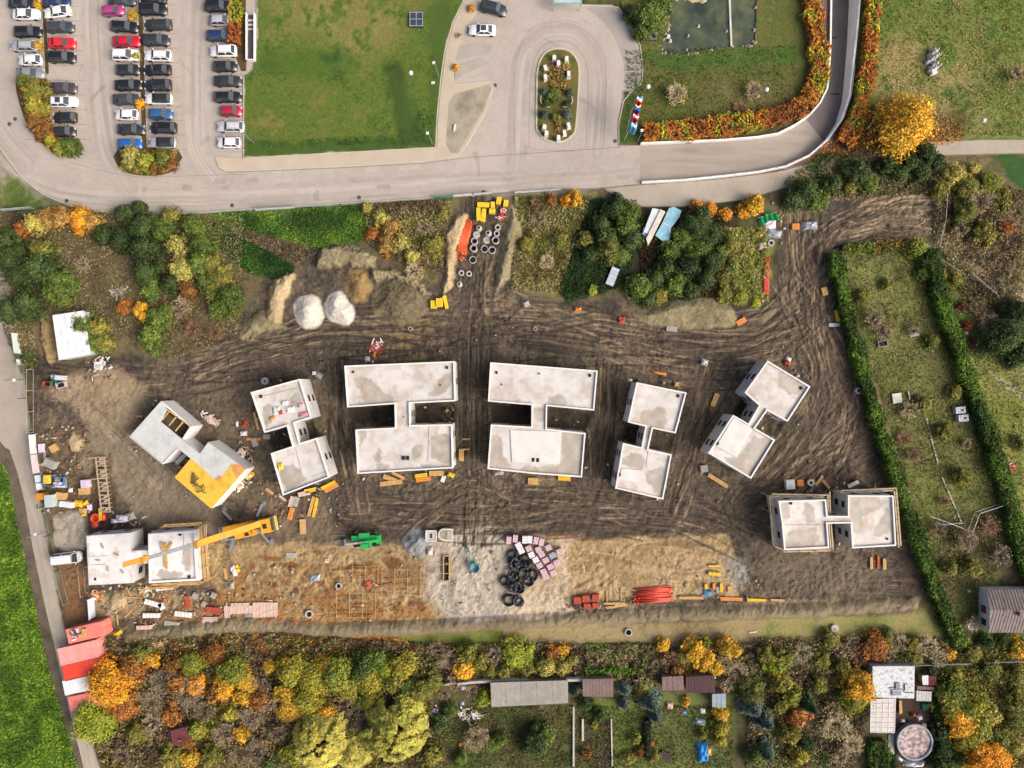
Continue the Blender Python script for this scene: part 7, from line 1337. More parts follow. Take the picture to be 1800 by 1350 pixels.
t = thing('mixer_trailer', [('tub', b, flat('#cfc8b4')), ('mesh_grate', c_, flat('#9c9480')), ('cover', d_, flat('#a9aaa6'))], put(785, 938), R_(-3)); t['label'] = 'cream D-shaped mixing tub right of the square hopper'; t['category'] = 'mixing tub'
b = MB(); b.lathe([(.45, 0), (.85, .6), (.88, 1.1), (.8, 1.1), (.7, .6), (0, .3)], 18, close=False); c_ = MB(); c_.bar((-.8, .0, 1.1), (-1.0, 2.9, .6), .14); c_.bar((.5, .3, 1.1), (-.5, 2.2, .8), .1); c_.bar((-.7, .6, 1.1), (-.2, -.7, 1.15), .12); c_.bar((-1.3, 3.5, .3), (-1.0, 2.7, .6), .3, .3)
t = thing('concrete_bucket', [('bucket', b.mesh('bucket', True), flat('#6f9aa6', .5, .2)), ('lifting_frame', c_, flat('#2f9a8c'))], put(835, 996)); t['label'] = 'blue-grey round concrete bucket with a teal lifting frame on the pale gravel'; t['category'] = 'concrete bucket'
# open slot trench box
b = MB(); 
for x1, y1, x2, y2 in ((780,976,780,1020),(790,976,790,1020),(780,976,790,976),(780,1020,790,1020)): p, q = W(x1, y1), W(x2, y2); b.bar((p[0], p[1], .3), (q[0], q[1], .3), .15, .5)
for y in (990, 1005): p, q = W(756, y+2), W(806, y-2 if y < 1000 else y+1); b.bar((p[0], p[1], .6), (q[0], q[1], .6), .09)
p = W(785, 998); t = thing('trench_box', [('frame', b, m_timb), ('pit', MB().box(p[0], p[1], .05, .8, 4.2, .1), m_dark)], (0, 0, 0)); t['label'] = 'narrow dark trench box with timber rails below the hopper'; t['category'] = 'trench box'
# containers
def container(px, py, ang, col, label, junk=False, L=6.4, Wd=2.5, h=2.6):
    p = W(px, py, h); t = empty('shipping_container', (p[0], p[1], 0), R_(ang)); t['label'] = label; t['category'] = 'container'; t['group'] = 'containers by the lane'
    b = MB(); b.box(0, 0, .1, L, Wd, h-.2); n = int(L/.3)
    for i in range(n):
        for s in (-1, 1): b.box(-L/2+(i+.5)*L/n, s*(Wd/2+.02), .2, L/n*.5, .05, h-.45)
    ob('wall', b, paint(col), t); b = MB(); b.box(0, 0, h-.095, L+.04, Wd+.04, .1)
    for i in range(n): b.box(-L/2+(i+.5)*L/n, 0, h+.007, L/n*.45, Wd*.9, .03)
    ob('roof', b, mat('ctop'+col, [col], .6, .5, .05, .12), t); b = MB()
    for s in (-.6, .6): b.box(L/2+.03, s, .2, .06, 1.1, h-.5)
    ob('door', b, paint(col), t)
container(150, 1112, 13, '#e8887a', 'salmon red container with scraps on its roof, topmost of the row by the lane'); container(138, 1148, 13, '#eea49a', 'pale salmon container, second from the top of the row by the lane', L=6.9, Wd=3.0)
container(146, 1176, 13, '#e84c34', 'bright red container, third from the top of the row by the lane', L=7.0, Wd=2.7); container(145, 1203, 12, '#e8eaec', 'white container between the red ones by the lane', L=6.6); container(152, 1232, 12, '#e8887a', 'lowest salmon container, half under the orange tree by the lane', L=6)
item('rubble_heap', 131, 1115, 14, 12, 10, '#7a5040', .4, 'brown scraps lying on the roof of the topmost container', 'scraps', None, seed=5, z=2.65, zone_=''); item('plank_stack', 147, 1113, 8, 16, -5, m_timb, .3, 'short boards lying on the roof of the topmost container', 'boards', None, seed=6, z=2.65, zone_='')
# white canopy over the left thicket, small grey box
cp = [(93,555),(146,547),(158,622),(104,632)]; z = 2.6; c = W(125, 590, z); P = [q for q in loc_poly(cp, z, c)][::-1]
if area_sign(P) < 0: P = P[::-1]
b = MB(); b.prism(P, .1, z-.1); r = MB(); r.prism(inset(P, -.1), z-.095, z); rr_ = MB()
for i in range(6): f = i/5; a_ = Vector(P[0]).lerp(Vector(P[1]), f); e_ = Vector(P[3]).lerp(Vector(P[2]), f); rr_.bar((a_.x, a_.y, z+.03), (e_.x, e_.y, z+.03), .05)
t = thing('site_hut', [('wall', b, flat('#b9bcc0')), ('roof', r, flat('#e4e8ee', .6)), ('roof_seam', rr_, flat('#cfd4da'))], (c[0], c[1], 0)); t['label'] = 'white flat-roofed site hut half hidden under a green tree at the left'; t['category'] = 'hut'
# banners on the left fence (upright, leaning nothing)
def hoarding(x1, y1, x2, y2, h, col, label, logo=None, grp='banners on the left fence'):
    p, q = Vector(W(x1, y1)), Vector(W(x2, y2)); d = q-p; L = d.length; a = math.atan2(d.y, d.x); m_ = (p+q)/2
    b = MB(); b.box(0, 0, .15, L*.98, .05, h-.15); f = MB(); f.bar((-L/2, .05, 0), (-L/2, .05, h+.05), .07); f.bar((L/2, .05, 0), (L/2, .05, h+.05), .07); f.bar((-L/2, .05, h+.05), (L/2, .05, h+.05), .05); f.box(-L/2, 0, 0, .3, .6, .12); f.box(L/2, 0, 0, .3, .6, .12)
    parts = [('banner', b, flat(col, .6)), ('frame', f, GYM)]
    if logo:
        n = 24; lb = MB(); s = logo[1]
        side = -1 if True else 1
        V_ = []
        for i in range(n): t_ = 6.283*i/n; V_ += [(s*.9*math.cos(t_), .035*logo[2], h*.55+s*math.sin(t_)*.6), (s*.7*math.cos(t_), .035*logo[2], h*.55+s*math.sin(t_)*.45)]
        lb.add(V_, [(2*i, 2*i+1, (2*i+3) % (2*n), (2*i+2) % (2*n)) for i in range(n)]); parts.append(('emblem', lb, flat(logo[0])))
    t = thing('fence_banner', parts, (m_.x, m_.y, 0), a); t['label'] = label; t['category'] = 'banner'; t['group'] = grp
hoarding(63, 763, 66, 797, 2.0, '#e9e8ec', 'plain white banner at the upper end of the left fence banners'); hoarding(66, 798, 71, 831, 2.0, '#e2cfd2', 'pinkish white banner with a grey oval emblem', ('#a87f8c', .5, -1))
hoarding(72, 834, 74, 847, 1.8, '#cfdbdf', 'pale blue-grey square banner above the other small one'); hoarding(74, 848, 76, 860, 1.8, '#dde4e8', 'small white square banner above the orange box')
hoarding(33, 586, 38, 622, 2.0, '#cfe0d4', 'white and green banner facing the lane at the upper left', ('#2f9a5c', .7, -1)); hoarding(166, 1048, 169, 1083, 2.2, '#dfe2ee', 'upright pale banner above the red containers', ('#6a6a78', .3, -1))
hoarding(38, 632, 40, 642, 1.5, '#e4e6e8', 'tiny white sign below the white and green banner')
item('site_cabin', 86, 881, 14, 21, 4, '#b9c9c9', 2.0, 'pale green-grey site cabin right of the orange box', 'cabin'); item('site_cabin', 70, 873, 13, 11, 4, '#d98e22', 1.6, 'orange box standing under the small banners', 'box', None, 'tool_box')
item('skip', 82, 675, 14, 9, -2, '#b85a3a', 1.0, 'rusty orange skip', 'skip'); item('skip', 79.5, 674, 10, 10, -2, '#1f8a62', 1.0, 'green waste bin', 'bin') if 0 else item('skip', 94, 674, 8, 10, -2, '#1f8a62', .9, 'green waste bin', 'bin')
item('site_cabin', 104, 664, 14, 8, -4, '#cfcfdc', 1.3, 'white portable toilet cabin beside the green bin', 'cabin', zone_=''); item('skip', 106, 677, 16, 10, 15, '#cbb4c0', .9, 'pale pink skip below the white toilet cabin', 'skip', zone_='')
item('skip', 93, 846, 38, 16, -2, '#3f86bc', .7, 'flat blue-edged pallet tray with yellow and white packs', 'tray'); item('crate', 81, 843, 10, 15, 0, '#e0c23a', 1.0, 'yellow pack at the left end of the blue tray', 'pack'); item('rubble_heap', 97, 843, 16, 12, 0, '#8a8094', .9, 'grey and white packs in the middle of the blue tray', 'packs', seed=9)
# pale blue panels
for (pts, z, col, lb) in (([(1147,366),(1160,368),(1142,412),(1131,408)], 1.3, '#d2dde2', 'pale grey-white panel of the blue roof, leftmost'), ([(1161,368),(1170,372),(1146,420),(1139,432),(1136,419)], 1.5, '#d6cfc0', 'beige stripe panel of the blue roof'), ([(1131,400),(1144,402),(1136,418),(1129,412)], 1.1, '#4a94bc', 'deeper blue panel at the lower left of the blue roof'), ([(1176,366),(1184,363),(1198,370),(1194,382),(1180,400),(1176,426),(1166,425),(1152,414),(1164,392)], 1.2, '#8cc0d4', 'light blue torn panel on the right of the blue roof')):
    c = W(sum(p[0] for p in pts)/len(pts), sum(p[1] for p in pts)/len(pts), z); P = loc_poly(pts, z, c); P = P if area_sign(P) > 0 else P[::-1]
    b = MB(); b.prism(P, z-.08, z); l_ = MB()
    for q in P[::2]: l_.bar((q[0]*.85, q[1]*.85, 0), (q[0]*.85, q[1]*.85, z-.09), .08)
    s_ = MB(); s_.bar((P[0][0]*.8, P[0][1]*.8, z+.02), (P[len(P)//2][0]*.8, P[len(P)//2][1]*.8, z+.02), .1, .03)
    t = thing('roof_panel', [('sheet', b, mat('sheet'+col, [col], .9, .5, .05, .2)), ('leg', l_, GYM), ('batten', s_, m_white)], (c[0], c[1], 0)); t['label'] = lb; t['category'] = 'panel'; t['group'] = 'pale blue panels in the grove'
item('formwork_panel', 1077, 486, 14, 32, -22, flat('#b9c4d2'), .8, 'pale blue-grey tilted panel left of the grove path', 'panel', zone_='')
b = MB(); V_ = []; n = 9
for i in range(n): x = (i-4)*.45; V_ += [(x, -.7-.05*abs(i-4)+.5*(1-abs(i-4)/4), .2+.35*(i % 2)), (x, .7-.1*abs(i-4)+.5*(1-abs(i-4)/4), .25+.35*(i % 2))]
b.add(V_, [(2*i, 2*i+2, 2*i+3, 2*i+1) for i in range(n-1)]+[(2*i+1, 2*i+3, 2*i+2, 2*i) for i in range(0)]); p = W(1350, 386); t = thing('folded_sheet', [('sheeting', b, flat('#128a48', .4)), ('edge_tube', MB().bar((-1.8, .75, .3), (1.8, .75, .3), .12), GYM)], (p[0], p[1], .1), R_(18)); t['label'] = 'bright green folded plastic sheets at the top of the material pile'; t['category'] = 'folded sheets'
# ------------------------------------------------------------------ roundabout, lamps, flags, park
for i, (zx, zy, a) in enumerate(((332,252,-5),(378,310,-5),(467,265,-8),(237,360,18),(238,460,10),(490,425,0),(225,1000,-15),(248,1068,-10),(380,1115,0),(443,1060,12),(488,980,15))):
    h = .9+.25*(i % 3); p = W(920+zx/6.136, 60+zy/6.136, h); b = MB(); b.taper(0, 0, 0, .62, .9, h, .52, .8); f = MB(); f.box(0, 0, -.02, .8, 1.05, .1); t = thing('stone_stele', [('slab', b, m_white), ('plinth', f, m_conc)], (p[0], p[1], .15), R_(a)); reg(t, 'white upright stone block', 'stone block', 920+zx/6.136, 60+zy/6.136, 'white stone blocks on the oval island', 'on the '+('upper' if zy < 600 else 'lower')+' half of the oval island')
for k, (x1, y1, x2, y2) in enumerate(((966,135,981,160),(978,110,981,155),(985,110,983,155),(996,112,987,160),(958,122,976,155),(980,205,981,235))):
    hedge([(x1, y1), (x2, y2)], .9, .5, ['#a88a4a', '#c0a060', '#8f7a3a', '#6a6a2a'], 'dry ornamental grass strip ' + ['second from the left', 'third from the left', 'fourth from the left', 'rightmost', 'leftmost', 'pointing down'][k] + ' on the oval island', 20+k, .16, 40, 2, .15, name='ornamental_grass')
def arc(px, py, r, a0, a1, label):
    b = MB(); c = W(px, py); P = [(c[0]+r*U*math.cos(R_(a)), c[1]+r*U*math.sin(R_(a)), .7) for a in range(a0, a1+1, 15)]
    for i in range(len(P)-1): b.bar(P[i], P[i+1], .16, .1)
    for p in P[::3]: b.bar((p[0], p[1], .1), p, .08)
    thing_one('metal_arc', b, flat('#c9cfc9', .4, .4), label, 'sculpture')
arc(963, 178, 13, 150, 290, 'left curved pale metal arc on the oval island'); arc(993, 178, 13, -110, 30, 'right curved pale metal arc on the oval island')
def lamp(px, py, tx, ty, label, h=None, kind='arm'):
    p = W(px, py)
    t = empty('street_lamp', (p[0], p[1], 0)); t['label'] = label; t['category'] = 'street lamp'; t['group'] = 'street lamps'
    if kind == 'arm':
        h = h or 5.0; q = W(tx, ty, h); dx, dy = q[0]-p[0], q[1]-p[1]; b = MB(); b.tube((0, 0, 0), (0, 0, h), .09, .06, 8); b.tube((0, 0, h), (dx, dy, h+.1), .05, .04, 6); ob('pole', b.mesh('pole'), GYM, t)
        b = MB(); a = math.atan2(dy, dx); b.taper(dx, dy, h-.02, .5, .5, h+.16, .3, .3); ob('lamp_head', b, flat('#d5d9da'), t)
    else:
        h = h or 3.5; b = MB(); b.tube((0, 0, 0), (0, 0, h), .06, .05, 8); ob('pole', b.mesh('pole'), GYM, t); b = MB(); b.lathe([(0, h-.1)]+[(.4*math.sin(a*math.pi/8), h+.3-.4*math.cos(a*math.pi/8)) for a in range(1, 8)]+[(0, h+.7)], 14, close=False); ob('globe', b.mesh('globe', True), flat('#dfe2dc', .4), t)
lamp(771, 137, 762, 110, 'street lamp at the right edge of the lawn, the upper one', 5); lamp(760, 254, 751, 234, 'street lamp at the lower right corner of the lawn', 4.5); lamp(1120, 249, 1128, 229, 'street lamp at the left end of the orange hedge by the flags', 4.5)
lamp(83, 131, 52, 109, 'street lamp leaning over the white car in the far left row', 5.2); lamp(258, 228, 231, 209, 'street lamp in the middle of the car park', 5.2); lamp(447, 252, 424, 231, 'street lamp at the lower end of the row beside the lawn', 5.2)
for (x, y, l) in ((723, 131, 'globe lamp standing on the big lawn'), (1138, 155, 'globe lamp right of the flag poles'), (1345, 160, 'globe lamp on the lawn below the pond'), (1725, 214, 'globe lamp on the park lawn above the footpath')): lamp(x*.985+13.5, y*.985+10, 0, 0, l, 2.2, 'globe')
lamp(40, 668, 24, 668, 'dark street lamp on the lane beside the upper left fence', 4.5); lamp(77, 936, 61, 939, 'dark street lamp on the lane left of the lower left shell', 4.5)
FL = [(1097, 247, ('#4aa0d8', '#e8eef2', '#4aa0d8'), 'light blue and white flag, lowest of the row'), (1100, 232, ('#c8202c', '#f0f0f0', '#c8202c'), 'red white red flag, second from the bottom'), (1103, 218, ('#2a4ea8', '#2a4ea8', '#e6d040'), 'dark blue flag with a yellow edge, third from the bottom'), (1106, 204, ('#d02838', '#f2f2f2', '#5ab0d8'), 'red white and light blue flag, topmost of the row')]
for x, y, cs, l in FL:
    p = W(x, y); t = empty('flagpole', (p[0], p[1], 0)); t['label'] = l; t['category'] = 'flagpole'; t['group'] = 'flagpoles by the drive'; b = MB(); b.tube((0, 0, 0), (0, 0, 7.5), .07, .04, 8); ob('pole', b.mesh('pole'), flat('#d5d5d5', .4, .4), t)
    for k, c in enumerate(cs):
        b = MB(); V_ = []; n = 8
        for i in range(n): u = i/(n-1); V_ += [(.05+u*1.0+.05*k, .18*math.sin(u*6+k)+(k-1)*.28, 7.3-u*.5), (.05+u*1.0, .18*math.sin(u*6+k)+(k-1)*.28-.05, 4.6-u*.3)]
        F_ = [(2*i, 2*i+2, 2*i+3, 2*i+1) for i in range(n-1)]; b.add(V_, F_); V2 = [(x_, y_+.24, z_) for x_, y_, z_ in V_]; b.add(V2, F_); b.add([V_[0], V2[0]]+[V_[2], V2[2]]+[V_[4], V2[4]]+[V_[6], V2[6]]+[V_[8], V2[8]]+[V_[10], V2[10]]+[V_[12], V2[12]]+[V_[14], V2[14]], [(2*i, 2*i+1, 2*i+3, 2*i+2) for i in range(7)])
        ob('flag_cloth', b, flat(c, .7), t)
# white sculpture of rocks on the park lawn
rr = random.Random(4); b = MB()
for k in range(46):
    u = rr.random(); x = -1.4+2.8*rr.random()*(1-.5*u); y = -1.9+3.8*u; 
    if abs(x) > 1.5*(1-abs(u-.6)): x *= .5
    b.taper(x+u*.8, y, 0, rr.uniform(.3, .7), rr.uniform(.3, .7), rr.uniform(.4, 1.5), .15, .2, rr.uniform(-.2, .2))
p = W(1636, 110); thing_one('rock_sculpture', b, mat('white_rock', ['#a9a5a2', '#e2dedc', '#c9c5c3'], 1.5, .8, .2, .2), 'white jagged rock sculpture on the dry park lawn', 'sculpture', None, (p[0], p[1], .1)); b = MB(); b.box(0, 0, 0, 1, .9, .8, .3).box(0, 0, .801, .8, .7, .1, .3); p = W(1637, 129); thing_one('white_block', b, m_white, 'white block at the foot of the rock sculpture', 'block', None, (p[0], p[1], .1))
# pool grids on the lawn
for (x, y, l) in ((732.5, 37, 'grey square light well with a four-pane grille on the big lawn'), (1141, 60, 'dark square light well with a grille below the round green tree')):
    p = W(x, y); b = MB(); b.box(0, 0, 0, 2.4, 2.6, .5); f = MB()
    for s in (-1.1, 0, 1.1): f.box(s, 0, .503, .14, 2.6, .08); f.box(0, s*1.07, .586, 2.4, .14, .04)
    t = thing('light_well', [('pit', b, flat('#3c4450', .3)), ('grille', f, flat('#8f98a0', .5))], (p[0], p[1], .1)); t['label'] = l; t['category'] = 'light well'
# pond rocks, jetty pole
rr = random.Random(9); PP = smooth(POND, 4)
for k in range(64):
    i = rr.randrange(len(PP)); x, y = PP[i]; x += rr.uniform(-3, 3); y += rr.uniform(-3, 3)
    if y < -20: continue
    b = MB(); s = rr.uniform(.15, .4); b.taper(0, 0, 0, s*1.6, s*1.3, s*.8, s*.7, s*.6, .05); p = W(x, y); o = ob('pond_stone', b, mat('pond_stone', ['#8a8272', '#b0a894'], 1.5, .9, .2, .2)); o.location = (p[0], p[1], .02); o.rotation_euler = (0, 0, rr.random()*3); o['label'] = 'one of the small beige stones lining the rim of the pond'; o['category'] = 'stone'; o['group'] = 'stones around the pond'
b = MB(); p, q = W(1281, -20), W(1285, 83); b.bar((p[0], p[1], .25), (q[0], q[1], .25), .3, .12)
for f in (.1, .35, .6, .85): b.bar((p[0]+(q[0]-p[0])*f, p[1]+(q[1]-p[1])*f, -.5), (p[0]+(q[0]-p[0])*f, p[1]+(q[1]-p[1])*f, .2), .15)
thing_one('jetty_beam', b, flat('#c9cccb'), 'narrow white beam crossing the pond from top to bottom', 'beam')
for (x, y, r) in ((1174,64,7),(1178,72,5),(1170,60,4),(1207,88,3),(1210,63,3),(1228,46,4),(1277,55,3)):
    b = MB(); b.taper(0, 0, 0, r*U*1.2, r*U, .5, r*U*.5, r*U*.5); p = W(x, y); o = ob('white_rock', b, flat('#d5d2d4')); o.location = (p[0], p[1], -.1); reg(o, 'white rock in', 'rock', x, y, 'white rocks in the pond', 'the pond')
b = MB(); rr = random.Random(2)
mound('reed_island', [(1190,-30),(1250,-30),(1245,2),(1225,10),(1200,6),(1182,0)], .5, 10, ['#9a8662', '#bca884', '#a8946e'], 'pale dry reed patch at the top of the pond', 'reeds', -.35)
# glass porch at the very top
p = W(998, 2, 2.8); t = thing('porch_roof', [('glass', MB().box(0, 0, 2.75, 4.8, 1.6, .06), flat('#a9c4c4', .15)), ('frame', MB().box(0, -.85, 2.7, 4.9, .1, .16).box(-2.4, 0, 2.7, .1, 1.55, .16).box(2.4, 0, 2.7, .1, 1.55, .16).bar((-2.3, -.7, 0), (-2.3, -.7, 2.69), .1).bar((2.3, -.7, 0), (2.3, -.7, 2.69), .1), flat('#8faeb0'))], (p[0], p[1]+.5, 0)); t['label'] = 'pale glass porch roof at the top of the turning circle'; t['category'] = 'porch'
# bike shelter at the top left of the lawn
p = W(443, 68); b = MB(); b.box(0, 0, 0, 1.3, 8, .25); f = MB(); f.box(-.7, 0, 0, .15, 8.2, 1.0); f.box(.7, 0, 0, .15, 8.2, 1.0); f.box(0, -4.1, 0, 1.25, .15, 1.0)
t = thing('cellar_stair', [('floor', b, flat('#4a4a4c')), ('side_wall', f, m_white), ('steps', MB().box(0, 1.5, .26, 1.1, .3, .1).box(0, 2.2, .26, 1.1, .3, .25).box(0, 2.9, .26, 1.1, .3, .4), m_conc)], (p[0], p[1], .05)); t['label'] = 'narrow sunken stair with white side walls left of the big lawn'; t['category'] = 'stair'
for (x, y) in ((26.5,209),(16.5,218),(870,150),(1081,248),(631,347),(850,338),(408,361),(117,353)):
    b = MB(); b.lathe([(0, .012), (.26, .012), (.34, .006), (.36, 0)], 14, close=False); p = W(x, y); o = ob('manhole_cover', b, flat('#4c4845')); o.location = (p[0], p[1], .0 if x != 870 else .0); o.location.z = .004; reg(o, 'small dark manhole cover in the road', 'manhole cover', x, y, 'manhole covers')
# ------------------------------------------------------------------ fences
def fence(pts, h, label, step=2.6, col='#9aa39e', top=None, cat='fence', name='fence', slats=0, zb=0):
    P = [Vector(W(x, y)) for x, y in pts]; t = empty(name, tuple(P[0])); t['label'] = label; t['category'] = cat; o = P[0]; b = MB(); m_ = flat(col, .5)
    for i in range(len(P)-1):
        a, e = P[i]-o, P[i+1]-o; L = (e-a).length; n = max(1, int(L/step)); b.bar((a.x, a.y, h), (e.x, e.y, h), .06); b.bar((a.x, a.y, .25), (e.x, e.y, .25), .05)
        for k in range(1, 1+slats): b.bar((a.x, a.y, h*k/(slats+1)), (e.x, e.y, h*k/(slats+1)), .03, h/(slats+1)*.8)
        for j in range(n+1):
            q = a.lerp(e, j/n); pb = MB(); pb.bar((q.x, q.y, zb), (q.x, q.y, h+.05), .08); ob('post', pb, m_, t)
    ob('rail', b, m_, t); return t
fence([(8,371),(60,367)], 1.4, 'short pale fence panel at the far left below the curve', 2.6, '#b9c9c4', slats=2)
fence([(215,377),(340,377),(450,369),(600,361),(640,358)], 1.1, 'long low fence along the lower edge of the road, left part', 4, '#a9b4ac')
fence([(640,358),(760,350)], 1.1, 'low fence along the lower edge of the road above the sand bank', 4, '#a9b4ac'); fence([(905,340),(985,335)], 1.0, 'low white fence along the road right of the yellow crates', 2.5, '#d8dcda', slats=2)
for i, (x1, y1, x2, y2, c, l) in enumerate(((762,349,796,347,'#3f9a70','green barrier board at the road above the sand bank'),(797,346,830,343,'#dfe2e2','white barrier board at the road left of the yellow crates'),(833,343,865,341,'#dfe2e2','white barrier board at the road right above the yellow crates'),(450,371,520,366,'#d5d9d8','long white barrier board on the road edge above the dark green strip'))): hoarding(x1, y1, x2, y2, 1.1, c, l, None, 'barrier boards along the road')
fence([(43,640),(46,700),(57,756)], 2.0, 'wire site fence along the lane at the upper left', 3.4, '#8fa39c'); fence([(60,650),(60,760)], 2.0, 'inner wire site fence beside the orange skip', 3.4, '#b5aaa0'); fence([(79,892),(88,940),(106,1000),(122,1060)], 1.8, 'wire fence between the lane and the white van', 3.4, '#8f9a94'); fence([(147,992),(152,1045)], 1.8, 'short wire fence below the white van', 3.0, '#b8a890')
fence([(1655,345),(1652,390),(1640,440)], 1.8, 'thin curved wire fence above the long right hedge', 3.4, '#a8aaa0'); fence([(1624,970),(1640,1040),(1680,1110)], 1.5, 'grey wire fence beside the long middle hedge', 3, '#8c9088')
fence([(1627,905),(1655,915),(1700,932),(1712,900),(1754,886)], 1.6, 'white pipe frame lying zigzag in the allotment', 5, '#c9ccc9'); fence([(1640,922),(1690,918)], .8, 'low pale frame left of the zigzag pipe frame', 2.5, '#a9aca9')
fence([(1700,480),(1744,518)], 1.2, 'pale timber fence beside the upper right footpath', 3, '#b5ac98', slats=2); fence([(1640,452),(1690,484)], 1.0, 'short grey fence left of the upper right footpath', 3, '#a8a594')
fence([(1728,1160),(1790,1158)], 1.4, 'grey fence at the top of the bottom right garden', 3, '#8a8a82', slats=2); fence([(1530,1168),(1700,1162)], 1.3, 'grey fence above the white flat roof', 3, '#8f8a7c', slats=2)
def wallpx(pts, w, h, label, m=m_cl, name='garden_wall'):
    b = MB(); strip_box(b, pts, w, -.2, h); c_ = MB(); strip_box(c_, pts, w+.1, h+.002, h+.07); t = thing(name, [('wall_body', b, m), ('coping', c_, m_conc)], (0, 0, 0)); t['label'] = label; t['category'] = 'wall'
wallpx([(806,1196),(830,1193),(862,1191),(940,1190),(1023,1189)], .3, 1.6, 'long white garden wall above the long grey shed'); wallpx([(775,1201),(806,1196)], .2, 1.0, 'low beige wall left of the white garden wall', mat('beige_wall', ['#a89878']))
wallpx([(1008,1240),(1008,1345)], .2, .4, 'narrow path edge right of the long grey shed garden', m_conc, 'path_edging'); wallpx([(1024,1262),(1024,1300)], .25, .4, 'pale edging of the dark garden bed', m_white, 'path_edging'); wallpx([(1074,1262),(1076,1345)], .12, .3, 'right edging of the dark garden bed', m_conc, 'path_edging'); wallpx([(1566,1290),(1566,1345)], .9, .1, 'narrow grey path strip right of the clipped hedge', m_conc, 'path_strip')
for a in ((1598,640,1608,725),(1622,745,1640,800)): wallpx([(1628,735),(1636,770),(1648,815)], .1, .12, 'row of pale stones across the allotment', m_conc, 'stone_row') if a[0] == 1598 else wallpx([(1655,838),(1690,920)], .1, .12, 'thin stone line in the lower allotment', m_conc, 'stone_row')
# ------------------------------------------------------------------ sheds and houses in the gardens
def shed(pts, h, col, label, slope=.25, seams=0, wall='#8a7a62', name='shed', extra=None, rm=None, par=False):
    cx = sum(p[0] for p in pts)/4; cy = sum(p[1] for p in pts)/4; c = W(cx, cy, h); P = loc_poly(pts, h, c)
    if area_sign(P) < 0: P = P[::-1]
    t = empty(name, (c[0], c[1], 0)); t['label'] = label; t['category'] = 'shed' if name == 'shed' else name.replace('_', ' '); b = MB(); b.prism(inset(P, .15), -.1, h-.1); ob('wall', b, flat(wall), t)
    b = MB(); b.prism(P, h-.095, h); m_ = rm or mat('roof'+col, [col], .5, .85, .1, .18); ob('roof', b, m_, t); s = MB()
    for i in range(1, seams+1):
        f = i/(seams+1); a = Vector(P[0]).lerp(Vector(P[1]), f); e = Vector(P[3]).lerp(Vector(P[2]), f); s.bar((a.x, a.y, h+.02), (e.x, e.y, h+.02), .06, .04)
    if seams: ob('roof_batten', s, m_, t)
    d = MB(); m0 = (Vector(P[0])+Vector(P[1]))/2; u = Vector(P[1])-Vector(P[0]); d.box(m0.x*.97, m0.y*.97, 0, .9, .12, min(2, h-.3), math.atan2(u.y, u.x)); ob('door', d, flat('#594e40'), t)
    if extra: extra(t, c, h)
    return t
shed([(862,1200),(998,1196),(999,1236),(864,1243)], 2.6, '#9a968c', 'long grey flat-roofed shed below the white garden wall', seams=4)
shed([(1024,1194),(1078,1193),(1078,1225),(1025,1224)], 2.4, '#7d6a64', 'grey-brown flat-roofed shed right of the long grey shed', seams=8); shed([(1164,1190),(1201,1188),(1202,1213),(1164,1214)], 2.3, '#7a6660', 'small mottled brown shed with plants on its roof', seams=3); shed([(1206,1190),(1256,1187),(1257,1218),(1206,1217)], 2.4, '#4f3034', 'purple brown shed roof right of the small mottled shed', seams=9)
wallpx([(1208,1187),(1254,1185)], .2, 1.5, 'short beige wall above the purple brown shed', mat('beige_wall'  , ['#a89878'])); shed([(1252,1220),(1276,1219),(1276,1243),(1252,1243)], 2.2, '#8fa0aa', 'small blue-grey square shed roof below the purple brown shed', seams=2)
shed([(299,1285),(330,1277),(334,1306),(304,1312)], 2.3, '#6a3038', 'small dark red shed roof in the lower left wood', seams=4)
def solar(t, c, h):
    for (x, y, w, l, a, col, nm) in ((1575,1217,1.5,.9,-1,'#4a5a78','solar_panel'),(1577,1205,.7,1.1,0,'#2f4a3c','roof_box'),(1593,1208,.7,1.2,0,'#8f9aa4','roof_fan')):
        p = W(x, y, h); b = MB(); b.box(p[0]-c[0], p[1]-c[1], h+.12, w, l, .12, R_(a)); b.box(p[0]-c[0], p[1]-c[1], h+.005, w*.6, l*.6, .11); q = ob(nm, b, flat(col, .3), t)
        if nm == 'solar_panel': f = MB(); f.box(p[0]-c[0], p[1]-c[1]-.48, h+.13, 1.6, .08, .12); f.box(p[0]-c[0], p[1]-c[1]+.48, h+.13, 1.6, .08, .12); ob('frame', f, m_white, q)
    b = MB(); P = [W(x, y, h) for x, y in ((1562,1209),(1568,1208),(1580,1210),(1586,1212),(1590,1217),(1606,1218))]
    for i in range(5): b.bar((P[i][0]-c[0], P[i][1]-c[1], h+.06), (P[i+1][0]-c[0], P[i+1][1]-c[1], h+.06), .08)
    ob('cable', b, BLK, t)
shed([(1534,1171),(1608,1171),(1607,1228),(1534,1226)], 2.8, '#b9c0c4', 'white mottled flat roof with a solar panel', extra=solar, wall='#b8b4a8', rm=mat('mottled_white', ['#a5adb3', '#c6ccd0', '#cfd5d8', '#8f969a'], 1.2, .8, .1, .2))
p_ = [(1531,1229),(1574,1228),(1572,1288),(1530,1287)]; h = 2.6; c = W(1552, 1258, h); P = loc_poly(p_, h, c); P = P if area_sign(P) > 0 else P[::-1]
b = MB(); b.prism(P, h-.05, h); f = MB(); g = MB()
for i in range(5):
    k = i/4; a, e = Vector(P[0]).lerp(Vector(P[1]), k), Vector(P[3]).lerp(Vector(P[2]), k); f.bar((a.x, a.y, h+.03), (e.x, e.y, h+.03), .12, .05)
for i in range(8):
    k = i/7; a, e = Vector(P[0]).lerp(Vector(P[3]), k), Vector(P[1]).lerp(Vector(P[2]), k); f.bar((a.x, a.y, h+.06), (e.x, e.y, h+.06), .07, .04)
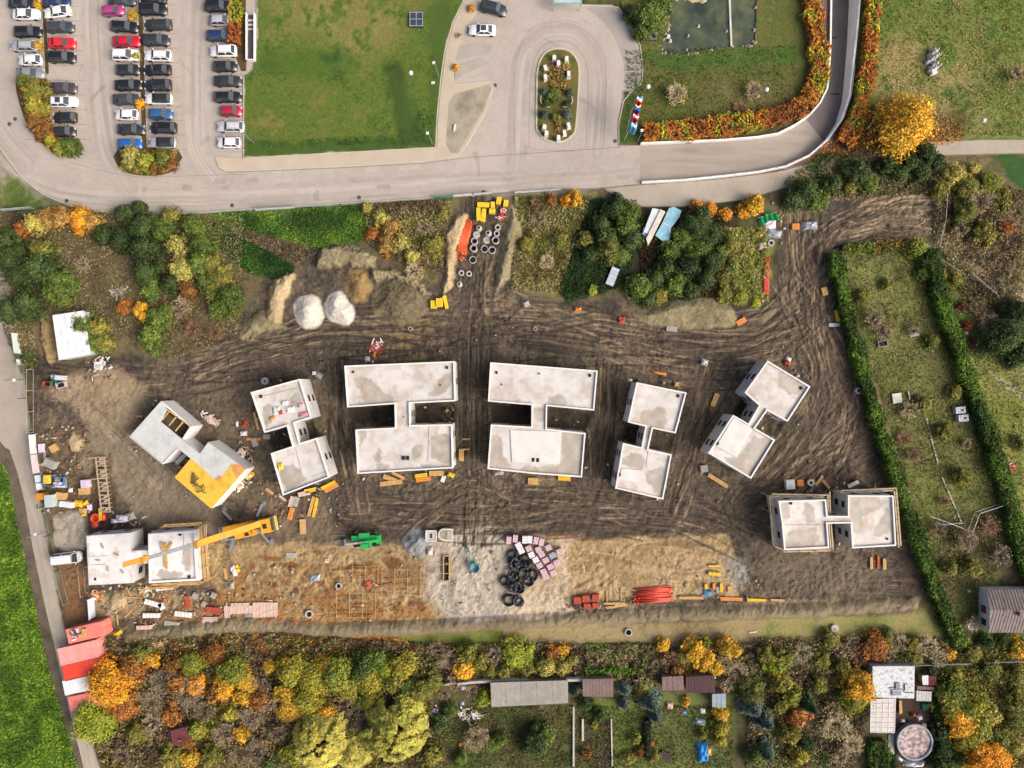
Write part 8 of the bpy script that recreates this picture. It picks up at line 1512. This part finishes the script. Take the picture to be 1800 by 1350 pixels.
for q in P: g.bar((q[0]*.97, q[1]*.97, 0), (q[0]*.97, q[1]*.97, h-.06), .12)
t = thing('pergola', [('glass_roof', b, flat('#b0aaa4', .3)), ('glazing_bar', f, m_white), ('post', g, m_white)], (c[0], c[1], 0)); t['label'] = 'glass pergola roof with a white grid below the white flat roof'; t['category'] = 'pergola'
shed([(1621,1188),(1632,1187),(1632,1204),(1622,1204)], 1.6, '#d8dcd8', 'narrow white lean-to roof left of the dark red one'); shed([(1633,1188),(1646,1189),(1647,1205),(1633,1205)], 1.6, '#6a2a26', 'small dark red roof beside the narrow white one', seams=2); shed([(1611,1214),(1638,1216),(1637,1233),(1611,1232)], 1.8, '#c2c4c0', 'small pale ribbed roof right of the white flat roof', seams=5); shed([(1613,1206),(1642,1208),(1642,1213),(1612,1212)], 1.7, '#7a5a52', 'thin brown roof strip above the small pale ribbed roof')
# round pool
p = W(1607, 1304, .9); b = MB(); b.lathe([(3.0, 0), (3.05, 1.05), (3.2, 1.08), (3.2, 1.14), (2.85, 1.14), (2.85, .9), (0, .9)], 40, close=False)
q = MB(); q.lathe([(0, .92), (1.6, .93), (2.84, .92)], 40, close=False); cm, t_, bs = newmat('pool_cover'); tc = t_.nodes.new('ShaderNodeTexCoord'); cc_, _ = noise_col(t_, tc.outputs['Object'], 1.3, 6, [(.42, lin('#4a302a')), (.5, lin('#8a706c')), (.56, lin('#b4a6aa'))], rough=.7); t_.links.new(cc_, bs.inputs['Base Color']); bs.inputs['Roughness'].default_value = .5
t = thing('round_pool', [('pool_wall', b.mesh('pool_wall', True), flat('#9aa0a8')), ('cover', q, cm), ('ladder', MB().bar((-2.9, .4, 0), (-2.9, .4, 1.6), .06).bar((-2.9, .9, 0), (-2.9, .9, 1.6), .06).bar((-2.9, .4, 1.6), (-2.9, .9, 1.6), .05), m_white)], (p[0], p[1], 0)); t['label'] = 'round pool with a leaf-stained brown and white cover'; t['category'] = 'pool'
# gabled bungalow
t = empty('bungalow', (0, 0, 0)); t['label'] = 'bungalow with a ribbed grey gabled roof and white gable wall at the right edge'; t['category'] = 'house'
e0 = W(1734, 1036, 2.7); e1 = W(1738, 1112, 2.7); rg = W(1740, 1073, 4.3); x2 = 98; b = MB()
V_ = [(e0[0], e0[1], 2.7), (rg[0], rg[1], 4.3), (e1[0], e1[1], 2.7), (x2, e0[1], 2.7), (x2, rg[1], 4.3), (x2, e1[1], 2.7)]
b.add(V_+[(x, y, z-.12) for x, y, z in V_], [(0, 1, 4, 3), (1, 2, 5, 4), (6, 9, 10, 7), (7, 10, 11, 8), (0, 6, 7, 1), (1, 7, 8, 2), (0, 3, 9, 6), (2, 8, 11, 5)]); rf = ob('roof', b, mat('ribbed_roof', ['#706664', '#857a76', '#6a605c'], .4, .85, .1, .15, (3, .6, 1)), t)
b = MB(); n = 30
for i in range(n): x = e0[0]+.3+i*(x2-e0[0])/n; b.bar((x, e0[1], 2.74), (x, rg[1], 4.34), .05, .05); b.bar((x, rg[1], 4.34), (x, e1[1], 2.74), .05, .05)
ob('roof_rib', b, MATS['ribbed_roof'], rf); xw = e0[0]+.35
b = MB(); b.add([(xw, e0[1]-.25, -.1), (xw, e1[1]+.25, -.1), (xw, e1[1]+.25, 2.66), (xw, rg[1], 4.1), (xw, e0[1]-.25, 2.66), (x2-.3, e0[1]-.25, -.1), (x2-.3, e1[1]+.25, -.1), (x2-.3, e1[1]+.25, 2.66), (x2-.3, rg[1], 4.1), (x2-.3, e0[1]-.25, 2.66)], [(0, 1, 2, 3, 4), (9, 8, 7, 6, 5), (0, 4, 9, 5), (1, 6, 7, 2)]); ob('wall', b, m_white, t)
for (y, w, c_, z0, hh) in ((1066, 1.3, '#8a2c30', .9, 1.2), (1088, 1.1, '#2c2c2e', .9, 1.2)):
    p = W(1730, y); b = MB(); b.box(xw-.03, p[1], z0, .06, w, hh); ww = ob('window', b, flat(c_), t); b = MB(); b.box(xw-.05, p[1], z0-.1, .14, w+.2, .08); ob('sill', b, m_conc, ww)
b = MB(); b.box(86, -39.0, 4.0, .5, .5, .9); ob('chimney', b, flat('#7a5a50'), rf)
# satellite dish, tanks, beds
p = W(1701, 1097); b = MB(); b.lathe([(0, .12), (.3, .16), (.62, .35), (.66, .34), (.32, .1), (0, .06)], 18, (0, 0, .8), False); b.bar((0, 0, 0), (0, 0, .85), .12); b.bar((.5, 0, 1.1), (0, 0, 1.5), .05); thing_one('satellite_dish', b, flat('#d9dbde', .5), 'white round dish on the lawn left of the bungalow', 'dish', None, (p[0], p[1], 0))
for (x, y, l) in ((1689, 721, 'white water tank with a dark lid, the upper of two'), (1694, 735, 'white water tank with a dark lid, the lower of two')):
    p = W(x, y, 1.1); b = MB(); b.box(0, 0, .12, 1.7, 1.15, 1.0, .1); q = MB(); q.lathe([(0, 1.2), (.2, 1.2), (.22, 1.122)], 12, (.3, 0, 0), False); f = MB()
    for s in (-.5, 0, .5): f.box(s, 0, 1.123, .05, 1.2, .03, .1)
    t = thing('water_tank', [('tank', b, flat('#b9c0cc')), ('lid', q, BLK), ('cage', f, GYM)], (p[0], p[1], 0)); t['label'] = l; t['category'] = 'water tank'; t['group'] = 'white water tanks'
item('formwork_panel', 1577, 700, 16, 17, 8, flat('#c9d0c4'), .5, 'white square cold frame in the allotment', 'cold frame', None, 'cold_frame', zone_=''); item('skip', 1552, 604, 17, 11, 8, '#8f9294', .5, 'grey rectangular basin with dark water in the allotment', 'basin', None, 'basin', zone_='')
item('crate', 1598, 695, 2, 14, 12, '#b9bcb4', .4, 'thin pale frame right of the white cold frame', 'frame', None, 'cold_frame', zone_='')
for (x, y, l) in ((1640, 820, 'tiny yellow-green ball on the allotment stone line'),): pass
item('skip', 1105, 0, 1, 1, 0, '#000000', .1, 'x', 'x') if 0 else None
# bench and small bits
item('plank_stack', 799, 224, 3, 12, -8, flat('#e0e0e0'), .45, 'white bench on the grit bed', 'bench', None, 'bench', zone_='')
item('crate', 761, 145, 6, 4, 0, '#e4e2da', .4, 'small white box on the lawn below the upper street lamp', 'box', None, 'junction_box', zone_='')
item('crate', 294, 284, 6, 4, -30, '#e8e8e8', .4, 'small white box in the planting bed below the middle row', 'box', None, 'junction_box', zone_='')
item('plank_stack', 1324, 1111, 2, 14, 96, flat('#dedede'), .15, 'thin white board on the dry strip above the gardens', 'board', None, 'board', zone_='')

finish_labels()
